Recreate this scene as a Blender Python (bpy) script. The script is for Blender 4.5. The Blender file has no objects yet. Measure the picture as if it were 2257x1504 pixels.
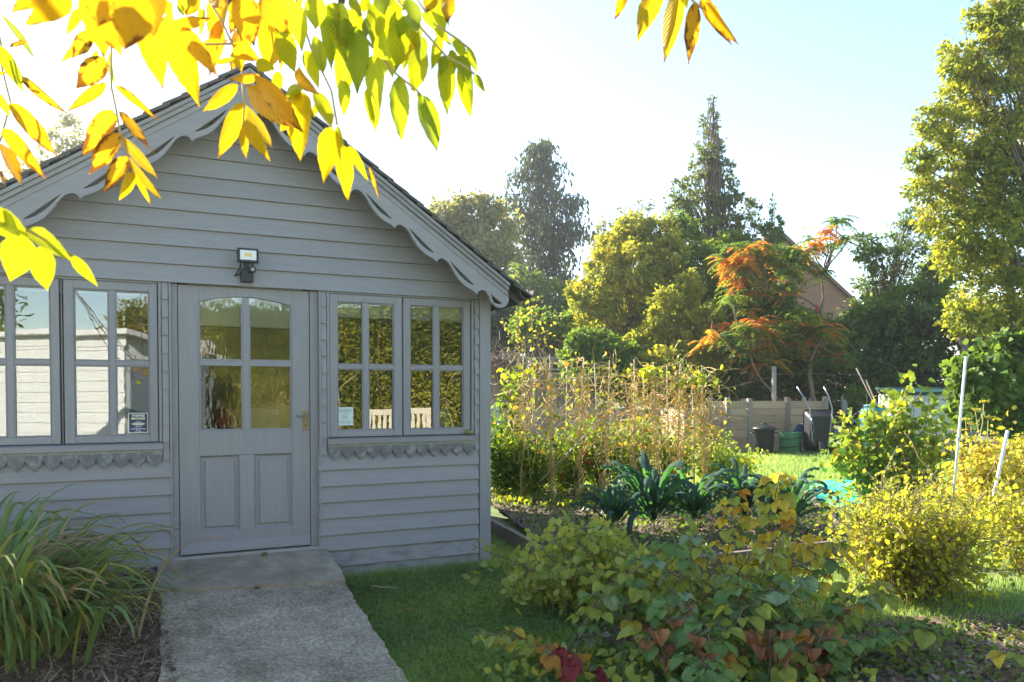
import bpy, bmesh, math, random
import numpy as np
from mathutils import Vector, Matrix

random.seed(7)
rng = np.random.default_rng(7)
R = math.radians
scene = bpy.context.scene
col = scene.collection

# ------------------------------------------------------------------ camera
CZ = 1.19                      # eye height above the hut's threshold (z = 0)
PITCH = R(-1.35)
cam_data = bpy.data.cameras.new('camera')
cam = bpy.data.objects.new('camera', cam_data)
col.objects.link(cam)
cam.location = (0, 0, CZ)
cam.rotation_euler = (R(90) + PITCH, 0, 0)
cam_data.sensor_width = 36.0
cam_data.lens = 1700.0 / 2257.0 * 36.0
cam_data.shift_y = 153.0 / 2257.0
cam_data.clip_start = 0.05
cam_data.clip_end = 2000
cam_data.dof.use_dof = True
cam_data.dof.focus_distance = 6.5
cam_data.dof.aperture_fstop = 11.0
scene.camera = cam

# ------------------------------------------------------------------ light
SUN_AZ = R(-48)                # from +Y towards +X
SUN_EL = R(30)
world = bpy.data.worlds.new('World')
scene.world = world
world.use_nodes = True
wn = world.node_tree
bg = wn.nodes['Background']
sky = wn.nodes.new('ShaderNodeTexSky')
sky.sky_type = 'NISHITA'
sky.sun_disc = False
sky.sun_elevation = SUN_EL
sky.sun_rotation = SUN_AZ
sky.air_density = 1.0
sky.dust_density = 0.35
sky.ozone_density = 1.0
wn.links.new(sky.outputs[0], bg.inputs[0])
bg.inputs[1].default_value = 0.097
sun_dir = Vector((math.sin(SUN_AZ) * math.cos(SUN_EL), math.cos(SUN_AZ) * math.cos(SUN_EL), math.sin(SUN_EL)))
sl = bpy.data.lights.new('sun', 'SUN')
sl.energy = 4.6
sl.angle = R(0.5)
sl.color = (1.0, 0.93, 0.80)
so = bpy.data.objects.new('sun', sl)
col.objects.link(so)
so.rotation_euler = sun_dir.to_track_quat('Z', 'Y').to_euler()
so.location = (-20, 20, 30)

vs = scene.view_settings
vs.view_transform = 'Standard'
vs.look = 'None'
vs.gamma = 1.0
vs.exposure = 2.08
vs.use_curve_mapping = False
scene.render.engine = 'CYCLES'
cy = scene.cycles
cy.max_bounces = 8
cy.diffuse_bounces = 4
cy.glossy_bounces = 3
cy.transmission_bounces = 6
cy.transparent_max_bounces = 12
cy.caustics_reflective = False
cy.caustics_refractive = False
cy.sample_clamp_indirect = 6.0
cy.use_denoising = True

# ------------------------------------------------------------------ helpers
GZ = -0.30                     # level of the lawn


def pt(px, py, y):
    """A point seen at photograph pixel (px, py), y metres in front of the eye."""
    x = (px - 1128.5) / 1700.0
    v = -(py - 905.06) / 1700.0
    cp, sp = math.cos(-PITCH), math.sin(-PITCH)
    d = Vector((x, cp + v * sp, -sp + v * cp))
    return Vector((0, 0, CZ)) + d * (y / d.y)


def gp(px, py, z=GZ):
    """The ground point under photograph pixel (px, py)."""
    a = pt(px, py, 1.0) - Vector((0, 0, CZ))
    return Vector((0, 0, CZ)) + a * ((z - CZ) / a.z)


def tag(o, label=None, cat=None, group=None, kind=None):
    if label: o['label'] = label
    if cat: o['category'] = cat
    if group: o['group'] = group
    if kind: o['kind'] = kind
    return o


def empty(name, loc, label, cat, group=None, rz=0.0):
    o = bpy.data.objects.new(name, None)
    o.empty_display_size = 0.1
    col.objects.link(o)
    o.location = loc
    o.rotation_euler = (0, 0, rz)
    return tag(o, label, cat, group)


def link(name, me, mat=None, parent=None, loc=None, rot=None, scale=None, kind=None):
    o = bpy.data.objects.new(name, me)
    col.objects.link(o)
    if mat is not None and len(me.materials) == 0:
        me.materials.append(mat)
    if parent is not None: o.parent = parent
    if loc is not None: o.location = loc
    if rot is not None: o.rotation_euler = rot
    if scale is not None: o.scale = scale
    if kind: o['kind'] = kind
    return o


class MB:
    """Collects simple solids into one mesh."""

    def __init__(s):
        s.v = []; s.f = []

    def add(s, verts, faces):
        n = len(s.v)
        s.v += [tuple(p) for p in verts]
        s.f += [tuple(i + n for i in f) for f in faces]
        return s

    def box(s, x0, x1, y0, y1, z0, z1):
        v = [(x0, y0, z0), (x1, y0, z0), (x1, y1, z0), (x0, y1, z0), (x0, y0, z1), (x1, y0, z1), (x1, y1, z1), (x0, y1, z1)]
        f = [(3, 2, 1, 0), (4, 5, 6, 7), (0, 1, 5, 4), (1, 2, 6, 5), (2, 3, 7, 6), (3, 0, 4, 7)]
        return s.add(v, f)

    def prism(s, poly, a0, a1, axis='x'):
        """poly = 2D outline extruded between a0 and a1 along an axis."""
        n = len(poly)
        def p3(p, a):
            if axis == 'x': return (a, p[0], p[1])
            if axis == 'y': return (p[0], a, p[1])
            return (p[0], p[1], a)
        v = [p3(p, a0) for p in poly] + [p3(p, a1) for p in poly]
        f = [tuple(range(n)), tuple(range(2 * n - 1, n - 1, -1))]
        for i in range(n):
            j = (i + 1) % n
            f.append((i, i + n, j + n, j))
        return s.add(v, f)

    def tube(s, pts, radii, sides=6, cap=True):
        pts = [Vector(p) for p in pts]
        n = len(pts)
        if not hasattr(radii, '__len__'): radii = [radii] * n
        base = len(s.v)
        ref = Vector((0.13, 0.31, 0.94))
        for i, p in enumerate(pts):
            t = (pts[min(i + 1, n - 1)] - pts[max(i - 1, 0)])
            if t.length < 1e-9: t = Vector((0, 0, 1))
            t.normalize()
            a = t.cross(ref)
            if a.length < 1e-3: a = t.cross(Vector((1, 0, 0)))
            a.normalize(); b = t.cross(a)
            ref = b.cross(t) * 0 + ref
            for k in range(sides):
                q = 2 * math.pi * k / sides
                s.v.append(tuple(p + (a * math.cos(q) + b * math.sin(q)) * radii[i]))
        for i in range(n - 1):
            for k in range(sides):
                k2 = (k + 1) % sides
                s.f.append((base + i * sides + k, base + i * sides + k2, base + (i + 1) * sides + k2, base + (i + 1) * sides + k))
        if cap:
            s.f.append(tuple(base + k for k in range(sides - 1, -1, -1)))
            s.f.append(tuple(base + (n - 1) * sides + k for k in range(sides)))
        return s

    def lathe(s, prof, cx=0, cy=0, sides=20, cap=True):
        base = len(s.v)
        for r, z in prof:
            for k in range(sides):
                q = 2 * math.pi * k / sides
                s.v.append((cx + r * math.cos(q), cy + r * math.sin(q), z))
        for i in range(len(prof) - 1):
            for k in range(sides):
                k2 = (k + 1) % sides
                s.f.append((base + i * sides + k, base + i * sides + k2, base + (i + 1) * sides + k2, base + (i + 1) * sides + k))
        if cap:
            s.f.append(tuple(base + k for k in range(sides - 1, -1, -1)))
            s.f.append(tuple(base + (len(prof) - 1) * sides + k for k in range(sides)))
        return s

    def mesh(s, name, mat=None, smooth=False, bevel=0.0):
        me = bpy.data.meshes.new(name)
        me.from_pydata(s.v, [], s.f)
        if bevel:
            bm = bmesh.new(); bm.from_mesh(me)
            bmesh.ops.bevel(bm, geom=bm.edges[:], offset=bevel, segments=1, affect='EDGES', clamp_overlap=True)
            bm.to_mesh(me); bm.free()
        if smooth:
            me.polygons.foreach_set('use_smooth', [True] * len(me.polygons))
        if mat: me.materials.append(mat)
        me.update()
        return me

    def build(s, name, mat, parent=None, loc=None, rot=None, smooth=False, bevel=0.0, kind=None):
        return link(name, s.mesh(name, mat, smooth, bevel), None, parent, loc, rot, None, kind)


def plate(outer, holes, y0, y1, name, mat):
    """A flat board in the xz plane with holes, given thickness from y0 (front) to y1."""
    bm = bmesh.new()
    loops = []
    edges = []
    for lp in [outer] + holes:
        vs_ = [bm.verts.new((p[0], y0, p[1])) for p in lp]
        loops.append(vs_)
        for i in range(len(vs_)):
            edges.append(bm.edges.new((vs_[i], vs_[(i + 1) % len(vs_)])))
    bmesh.ops.triangle_fill(bm, use_beauty=True, use_dissolve=False, edges=edges)
    front = bm.faces[:]
    ret = bmesh.ops.extrude_face_region(bm, geom=front)
    for g in ret['geom']:
        if isinstance(g, bmesh.types.BMVert): g.co.y = y1
    bmesh.ops.recalc_face_normals(bm, faces=bm.faces[:])
    me = bpy.data.meshes.new(name)
    bm.to_mesh(me); bm.free()
    me.materials.append(mat)
    return me


# ------------------------------------------------------------------ materials
def new_mat(name):
    m = bpy.data.materials.new(name)
    m.use_nodes = True
    nt = m.node_tree
    return m, nt, nt.nodes, nt.links, nt.nodes['Principled BSDF']


def ramp(nodes, stops):
    r = nodes.new('ShaderNodeValToRGB')
    el = r.color_ramp.elements
    while len(el) < len(stops): el.new(0.5)
    for e, (p, c) in zip(el, stops):
        e.position = p
        e.color = (c[0], c[1], c[2], 1)
    return r


def surf(name, c1, c2=None, scale=6.0, rough=0.7, bump=0.0, bscale=40.0, stretch=(1, 1, 1), metal=0.0, spec=0.4, detail=6.0, c3=None, speck=None, obj_rand=0.0):
    """A procedural surface: noise between two or three colours, fine relief, optional specks."""
    m, nt, N, L, p = new_mat(name)
    p.inputs['Roughness'].default_value = rough
    p.inputs['Metallic'].default_value = metal
    p.inputs['Specular IOR Level'].default_value = spec
    tc = N.new('ShaderNodeTexCoord')
    mp = N.new('ShaderNodeMapping')
    mp.inputs['Scale'].default_value = stretch
    L.new(tc.outputs['Object'], mp.inputs[0])
    vec = mp.outputs[0]
    oi = N.new('ShaderNodeObjectInfo')
    ad = N.new('ShaderNodeVectorMath'); ad.operation = 'ADD'
    mm = N.new('ShaderNodeMath'); mm.operation = 'MULTIPLY'; mm.inputs[1].default_value = 31.0
    L.new(oi.outputs['Random'], mm.inputs[0])
    L.new(vec, ad.inputs[0]); L.new(mm.outputs[0], ad.inputs[1])
    vec = ad.outputs[0]
    nz = N.new('ShaderNodeTexNoise')
    nz.inputs['Scale'].default_value = scale
    nz.inputs['Detail'].default_value = detail
    nz.inputs['Roughness'].default_value = 0.65
    L.new(vec, nz.inputs['Vector'])
    if c2 is None: c2 = [x * 0.8 for x in c1]
    stops = [(0.3, c1), (0.7, c2)] if c3 is None else [(0.28, c1), (0.5, c2), (0.72, c3)]
    rp = ramp(N, stops)
    L.new(nz.outputs[0], rp.inputs[0])
    out = rp.outputs[0]
    if speck:
        sc_, thr, colr = speck
        vo = N.new('ShaderNodeTexVoronoi'); vo.inputs['Scale'].default_value = sc_
        L.new(vec, vo.inputs['Vector'])
        lt = N.new('ShaderNodeMath'); lt.operation = 'LESS_THAN'; lt.inputs[1].default_value = thr
        L.new(vo.outputs['Distance'], lt.inputs[0])
        mx = N.new('ShaderNodeMix'); mx.data_type = 'RGBA'
        L.new(lt.outputs[0], mx.inputs['Factor'])
        L.new(out, mx.inputs['A']); mx.inputs['B'].default_value = (*colr, 1)
        out = mx.outputs['Result']
    if obj_rand:
        hv = N.new('ShaderNodeHueSaturation')
        mr = N.new('ShaderNodeMapRange')
        mr.inputs['To Min'].default_value = 1 - obj_rand; mr.inputs['To Max'].default_value = 1 + obj_rand
        L.new(oi.outputs['Random'], mr.inputs['Value'])
        L.new(mr.outputs[0], hv.inputs['Value']); L.new(out, hv.inputs['Color'])
        out = hv.outputs[0]
    L.new(out, p.inputs['Base Color'])
    if bump:
        n2 = N.new('ShaderNodeTexNoise'); n2.inputs['Scale'].default_value = bscale; n2.inputs['Detail'].default_value = 8
        L.new(vec, n2.inputs['Vector'])
        b = N.new('ShaderNodeBump'); b.inputs['Strength'].default_value = bump; b.inputs['Distance'].default_value = 0.01
        L.new(n2.outputs[0], b.inputs['Height']); L.new(b.outputs[0], p.inputs['Normal'])
    return m


def foliage(name, stops, trans=0.45, rough=0.5, spec=0.25, tcol=1.5):
    """Leaf material for joined foliage: colour picked per leaf through the attribute 'v'; light passes through."""
    m, nt, N, L, p = new_mat(name)
    at = N.new('ShaderNodeAttribute'); at.attribute_name = 'v'
    rp = ramp(N, stops)
    L.new(at.outputs['Fac'], rp.inputs[0])
    L.new(rp.outputs[0], p.inputs['Base Color'])
    p.inputs['Roughness'].default_value = rough
    p.inputs['Specular IOR Level'].default_value = spec
    tr = N.new('ShaderNodeBsdfTranslucent')
    mu = N.new('ShaderNodeMix'); mu.data_type = 'RGBA'; mu.blend_type = 'MULTIPLY'; mu.inputs['Factor'].default_value = 1
    L.new(rp.outputs[0], mu.inputs['A']); mu.inputs['B'].default_value = (tcol * 1.15, tcol, tcol * 0.45, 1)
    L.new(mu.outputs['Result'], tr.inputs[0])
    mx = N.new('ShaderNodeMixShader'); mx.inputs[0].default_value = trans
    L.new(p.outputs[0], mx.inputs[1]); L.new(tr.outputs[0], mx.inputs[2])
    L.new(mx.outputs[0], N['Material Output'].inputs[0])
    return m


def leafmat(name, c_a, c_b, trans=0.5, rough=0.45, spots=None, vein=0.3, spec=0.3, tboost=1.3, tint=(1.1, 1.0, 0.5), edge=None, pleat=8.0):
    """Material of single large leaves: midrib and side veins from the leaf's own UV, per-leaf colour, optional brown spots."""
    m, nt, N, L, p = new_mat(name)
    uv = N.new('ShaderNodeUVMap')
    sx = N.new('ShaderNodeSeparateXYZ'); L.new(uv.outputs[0], sx.inputs[0])
    oi = N.new('ShaderNodeObjectInfo')
    nz = N.new('ShaderNodeTexNoise'); nz.inputs['Scale'].default_value = 2.2; nz.inputs['Detail'].default_value = 5
    tc = N.new('ShaderNodeTexCoord')
    ad = N.new('ShaderNodeVectorMath'); ad.operation = 'ADD'
    ml = N.new('ShaderNodeMath'); ml.operation = 'MULTIPLY'; ml.inputs[1].default_value = 47
    L.new(oi.outputs['Random'], ml.inputs[0])
    L.new(tc.outputs['Object'], ad.inputs[0]); L.new(ml.outputs[0], ad.inputs[1])
    L.new(ad.outputs[0], nz.inputs['Vector'])
    sm = N.new('ShaderNodeMath'); sm.operation = 'ADD'
    h = N.new('ShaderNodeMath'); h.operation = 'MULTIPLY'; h.inputs[1].default_value = 0.7
    L.new(oi.outputs['Random'], h.inputs[0])
    h2 = N.new('ShaderNodeMath'); h2.operation = 'MULTIPLY_ADD'; h2.inputs[1].default_value = 0.6; h2.inputs[2].default_value = -0.15
    L.new(nz.outputs[0], h2.inputs[0])
    L.new(h.outputs[0], sm.inputs[0]); L.new(h2.outputs[0], sm.inputs[1])
    rp = ramp(N, [(0.05, c_a), (0.95, c_b)])
    L.new(sm.outputs[0], rp.inputs[0])
    out = rp.outputs[0]
    # |u| distance from the midrib
    ab = N.new('ShaderNodeMath'); ab.operation = 'ABSOLUTE'
    su = N.new('ShaderNodeMath'); su.operation = 'SUBTRACT'; su.inputs[1].default_value = 0.5
    L.new(sx.outputs[0], su.inputs[0]); L.new(su.outputs[0], ab.inputs[0])
    # side veins
    vv = N.new('ShaderNodeMath'); vv.operation = 'MULTIPLY_ADD'; vv.inputs[1].default_value = pleat
    uu = N.new('ShaderNodeMath'); uu.operation = 'MULTIPLY'; uu.inputs[1].default_value = -pleat * 0.45
    L.new(ab.outputs[0], uu.inputs[0])
    L.new(sx.outputs[1], vv.inputs[0]); L.new(uu.outputs[0], vv.inputs[2])
    fr = N.new('ShaderNodeMath'); fr.operation = 'PINGPONG'; fr.inputs[1].default_value = 0.5
    L.new(vv.outputs[0], fr.inputs[0])
    mid = N.new('ShaderNodeMapRange'); mid.inputs['From Min'].default_value = 0.0; mid.inputs['From Max'].default_value = 0.035
    mid.inputs['To Min'].default_value = 1; mid.inputs['To Max'].default_value = 0
    L.new(ab.outputs[0], mid.inputs['Value'])
    sv = N.new('ShaderNodeMapRange'); sv.inputs['From Min'].default_value = 0.0; sv.inputs['From Max'].default_value = 0.09
    sv.inputs['To Min'].default_value = 0.6; sv.inputs['To Max'].default_value = 0
    L.new(fr.outputs[0], sv.inputs['Value'])
    mxv = N.new('ShaderNodeMath'); mxv.operation = 'MAXIMUM'
    L.new(mid.outputs[0], mxv.inputs[0]); L.new(sv.outputs[0], mxv.inputs[1])
    vf = N.new('ShaderNodeMath'); vf.operation = 'MULTIPLY'; vf.inputs[1].default_value = vein
    L.new(mxv.outputs[0], vf.inputs[0])
    mc = N.new('ShaderNodeMix'); mc.data_type = 'RGBA'
    L.new(vf.outputs[0], mc.inputs['Factor']); L.new(out, mc.inputs['A'])
    mc.inputs['B'].default_value = (min(1, c_a[0] * 1.1 + .10), min(1, c_a[1] * 1.1 + .10), c_a[2] * 1.1 + .06, 1)
    out = mc.outputs['Result']
    if spots:
        scol, thr = spots
        n2 = N.new('ShaderNodeTexNoise'); n2.inputs['Scale'].default_value = 5.0; n2.inputs['Detail'].default_value = 4
        L.new(ad.outputs[0], n2.inputs['Vector'])
        # browning grows towards tip and rim
        e1 = N.new('ShaderNodeMath'); e1.operation = 'MULTIPLY_ADD'; e1.inputs[1].default_value = 0.42
        L.new(ab.outputs[0], e1.inputs[0]); L.new(n2.outputs[0], e1.inputs[2])
        tp = N.new('ShaderNodeMapRange'); tp.inputs['From Min'].default_value = 0.55; tp.inputs['From Max'].default_value = 1.0
        tp.inputs['To Min'].default_value = 0; tp.inputs['To Max'].default_value = 0.30
        L.new(sx.outputs[1], tp.inputs['Value'])
        e2 = N.new('ShaderNodeMath'); e2.operation = 'ADD'
        L.new(e1.outputs[0], e2.inputs[0]); L.new(tp.outputs[0], e2.inputs[1])
        gt = N.new('ShaderNodeMapRange'); gt.inputs['From Min'].default_value = thr; gt.inputs['From Max'].default_value = thr + 0.13
        L.new(e2.outputs[0], gt.inputs['Value'])
        ms = N.new('ShaderNodeMix'); ms.data_type = 'RGBA'
        L.new(gt.outputs[0], ms.inputs['Factor']); L.new(out, ms.inputs['A']); ms.inputs['B'].default_value = (*scol, 1)
        out = ms.outputs['Result']
    L.new(out, p.inputs['Base Color'])
    p.inputs['Roughness'].default_value = rough
    p.inputs['Specular IOR Level'].default_value = spec
    bmp = N.new('ShaderNodeBump'); bmp.inputs['Strength'].default_value = 0.9; bmp.inputs['Distance'].default_value = 0.006
    L.new(fr.outputs[0], bmp.inputs['Height']); L.new(bmp.outputs[0], p.inputs['Normal'])
    tr = N.new('ShaderNodeBsdfTranslucent')
    mu = N.new('ShaderNodeMix'); mu.data_type = 'RGBA'; mu.blend_type = 'MULTIPLY'; mu.inputs['Factor'].default_value = 1
    L.new(out, mu.inputs['A']); mu.inputs['B'].default_value = (tboost * tint[0], tboost * tint[1], tboost * tint[2], 1)
    L.new(mu.outputs['Result'], tr.inputs[0])
    mx = N.new('ShaderNodeMixShader'); mx.inputs[0].default_value = trans
    L.new(p.outputs[0], mx.inputs[1]); L.new(tr.outputs[0], mx.inputs[2])
    L.new(mx.outputs[0], N['Material Output'].inputs[0])
    return m


def glass_mat(name, ior=2.0, ripple=0.0, tint=(0.82, 0.88, 0.84)):
    m, nt, N, L, p = new_mat(name)
    N.remove(p)
    t = N.new('ShaderNodeBsdfTransparent'); t.inputs[0].default_value = (*tint, 1)
    g = N.new('ShaderNodeBsdfGlossy'); g.inputs['Roughness'].default_value = 0.0
    f = N.new('ShaderNodeFresnel'); f.inputs[0].default_value = ior
    if ripple:
        tc = N.new('ShaderNodeTexCoord')
        mp = N.new('ShaderNodeMapping'); mp.inputs['Scale'].default_value = (1, 1, 0.45)
        L.new(tc.outputs['Object'], mp.inputs[0])
        nz = N.new('ShaderNodeTexNoise'); nz.inputs['Scale'].default_value = 26; nz.inputs['Detail'].default_value = 1.5
        L.new(mp.outputs[0], nz.inputs['Vector'])
        b = N.new('ShaderNodeBump'); b.inputs['Strength'].default_value = ripple; b.inputs['Distance'].default_value = 0.004
        L.new(nz.outputs[0], b.inputs['Height'])
        L.new(b.outputs[0], g.inputs['Normal'])
    mx = N.new('ShaderNodeMixShader')
    L.new(f.outputs[0], mx.inputs[0]); L.new(t.outputs[0], mx.inputs[1]); L.new(g.outputs[0], mx.inputs[2])
    L.new(mx.outputs[0], N['Material Output'].inputs[0])
    return m


M = {}
M['paint'] = surf('grey_paint', (0.268, 0.258, 0.256), (0.312, 0.300, 0.296), 3.0, 0.55, 0.14, 14, (1.2, 1.2, 14), obj_rand=0.06, speck=(7.0, 0.030, (0.13, 0.12, 0.11)))
M['paint_v'] = surf('grey_paint_upright', (0.268, 0.258, 0.256), (0.308, 0.297, 0.293), 3.0, 0.5, 0.12, 14, (14, 14, 1.2), obj_rand=0.04)
M['paint_worn'] = surf('weathered_grey_paint', (0.12, 0.12, 0.11), (0.175, 0.175, 0.165), 14, 0.7, 0.5, 40, c3=(0.36, 0.36, 0.35))
M['lichen'] = surf('lichen_edge', (0.22, 0.22, 0.16), (0.33, 0.32, 0.24), 30, 0.9, 0.6, 60)
M['felt'] = surf('roof_shingle', (0.085, 0.080, 0.070), (0.15, 0.14, 0.12), 14, 0.9, 0.6, 60)
M['inside'] = surf('hut_inside', (0.30, 0.27, 0.22), (0.24, 0.21, 0.17), 5, 0.8)
M['blind'] = surf('blind_cloth', (0.75, 0.74, 0.64), (0.70, 0.69, 0.60), 8, 0.9)
M['glass'] = glass_mat('window_glass', 2.2, 0.014, (0.92, 0.95, 0.93))
M['glass_rippled'] = glass_mat('door_glass', 2.2, 0.16, (0.92, 0.95, 0.93))
M['black'] = surf('black_plastic', (0.018, 0.019, 0.022), (0.030, 0.031, 0.034), 5, 0.45)
M['brass'] = surf('old_brass', (0.22, 0.17, 0.08), (0.30, 0.24, 0.12), 20, 0.4, metal=0.8)
M['steel'] = surf('dull_steel', (0.32, 0.33, 0.34), (0.24, 0.25, 0.26), 20, 0.35, metal=0.9)
M['concrete'] = surf('concrete', (0.30, 0.25, 0.185), (0.49, 0.42, 0.315), 7, 0.9, 0.9, 110, speck=(120, 0.15, (0.55, 0.50, 0.42)), detail=14)
M['concrete_rough'] = surf('exposed_concrete', (0.17, 0.135, 0.092), (0.43, 0.355, 0.255), 52, 0.95, 0.8, 70, c3=(0.76, 0.655, 0.49), detail=15, speck=(30, 0.09, (0.72, 0.65, 0.53)))
def mottle(m, scale, lo, hi):
    """Multiply a surface's colour by broad irregular patches (moss, damp, wear)."""
    N, L = m.node_tree.nodes, m.node_tree.links
    p = N['Principled BSDF']; src = p.inputs['Base Color'].links[0].from_socket
    tc = N.new('ShaderNodeTexCoord'); nz = N.new('ShaderNodeTexNoise'); nz.inputs['Scale'].default_value = scale; nz.inputs['Detail'].default_value = 9; nz.inputs['Roughness'].default_value = 0.7
    L.new(tc.outputs['Object'], nz.inputs['Vector'])
    rp = ramp(N, [(0.36, lo), (0.62, hi)]); L.new(nz.outputs[0], rp.inputs[0])
    mx = N.new('ShaderNodeMix'); mx.data_type = 'RGBA'; mx.blend_type = 'MULTIPLY'; mx.inputs['Factor'].default_value = 1
    L.new(src, mx.inputs['A']); L.new(rp.outputs[0], mx.inputs['B']); L.new(mx.outputs['Result'], p.inputs['Base Color'])
mottle(M['concrete_rough'], 2.4, (0.50, 0.50, 0.46), (1, 1, 1))
mottle(M['concrete'], 2.0, (0.62, 0.61, 0.56), (1, 1, 1))
M['paint_low'] = surf('splashed_grey_paint', (0.17, 0.175, 0.14), (0.285, 0.275, 0.265), 4.5, 0.65, 0.2, 18, (1.6, 1.6, 5), c3=(0.33, 0.315, 0.31), speck=(9.0, 0.05, (0.42, 0.42, 0.40)))
M['bench'] = surf('pale_bench_timber', (0.66, 0.58, 0.44), (0.74, 0.67, 0.53), 4, 0.7, 0.2, 20, (1.2, 12, 12))
M['postcrete'] = surf('post_concrete', (0.33, 0.32, 0.29), (0.42, 0.41, 0.38), 9, 0.9, 0.5, 60)
M['plank'] = surf('bare_timber', (0.42, 0.285, 0.165), (0.54, 0.39, 0.245), 4, 0.8, 0.5, 20, (1.2, 12, 12), obj_rand=0.2)
M['plank_old'] = surf('grey_timber', (0.24, 0.19, 0.15), (0.34, 0.28, 0.22), 4, 0.85, 0.6, 20, (1.2, 12, 12), obj_rand=0.15)
M['sleeper'] = surf('bed_timber', (0.15, 0.115, 0.080), (0.24, 0.19, 0.14), 4, 0.85, 0.6, 20, (2, 2, 16))
M['bark'] = surf('bark', (0.10, 0.075, 0.055), (0.19, 0.15, 0.12), 9, 0.95, 0.8, 30, (1, 1, 0.25))
M['twig'] = surf('twig', (0.16, 0.11, 0.07), (0.26, 0.19, 0.12), 9, 0.8)
M['cane'] = surf('bamboo', (0.42, 0.32, 0.17), (0.52, 0.42, 0.26), 9, 0.55)
M['straw'] = surf('dry_vine', (0.50, 0.34, 0.10), (0.70, 0.54, 0.21), 3.0, 0.7)
M['greyvine'] = surf('grey_dry_vine', (0.24, 0.18, 0.14), (0.36, 0.28, 0.22), 5, 0.9)
M['soil'] = surf('soil', (0.065, 0.047, 0.032), (0.13, 0.092, 0.060), 22, 0.95, 1.0, 60, c3=(0.26, 0.18, 0.115))
M['mulch'] = surf('mulch', (0.075, 0.054, 0.038), (0.15, 0.11, 0.076), 30, 0.95, 1.0, 70)
M['turf'] = surf('turf', (0.12, 0.18, 0.075), (0.18, 0.25, 0.10), 9, 0.95, 0.8, 60)
mottle(M['turf'], 1.3, (0.8, 0.72, 0.6), (1.1, 1.1, 1.0))
M['ground'] = surf('rough_ground', (0.10, 0.13, 0.055), (0.16, 0.17, 0.075), 2, 0.95, 0.5, 30)
M['white'] = surf('white_paint', (0.74, 0.74, 0.71), (0.80, 0.80, 0.78), 5, 0.6, 0.1, 14, (1, 1, 10))
M['white_plastic'] = surf('pale_plastic', (0.44, 0.45, 0.48), (0.50, 0.51, 0.53), 6, 0.5)
M['pole'] = surf('white_pole', (0.72, 0.72, 0.72), (0.80, 0.80, 0.80), 12, 0.4)
M['green_plastic'] = surf('green_plastic', (0.006, 0.050, 0.036), (0.010, 0.065, 0.045), 8, 0.55)
M['teal'] = surf('teal_plastic', (0.012, 0.14, 0.15), (0.02, 0.18, 0.19), 8, 0.45)
M['tarp'] = surf('turquoise_sheet', (0.005, 0.52, 0.46), (0.01, 0.62, 0.54), 10, 0.4, 0.6, 20)
M['green_bag'] = surf('green_fabric', (0.05, 0.15, 0.06), (0.09, 0.22, 0.10), 12, 0.7, 0.5, 20)
M['blue'] = surf('blue_plastic', (0.03, 0.06, 0.14), (0.05, 0.085, 0.18), 7, 0.45)
M['slate'] = surf('slate_board', (0.17, 0.21, 0.25), (0.22, 0.26, 0.30), 6, 0.6)
M['card'] = surf('brown_card', (0.19, 0.12, 0.08), (0.24, 0.16, 0.11), 8, 0.85)
M['brick'] = surf('brick_wall', (0.24, 0.13, 0.075), (0.31, 0.18, 0.11), 2.5, 0.9, 0.4, 12, (1, 1, 4))
M['stone'] = surf('church_stone', (0.55, 0.46, 0.26), (0.64, 0.55, 0.34), 0.7, 0.9, 0.4, 4)
M['rooftile'] = surf('clay_tile', (0.17, 0.10, 0.07), (0.23, 0.14, 0.10), 3, 0.9, 0.4, 12)
# ------------------------------------------------------------------ sky side: ground, lawn, beds, path
HUT_O = Vector((-1.98114, 5.75907, 0.0))
HUT_RZ = R(25.3)
HD = Vector((math.cos(HUT_RZ), math.sin(HUT_RZ), 0))
HN = Vector((-math.sin(HUT_RZ), math.cos(HUT_RZ), 0))


def hut_pt(u, w, z):
    return HUT_O + HD * u + HN * w + Vector((0, 0, z))


def sheet(name, fn, nu, nv, mat, smooth=True, kind='structure', u0=0, u1=1, v0=0, v1=1):
    us = [u0 + (u1 - u0) * i / nu for i in range(nu + 1)]
    vs_ = [v0 + (v1 - v0) * j / nv for j in range(nv + 1)]
    mb = MB()
    mb.v = [tuple(fn(u, v)) for v in vs_ for u in us]
    w = nu + 1
    mb.f = [(j * w + i, j * w + i + 1, (j + 1) * w + i + 1, (j + 1) * w + i) for j in range(nv) for i in range(nu)]
    o = mb.build(name, mat, smooth=smooth)
    if kind: o['kind'] = kind
    return o


def hsh(x, y):
    return math.sin(x * 3.1 + y * 1.7) * 0.5 + math.sin(x * 7.3 - y * 5.1 + 1.3) * 0.3 + math.sin(x * 15.7 + y * 12.9) * 0.2


# one ground sheet to the horizon
gm = MB()
gxs = [-900, -300, -120, -60, -30, -15, -8, -4, 0, 4, 8, 15, 30, 60, 120, 300, 900]
gys = [-300, -120, -60, -30, -15, -8, -4, 0, 4, 8, 15, 30, 60, 120, 300, 900, 1600]
gm.v = [(x, y, GZ - 0.06) for y in gys for x in gxs]
gw = len(gxs)
gm.f = [(j * gw + i, j * gw + i + 1, (j + 1) * gw + i + 1, (j + 1) * gw + i) for j in range(len(gys) - 1) for i in range(gw - 1)]
gm.build('ground', M['ground'])['kind'] = 'structure'

sheet('lawn', lambda u, v: (-4 + 16 * u, 1.5 + 24 * v, GZ + 0.012 * hsh(-4 + 16 * u, 1.5 + 24 * v)), 120, 160, M['turf'])

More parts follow.
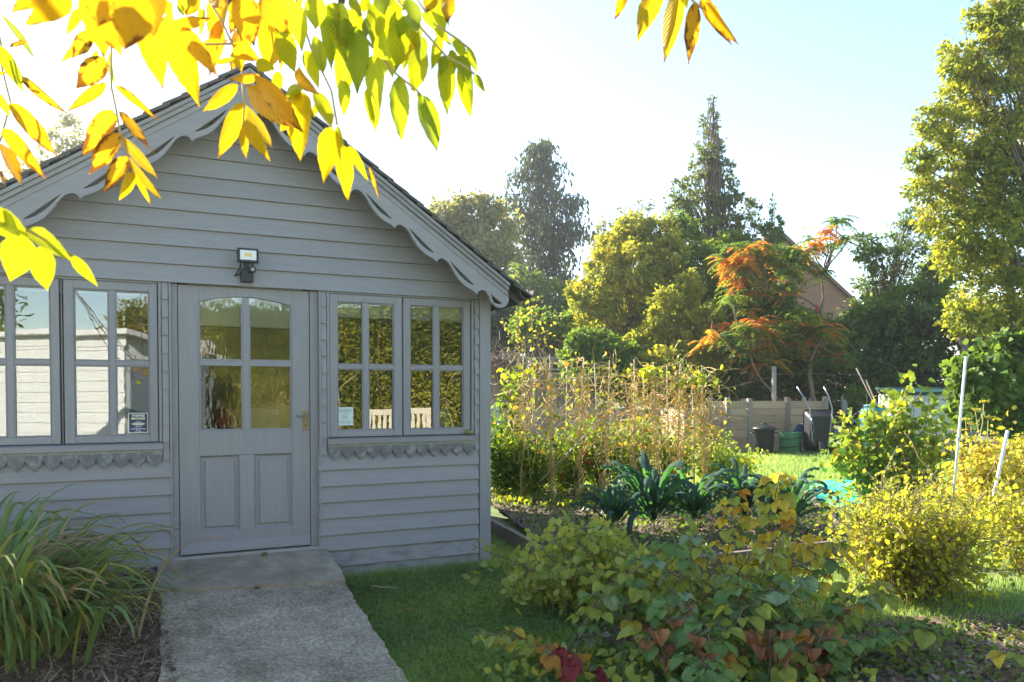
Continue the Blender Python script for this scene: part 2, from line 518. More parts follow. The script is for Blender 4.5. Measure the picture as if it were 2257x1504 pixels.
# concrete threshold slab and ramp path, in front of the door
def ramp_sheet(name, edgeL, edgeR, nu, nv, mat, rough, thick):
    """Solid strip between two edge lines (lists of points from the hut outwards)."""
    mb = MB()
    def lerp(e, t):
        f = t * (len(e) - 1); i = min(int(f), len(e) - 2); k = f - i
        return Vector(e[i]) * (1 - k) + Vector(e[i + 1]) * k
    for j in range(nv + 1):
        a = lerp(edgeL, j / nv); b = lerp(edgeR, j / nv)
        for i in range(nu + 1):
            p = a.lerp(b, i / nu)
            jx = rough * hsh(p.x * 9, p.y * 9)
            if i in (0, nu): p = p + HD * (0.012 * hsh(p.y * 6, p.x * 3))
            mb.v.append((p.x, p.y, p.z + jx))
    w = nu + 1
    for j in range(nv):
        for i in range(nu):
            mb.f.append((j * w + i, (j + 1) * w + i, (j + 1) * w + i + 1, j * w + i + 1))
    rim = [i for i in range(w)] + [j * w + nu for j in range(1, nv + 1)] + [nv * w + i for i in range(nu - 1, -1, -1)] + [j * w for j in range(nv - 1, 0, -1)]
    n0 = len(mb.v)
    for r in rim:
        x, y, z = mb.v[r]; mb.v.append((x, y, z - thick))
    k = len(rim)
    for i in range(k):
        mb.f.append((rim[i], rim[(i + 1) % k], n0 + (i + 1) % k, n0 + i))
    return mb.build(name, mat, smooth=False, kind='structure')


ramp_sheet('doorstep', [hut_pt(-0.60, 0.06, -0.018), hut_pt(-0.62, -0.30, -0.045), hut_pt(-0.63, -0.60, -0.085)],
           [hut_pt(0.57, 0.06, -0.018), hut_pt(0.57, -0.36, -0.050), hut_pt(0.555, -0.80, -0.100)], 40, 24, M['concrete'], 0.0015, 0.2)
ramp_sheet('path', [hut_pt(-0.60, -0.55, -0.103), hut_pt(-0.62, -1.5, -0.190), hut_pt(-0.63, -2.4, -0.268), hut_pt(-0.63, -4.2, -0.286)],
           [hut_pt(0.545, -0.75, -0.118), hut_pt(0.53, -1.5, -0.200), hut_pt(0.50, -2.4, -0.270), hut_pt(0.5, -4.2, -0.286)], 50, 120, M['concrete_rough'], 0.003, 0.2)

# mulch bank left of the path
def mulch_fn(u, v):
    w = -0.01 - 4.0 * v
    a = -3.2 + 2.62 * u
    z = -0.075 + (GZ + 0.025 + 0.075) * min(1, max(0, (-w - 0.15) / 2.2))
    p = hut_pt(a, w, z)
    return (p.x, p.y, p.z + 0.014 * hsh(p.x * 5, p.y * 5) + 0.008 * hsh(p.x * 17, p.y * 13))
sheet('mulch_bed', mulch_fn, 60, 80, M['mulch'])

# soil of the raised bed and of the near right border
BED = [(0.54, 5.75), (3.15, 6.95), (4.1, 10.9), (-0.55, 11.3), (-0.62, 9.3)]
def bed_fn(u, v):
    a = Vector((0.56 + (3.12 - 0.56) * u, 5.78 + (6.97 - 5.78) * u)); b = Vector((-0.62 + 4.7 * u, 11.2 - 0.3 * u))
    p = a.lerp(b, v)
    return (p.x, p.y, -0.19 + 0.022 * hsh(p.x * 4, p.y * 4) + 0.012 * hsh(p.x * 13, p.y * 11))
sheet('soil_bed', bed_fn, 60, 90, M['soil'])
def border_fn(u, v):
    x = 0.4 + 5.0 * u
    y = 2.6 + 2.35 * v + 0.25 * u + 0.12 * hsh(x * 1.3, v) * v
    return (x, y, GZ + 0.022 + 0.02 * hsh(x * 5, y * 5) + 0.008 * hsh(x * 19, y * 17) - 0.05 * (abs(u - .5) > .49 or v > .99 or v < .01))
sheet('soil_border', border_fn, 80, 50, M['soil'])

# ------------------------------------------------------------------ the hut
SL = 0.687                      # roof slope
hut = empty('garden_hut', HUT_O, 'grey painted timber garden hut with scalloped bargeboards under a steep gable', 'hut', rz=HUT_RZ)
EAVE_U = 2.0


def board_at(u0, u1, z0, z1, clip=False):
    """One tapered weatherboard, ends cut to the gable slope when clip is set."""
    def end(z): return min(1.868, (3.43 - z) / SL)
    y_b, y_t = -0.032, -0.006
    a0, a1, b0, b1 = u0, u1, u0, u1
    zt = z1 + 0.022
    if clip:
        a1 = end(z0); a0 = -a1; b1 = max(0.02, end(zt)); b0 = -b1
    v = [(a0, y_b, z0), (a1, y_b, z0), (b1, y_t, zt), (b0, y_t, zt), (a0, 0, z0), (a1, 0, z0), (b1, 0, zt), (b0, 0, zt)]
    f = [(0, 1, 2, 3), (7, 6, 5, 4), (0, 4, 5, 1), (1, 5, 6, 2), (2, 6, 7, 3), (3, 7, 4, 0)]
    mb = MB(); mb.add(v, f)
    return mb

zz = [1.975, 2.105, 2.236, 2.363, 2.492, 2.620, 2.748, 2.884, 3.015, 3.142, 3.27, 3.40]
for i in range(len(zz) - 1):
    board_at(0, 0, zz[i], zz[i + 1], clip=True).build('board', M['paint'], hut, rot=(0, 0, random.uniform(-.0006, .0006)))
lz = [-0.285, -0.174, -0.048, 0.076, 0.206, 0.332, 0.459, 0.585, 0.765]
for (u0, u1) in ((-1.868, -0.517), (0.522, 1.868)):
    for i in range(len(lz) - 1):
        b = board_at(u0, u1, lz[i], lz[i + 1] - (0.02 if i == 7 else 0))
        b.build('board', M['paint_low'] if i < 2 else M['paint'], hut)

# backing walls, sides, back, floor
w = MB(); w.box(-1.86, -0.52, 0.003, 0.06, -0.3, 0.775); w.build('wall', M['inside'], hut)
w = MB(); w.box(0.525, 1.86, 0.003, 0.06, -0.3, 0.775); w.build('wall', M['inside'], hut)
w = MB(); w.prism([(-1.86, 1.99), (1.86, 1.99), (1.86, 2.1), (0, 3.37), (-1.86, 2.1)], 0.003, 0.06, 'y'); w.build('wall', M['inside'], hut)
for s in (-1, 1):
    w = MB(); w.box(min(s * 1.90, s * 1.96), max(s * 1.90, s * 1.96), 0.01, 5.0, -0.3, 2.09)
    w.build('side_wall', M['paint'], hut)
    c = MB(); c.box(min(s * 1.876, s * 1.977), max(s * 1.876, s * 1.977), -0.030, 0.009, -0.285, 2.06)
    c.build('corner_post', M['paint_v'], hut, bevel=0.003)
w = MB(); w.prism([(-1.90, -0.3), (1.90, -0.3), (1.90, 2.05), (0, 3.36), (-1.90, 2.05)], 4.94, 5.0, 'y'); w.build('back_wall', M['inside'], hut)
w = MB(); w.box(-1.90, 1.90, 0.061, 4.94, -0.12, -0.03); w.build('floor', M['inside'], hut)
w = MB(); w.box(-1.90, 1.90, 0.061, 4.94, 2.055, 2.085); w.build('ceiling', M['inside'], hut)

# roof: deck, shingle courses, verge mouldings
for s in (-1, 1):
    rk = MB()
    def sz(u, off): return 3.49 - SL * abs(u) + off
    rk.prism([(0, sz(0, -0.10)), (s * 2.14, sz(2.14, -0.10)), (s * 2.14, sz(2.14, -0.035)), (0, sz(0, -0.035))][::s], -0.25, 5.2, 'y')
    rk.build('roof_deck', M['felt'], hut)
    n = 19
    for i in range(n):
        u0 = 2.20 - i * 0.117; u1 = max(0.0, u0 - 0.165)
        mb = MB()
        lift = 0.010
        j = random.uniform(-.012, .012)
        mb.prism([(s * u0, sz(u0, lift - 0.016)), (s * u0, sz(u0, lift)), (s * u1, sz(u1, -0.004)), (s * u1, sz(u1, -0.030))][::-s], -0.376 + j, 5.25, 'y')
        mb.build('shingle_course', M['felt'], hut)
    # stepped mouldings between bargeboard and shingles
    for (d0, d1, y0, y1) in ((-0.142, -0.098, -0.325, -0.252), (-0.0975, -0.064, -0.345, -0.252), (-0.0635, -0.034, -0.362, -0.252)):
        mb = MB()
        e = 2.005
        mb.prism([(0, sz(0, d0)), (s * e, sz(e, d0)), (s * e, sz(e, d1)), (0, sz(0, d1))][::s], y0, y1, 'y')
        mb.build('verge_moulding', M['paint'], hut, bevel=0.003)
    # carved bargeboard
    top = lambda u: 3.353 - 0.6865 * u
    prof = [(0, .190), (.012, .160), (.035, .132), (.065, .118), (.095, .118), (.118, .132), (.145, .158), (.175, .180), (.205, .193), (.24, .197), (.275, .192), (.31, .184), (.332, .187), (.3375, .192)]
    per = 0.3375
    outer = []
    e = 2.008
    u_c = [0.04 + per * k for k in range(5)]
    low = [(0.0, top(0) - 0.205)]
    for k in range(5):
        for a, d in prof[:-1]:
            u = u_c[k] + a
            low.append((u, top(u) - d))
    u5 = u_c[4] + per
    low += [(u5, top(u5) - .192), (u5 + .02, top(u5 + .02) - .150), (u5 + .05, top(u5 + .05) - .118), (u5 + .085, top(u5 + .085) - .107), (u5 + .115, top(u5 + .115) - .130), (u5 + .135, top(u5 + .135) - .170)]
    cx_, cz_, rr = 1.935, 1.955, 0.078
    for a in range(205, 371, 15):
        low.append((cx_ + rr * math.cos(R(a)), cz_ + rr * math.sin(R(a))))
    outer = [(0, top(0) - 0.004)] + low + [(e, top(e) - 0.004)]
    holes = []
    for k in range(5):
        ua, ub = u_c[k] + 0.108, u_c[k] + 0.318
        h = []
        nn = 9
        for i in range(nn + 1):
            t = i / nn
            u = ua + (ub - ua) * t
            h.append((u, top(ua) - 0.095 + (top(ub) - 0.133 - top(ua) + 0.095) * t))
        for i in range(nn - 1, 0, -1):
            t = i / nn
            u = ua + (ub - ua) * t
            h.append((u, top(ua) - 0.095 + (top(ub) - 0.133 - top(ua) + 0.095) * t - 0.036 * math.sin(math.pi * t) ** 0.8))
        holes.append(h)
    holes.append([(1.855, 1.990), (1.878, 1.966), (1.955, 1.915), (1.940, 1.908), (1.905, 1.908), (1.878, 1.920), (1.862, 1.95)])
    outer = [(s * a, b) for a, b in outer]
    holes = [[(s * a, b) for a, b in h] for h in holes]
    link('bargeboard', plate(outer, holes, -0.318, -0.285, 'bargeboard', M['paint']), None, hut)
    # gutter
    g = MB()
    gp_ = [(2.10, 2.035), (2.115, 1.985), (2.15, 1.955), (2.20, 1.958), (2.235, 1.99), (2.245, 2.035), (2.237, 2.035), (2.225, 1.995), (2.195, 1.968), (2.155, 1.966), (2.125, 1.99), (2.11, 2.035)]
    g.prism([(s * a, b) for a, b in gp_][::s], -0.33, 5.25, 'y')
    g.build('gutter', M['felt'], hut)

# sills with the scalloped tile row under them
for (u0, u1) in ((-1.83, -0.572), (0.592, 1.83)):
    sb = MB(); sb.prism([(-0.048, 0.785), (-0.050, 0.822), (-0.010, 0.831), (0.055, 0.833), (0.055, 0.785)], u0, u1, 'x')
    sb.build('sill', M['paint'], hut)
    lb = MB(); lb.box(u0 + 0.004, u1 - 0.004, -0.040, -0.002, 0.766, 0.783)
    lb.build('drip_strip', M['lichen'], hut)
    n = 12
    st = (u1 - u0 - 0.01) / n
    for i in range(n):
        a = u0 + 0.005 + st * i; b = a + st; c = (a + b) / 2
        zt = 0.766; h = st / 2
        tz = 0.654 + random.uniform(-.003, .003)
        o_ = [(a, zt), (a, 0.730), (a + .16 * h, 0.711), (a + .36 * h, 0.697), (a + .62 * h, 0.684), (a + .84 * h, 0.672), (c, tz),
              (b - .84 * h, 0.672), (b - .62 * h, 0.684), (b - .36 * h, 0.697), (b - .16 * h, 0.711), (b, 0.730), (b, zt)]
        t_ = MB(); t_.prism([(x - (0.0008 if x == b else 0), z) for x, z in o_], -0.0405 - random.uniform(0, .003), -0.030, 'y')
        t_.build('scalloped_tile', M['paint_worn'], hut)

# the short shingles stacked beside windows and door
for (u0, u1, lo) in ((-0.572, -0.530, 0), (0.548, 0.590, 0), (1.832, 1.872, 0), (-1.872, -1.832, 0)):
    nsh = 10
    for i in range(nsh):
        z0 = 0.705 + 0.1275 * i
        z1 = min(z0 + 0.15, 1.973)
        t_ = MB()
        jt = random.uniform(-.003, .003)
        t_.prism([(-0.030 + jt, z0), (-0.012, z1), (0.0, z1), (0.0, z0)], u0 + .001, u1 - .001, 'x')
        t_.build('shingle', M['paint_v'], hut)
    t_ = MB(); t_.box(u0, u1, 0.002, 0.06, 0.78, 1.973); t_.build('stud', M['paint_v'], hut)

# casement windows
def casement(u0, u1, panes_u):
    z0, z1 = 0.838, 1.958
    wd = empty('window', (0, 0, 0), None, None); wd.parent = hut
    fr = MB()
    ya, yb = -0.004, 0.038
    L_, R_ = panes_u[0][0], panes_u[1][1]
    zb, zt = 0.888, 1.900
    fr.box(u0, L_, ya, yb, z0, z1); fr.box(R_, u1, ya, yb, z0, z1)
    fr.box(L_, R_, ya + .001, yb, z0, zb); fr.box(L_, R_, ya + .001, yb, zt, z1)
    link('casement_frame', fr.mesh('casement_frame', M['paint_v'], bevel=0.003), None, wd)
    br = MB()
    br.box(panes_u[0][1], panes_u[1][0], ya + .006, yb - .001, zb, zt)
    br.box(L_, panes_u[0][1], ya + .007, yb - .002, 1.376, 1.408)
    br.box(panes_u[1][0], R_, ya + .007, yb - .002, 1.376, 1.408)
    # glazing fillets
    for (a, b) in panes_u:
        for (c, d) in ((zb, 1.376), (1.408, zt)):
            fl = 0.009
            br.box(a, a + fl, ya + .010, 0.024, c, d); br.box(b - fl, b, ya + .010, 0.024, c, d)
            br.box(a + fl, b - fl, ya + .011, 0.024, c, c + fl); br.box(a + fl, b - fl, ya + .011, 0.024, d - fl, d)
    link('glazing_bar', br.mesh('glazing_bar', M['paint_v'], bevel=0.002), None, wd)
    for (a, b) in panes_u:
        for (c, d) in ((zb, 1.376), (1.408, zt)):
            p_ = MB(); p_.box(a + .002, b - .002, 0.024, 0.028, c + .002, d - .002)
            # each pane sits a hair out of true
            po = link('pane', p_.mesh('pane', M['glass']), None, wd)
            po.rotation_euler = (random.uniform(-.0012, .0012), 0, random.uniform(-.0004, .0004))
    return wd


casement(-1.785, -1.206, [(-1.725, -1.511), (-1.471, -1.257)])
casement(-1.180, -0.601, [(-1.120, -0.907), (-0.867, -0.653)])
casement(0.617, 1.201, [(0.678, 0.885), (0.926, 1.137)])
casement(1.214, 1.801, [(1.271, 1.478), (1.520, 1.740)])
for (a, b, m_) in ((-1.828, -0.575, -1.193), (0.594, 1.828, 1.2075)):
    f_ = MB()
    f_.box(a, a + .020, -0.016, 0.058, 0.834, 1.973); f_.box(b - .020, b, -0.016, 0.058, 0.834, 1.973)
    f_.box(a + .02, b - .02, -0.010, 0.058, 1.960, 1.974)
    f_.box(m_ - .0045, m_ + .0045, 0.012, 0.058, 0.834, 1.960)
    f_.build('window_frame', M['paint_v'], hut, bevel=0.002)

# door
f_ = MB()
f_.box(-0.527, -0.512, -0.030, 0.06, -0.03, 1.972); f_.box(-0.5115, -0.470, 0.012, 0.08, -0.03, 1.972)
f_.box(0.532, 0.547, -0.030, 0.06, -0.03, 1.972); f_.box(0.470, 0.5315, 0.012, 0.08, -0.03, 1.972)
f_.build('door_frame', M['paint_v'], hut, bevel=0.002)
door = empty('door', (0, 0, 0), None, None); door.parent = hut
dm = MB()
dy0, dy1 = 0.016, 0.060
def arch(u): return 1.899 - 0.050 * (abs(u) / 0.328) ** 2.0
dm.box(-0.465, -0.328, dy0, dy1, 0.006, 1.968); dm.box(0.333, 0.465, dy0, dy1, 0.006, 1.968)
dm.box(-0.328, 0.333, dy0 + .001, dy1, 0.006, 0.158); dm.box(-0.328, 0.333, dy0 + .001, dy1, 0.722, 0.905)
dm.box(-0.052, 0.055, dy0 + .002, dy1 - .001, 0.158, 0.722)
ar = [(-0.328, 1.968)] + [(-0.328 + 0.661 * i / 16, arch(-0.328 + 0.661 * i / 16)) for i in range(17)] + [(0.333, 1.968)]
dm.prism(ar, dy0 + .001, dy1, 'y')
link('door_leaf', dm.mesh('door_leaf', M['paint_v'], bevel=0.0025), None, door)
db = MB()
db.box(-0.021, 0.021, dy0 + .004, dy1 - .004, 0.905, 1.896)
db.box(-0.328, -0.021, dy0 + .005, dy1 - .005, 1.385, 1.424); db.box(0.021, 0.333, dy0 + .005, dy1 - .005, 1.385, 1.424)
for (a, b) in ((-0.328, -0.021), (0.021, 0.333)):
    for (c, d) in ((0.905, 1.385), (1.424, 1.848)):
        fl = 0.012
        db.box(a, a + fl, dy0 + .008, .046, c, d); db.box(b - fl, b, dy0 + .008, .046, c, d)
        db.box(a + fl, b - fl, dy0 + .009, .046, c, c + fl)
link('glazing_bar', db.mesh('glazing_bar', M['paint_v'], bevel=0.002), None, door)
for (a, b) in ((-0.326, -0.020), (0.020, 0.331)):
    p_ = MB(); p_.box(a, b, 0.036, 0.040, 0.906, 1.386); link('pane', p_.mesh('pane', M['glass_rippled']), None, door)
    p_ = MB(); pl = [(a, 1.42)] + [(b, 1.42)] + [(b + (a - b) * i / 10, arch(b + (a - b) * i / 10) + .004) for i in range(11)]
    p_.prism(pl, 0.036, 0.040, 'y'); link('pane', p_.mesh('pane', M['glass_rippled']), None, door)
for (a, b) in ((-0.328, -0.052), (0.055, 0.333)):
    p_ = MB()
    yo, yi = 0.024, 0.036
    c0, c1 = 0.158, 0.722
    m0 = [(a, yo, c0), (b, yo, c0), (b, yo, c1), (a, yo, c1)]
    def ring(i, y): return [(a + i, y, c0 + i), (b - i, y, c0 + i), (b - i, y, c1 - i), (a + i, y, c1 - i)]
    rings = [ring(0, 0.018), ring(0.014, 0.036), ring(0.030, 0.036), ring(0.040, 0.024)]
    for k in range(3):
        for i in range(4):
            j = (i + 1) % 4
            p_.add([rings[k][i], rings[k][j], rings[k + 1][j], rings[k + 1][i]], [(0, 1, 2, 3)])
    p_.add(rings[3], [(0, 1, 2, 3)])
    link('panel', p_.mesh('panel', M['paint_v']), None, door)
wb = MB(); wb.prism([(dy0 - .022, 0.010), (dy0 - .020, 0.030), (dy0 - .002, 0.086), (dy0 - .001, 0.010)], -0.463, 0.463, 'x')
link('weather_bar', wb.mesh('weather_bar', M['paint']), None, door)
hp = MB(); hp.box(0.409, 0.453, 0.010, 0.0155, 0.894, 1.047)
hm = hp.mesh('handle_plate', M['brass'], bevel=0.003); hpo = link('handle_plate', hm, None, door)
kh = MB(); kh.prism([(0.428, 0.925), (0.434, 0.925), (0.433, 0.938), (0.429, 0.938)], 0.0085, 0.0098, 'y'); kh.tube([(0.431, 0.0085, 0.941), (0.431, 0.0098, 0.941)], 0.004, 8)
link('keyhole', kh.mesh('keyhole', M['black']), None, door)
lv = MB(); lv.tube([(0.436, 0.012, 1.012), (0.436, -0.018, 1.010), (0.428, -0.032, 1.008), (0.40, -0.036, 1.006), (0.37, -0.036, 1.006), (0.355, -0.033, 1.011)], [.009, .007, .006, .005, .0045, .006], 8)
link('door_handle', lv.mesh('door_handle', M['steel'], smooth=True), None, door)
th = MB(); th.box(-0.51, 0.53, -0.02, 0.06, -0.030, -0.004); th.build('threshold', M['postcrete'], hut)

# blinds drawn part-way down inside
for (a, b, zlo) in ((-0.40, 0.42, 1.690), (0.60, 1.82, 1.795), (-1.82, -0.58, 1.885)):
    bl = MB(); bl.box(a, b, 0.075, 0.080, zlo, 2.03); bl.tube([(a, .0775, zlo), (b, .0775, zlo)], .010, 8)
    bl.build('roller_blind', M['blind'], hut)

# ------------------------------------------------------------------ things fixed to or standing in the hut
def in_hut(name, u, w_, z, label, cat, group=None):
    return empty(name, hut_pt(u, w_, z), label, cat, group, HUT_RZ)

lamp = in_hut('security_light', 0.0, -0.022, 2.0, 'black security floodlight with motion sensor fixed over the hut door', 'floodlight')
q = MB(); q.box(-0.042, 0.046, -0.055, 0.012, 0.000, 0.094); link('junction_box', q.mesh('junction_box', M['black'], bevel=.006), None, lamp)
q = MB(); q.box(-0.070, 0.076, -0.118, -0.082, 0.134, 0.238); q.box(-0.078, -0.0705, -0.105, -0.09, 0.19, 0.206); q.box(-0.02, 0.02, -0.082, -0.03, 0.165, 0.20); q.box(-0.02, 0.02, -0.052, -0.03, 0.08, 0.166)
link('housing', q.mesh('housing', M['black'], bevel=.004), None, lamp)
lm, nt_, N_, L_n, p_n = new_mat('lamp_reflector')
p_n.inputs['Base Color'].default_value = (0.80, 0.80, 0.72, 1); p_n.inputs['Roughness'].default_value = .2
ym = surf('led_chip', (0.80, 0.50, 0.12), (0.85, 0.58, 0.2), 10, .4)
q = MB(); q.box(-0.053, 0.060, -0.1215, -0.1185, 0.152, 0.222); link('reflector', q.mesh('reflector', lm, bevel=.001), None, lamp)
q = MB(); q.box(-0.020, 0.028, -0.1228, -0.1218, 0.176, 0.200); link('led_panel', q.mesh('led_panel', ym), None, lamp)
q = MB(); q.box(0.012, 0.058, -0.098, -0.062, 0.070, 0.108); q.box(0.026, 0.044, -0.095, -0.085, 0.1085, 0.136); link('sensor_body', q.mesh('sensor_body', M['black'], bevel=.004), None, lamp)
q = MB(); q.lathe([(0.014, 0), (0.012, .006), (0.007, .011), (0.001, .013)], sides=14)
link('sensor_eye', q.mesh('sensor_eye', M['white_plastic'], smooth=True), None, lamp, loc=(0.035, -0.098, 0.088), rot=(R(90), 0, 0))
q = MB(); q.tube([(-0.045, -0.09, 0.136), (-0.048, -0.06, 0.10), (-0.07, -0.03, 0.06), (-0.082, -0.02, 0.045), (-0.062, -0.018, 0.052), (-0.042, -0.02, 0.06)], .005, 6)
link('cable', q.mesh('cable', M['black'], smooth=True), None, lamp)


def text_mesh(s, size, mat, name, extr=0.0004, bold=0.0, cx=True, xs=1.0):
    cu = bpy.data.curves.new(name, 'FONT')
    cu.body = s; cu.size = size; cu.extrude = extr; cu.offset = bold; cu.resolution_u = 2
    cu.align_x = 'CENTER' if cx else 'LEFT'
    tmp = bpy.data.objects.new(name, cu)
    me = bpy.data.meshes.new_from_object(tmp)
    bpy.data.objects.remove(tmp); bpy.data.curves.remove(cu)
    me.materials.clear(); me.materials.append(mat)
    for v_ in me.vertices: v_.co.x *= xs
    return me

navy = surf('navy_print', (0.015, 0.022, 0.10), (0.018, 0.026, 0.115), 5, .35)
black_print = surf('black_print', (0.012, 0.012, 0.018), (0.014, 0.014, 0.02), 5, .35)
cream = surf('cream_print', (0.72, 0.76, 0.52), (0.74, 0.78, 0.55), 5, .35)
whitep = surf('white_print', (0.75, 0.76, 0.78), (0.77, 0.78, 0.80), 5, .35)
# sticker inside the lower right pane of the left casement
stk = in_hut('sticker', -0.7305, 0.0215, 0.973, 'navy window sticker reading THIEVES BEWARE on the lower pane beside the door', 'sticker')
q = MB(); q.box(-.0625, .0625, 0, .001, -.0705, .0705); link('border', q.mesh('border', cream, bevel=.0004), None, stk)
q = MB(); q.box(-.0575, .0575, -.0006, -.0002, -.0655, .0655); link('field', q.mesh('field', navy), None, stk)
q = MB(); q.box(-.0570, .0570, -.0010, -.0007, .0190, .0650); link('heading_panel', q.mesh('heading_panel', black_print), None, stk)
rt = (R(90), 0, 0)
link('lettering', text_mesh('THIEVES', .0215, whitep, 'lettering', bold=.0007, xs=1.08), None, stk, loc=(0, -.0016, .0440), rot=rt)
link('lettering', text_mesh('BEWARE', .0215, cream, 'lettering', bold=.0007, xs=1.06), None, stk, loc=(0, -.0016, .0232), rot=rt)
q = MB()
for k in range(3):
    a = R(60 * k + 90)
    ptsx = []
    for i in range(25):
        t = 2 * math.pi * i / 24
        x, z = .030 * math.cos(t), .012 * math.sin(t)
        ptsx.append((x * math.cos(a) - z * math.sin(a), -.0011, -.012 + x * math.sin(a) + z * math.cos(a)))
    q.tube(ptsx, .0009, 4, cap=False)
link('orbit_emblem', q.mesh('orbit_emblem', whitep), None, stk)
q = MB(); el_ = [(.043 * math.cos(2 * math.pi * i / 28), -.0075 + .0085 * math.sin(2 * math.pi * i / 28)) for i in range(28)]
q.prism(el_, -.0028, -.0022, 'y'); link('emblem_oval', q.mesh('emblem_oval', cream), None, stk)
link('lettering', text_mesh('SMARTWATER', .0085, navy, 'lettering', bold=.0002), None, stk, loc=(0, -.0032, -.0105), rot=rt)
link('lettering', text_mesh('FORENSIC SYSTEMS', .0108, whitep, 'lettering', bold=.0002, xs=1.0), None, stk, loc=(0, -.0012, -.0465), rot=rt)
link('lettering', text_mesh('IN USE', .0100, whitep, 'lettering', bold=.0003), None, stk, loc=(0, -.0012, -.0565), rot=rt)
q = MB(); q.box(-.030, .030, -.0012, -.0008, -.0625, -.0610); link('small_print', q.mesh('small_print', whitep), None, stk)

# no smoking notice in the right-hand casement
paperm = surf('notice_paper', (0.62, 0.74, 0.66), (0.66, 0.77, 0.70), 12, .7)
inkm = surf('notice_ink', (0.10, 0.13, 0.14), (0.12, 0.15, 0.16), 5, .7)
red_ink = surf('faded_green_ink', (0.30, 0.42, 0.40), (0.34, 0.46, 0.44), 5, .7)
ntc = in_hut('notice', 0.7425, 0.0215, 1.000, 'pale no smoking notice stuck in the window right of the door', 'notice')
q = MB(); q.box(-.064, .064, 0, .001, -.0725, .0725); link('paper', q.mesh('paper', paperm), None, ntc)
link('lettering', text_mesh('IT IS AGAINST THE', .0125, inkm, 'lettering'), None, ntc, loc=(0, -.0010, .047), rot=rt)
link('lettering', text_mesh('LAW TO SMOKE', .0125, inkm, 'lettering'), None, ntc, loc=(0, -.0010, .032), rot=rt)
q = MB(); q.tube([(.024 * math.cos(2 * math.pi * i / 24), -.0008, -.002 + .024 * math.sin(2 * math.pi * i / 24)) for i in range(25)], .0014, 4, cap=False)
q.tube([(-.017, -.0008, .015), (.017, -.0008, -.019)], .0014, 4)
link('prohibition_ring', q.mesh('prohibition_ring', red_ink), None, ntc)
q = MB(); q.box(-.016, .006, -.0009, -.0004, -.0100, -.0060)
q.tube([(.009, -.0008, -.006), (.011, -.0008, .002), (.008, -.0008, .008), (.012, -.0008, .014)], .0010, 4)
link('cigarette_symbol', q.mesh('cigarette_symbol', inkm), None, ntc)
link('lettering', text_mesh('IN THESE PREMISES', .0105, inkm, 'lettering'), None, ntc, loc=(0, -.0010, -.047), rot=rt)
q = MB(); q.box(-.045, .045, -.0009, -.0004, -.060, -.0585); link('small_print', q.mesh('small_print', inkm), None, ntc)

# windfall apple on the sill
apm = surf('green_apple_skin', (0.14, 0.15, 0.03), (0.26, 0.25, 0.05), 18, .45, 0.2, 40, c3=(0.12, 0.10, 0.04))
ap = in_hut('apple', 1.782, -0.018, 0.8545, 'small mottled green apple on the sill at the right corner', 'apple')
q = MB(); q.lathe([(0.004, -.020), (0.018, -.022), (0.026, -.012), (0.0285, 0.002), (0.025, .015), (0.015, .0225), (0.005, .018), (0.001, .013)], sides=16)
link('flesh', q.mesh('flesh', apm, smooth=True), None, ap)
q = MB(); q.tube([(0, 0, .012), (.003, 0, .028)], .0016, 5); link('stalk', q.mesh('stalk', M['twig']), None, ap)

pcd = in_hut('card', 1.578, 0.055, 0.97, 'pale green card standing inside the lowest pane at the far right of the hut', 'card')
q = MB(); q.box(-.052, .052, 0, .004, -.085, .085); link('sheet', q.mesh('sheet', surf('pale_green_card', (.50, .64, .48), (.56, .70, .54), 9, .8)), None, pcd)
# clutter seen through the door glass
tb = in_hut('trestle_table', 0.25, 0.85, -0.03, 'pale work table standing inside the hut behind the door glass', 'table')
q = MB(); q.box(-0.42, 0.42, -0.28, 0.28, 0.84, 0.87); link('table_top', q.mesh('table_top', M['plank']), None, tb)
for sx in (-.38, .38):
    for sy in (-.24, .24):
        q = MB(); q.box(sx - .02, sx + .02, sy - .02, sy + .02, 0, .84); link('leg', q.mesh('leg', M['plank']), None, tb)
bx = in_hut('storage_box', 0.26, 0.80, 0.842, 'grey storage box on the table behind the right door panes', 'box')
q = MB(); q.box(-.20, .20, -.15, .15, 0, .22); link('tub', q.mesh('tub', surf('frosted_plastic', (.55, .60, .62), (.6, .64, .66), 6, .3), bevel=.01), None, bx)
q = MB(); q.box(-.21, .21, -.16, .16, .2205, .25); link('lid', q.mesh('lid', M['slate'], bevel=.006), None, bx)
bg_ = in_hut('red_bag', -0.10, 0.70, 0.90, 'crimson cloth bag on a stool behind the lower left door pane', 'bag')
q = MB(); q.lathe([(0.03, 0), (0.07, .02), (0.075, .07), (0.05, .12), (0.03, .15)], sides=12); link('sack', q.mesh('sack', surf('crimson_cloth', (.42, .02, .05), (.5, .03, .07), 7, .8), smooth=True), None, bg_)
stl = in_hut('stool', -0.10, 0.70, -0.03, 'wooden stool carrying a crimson bag inside the hut', 'stool')
q = MB(); q.lathe([(0.17, .89), (0.17, .925)], sides=18); link('seat', q.mesh('seat', M['plank']), None, stl)
for a in (45, 135, 225, 315):
    q = MB(); q.tube([(.16 * math.cos(R(a)), .16 * math.sin(R(a)), 0), (.11 * math.cos(R(a)), .11 * math.sin(R(a)), .89)], .014, 8)
    link('leg', q.mesh('leg', M['plank']), None, stl)
ct = in_hut('locker', -0.36, 0.95, -0.03, 'tall teal plastic locker inside the hut behind the lower left door pane', 'locker')
q = MB(); q.box(-.16, .16, -.15, .15, 0, 1.34); link('carcass', q.mesh('carcass', M['teal'], bevel=.01), None, ct)
q = MB(); q.box(-.145, .145, -.158, -.151, .04, 1.30); link('door', q.mesh('door', M['slate'], bevel=.004), None, ct)
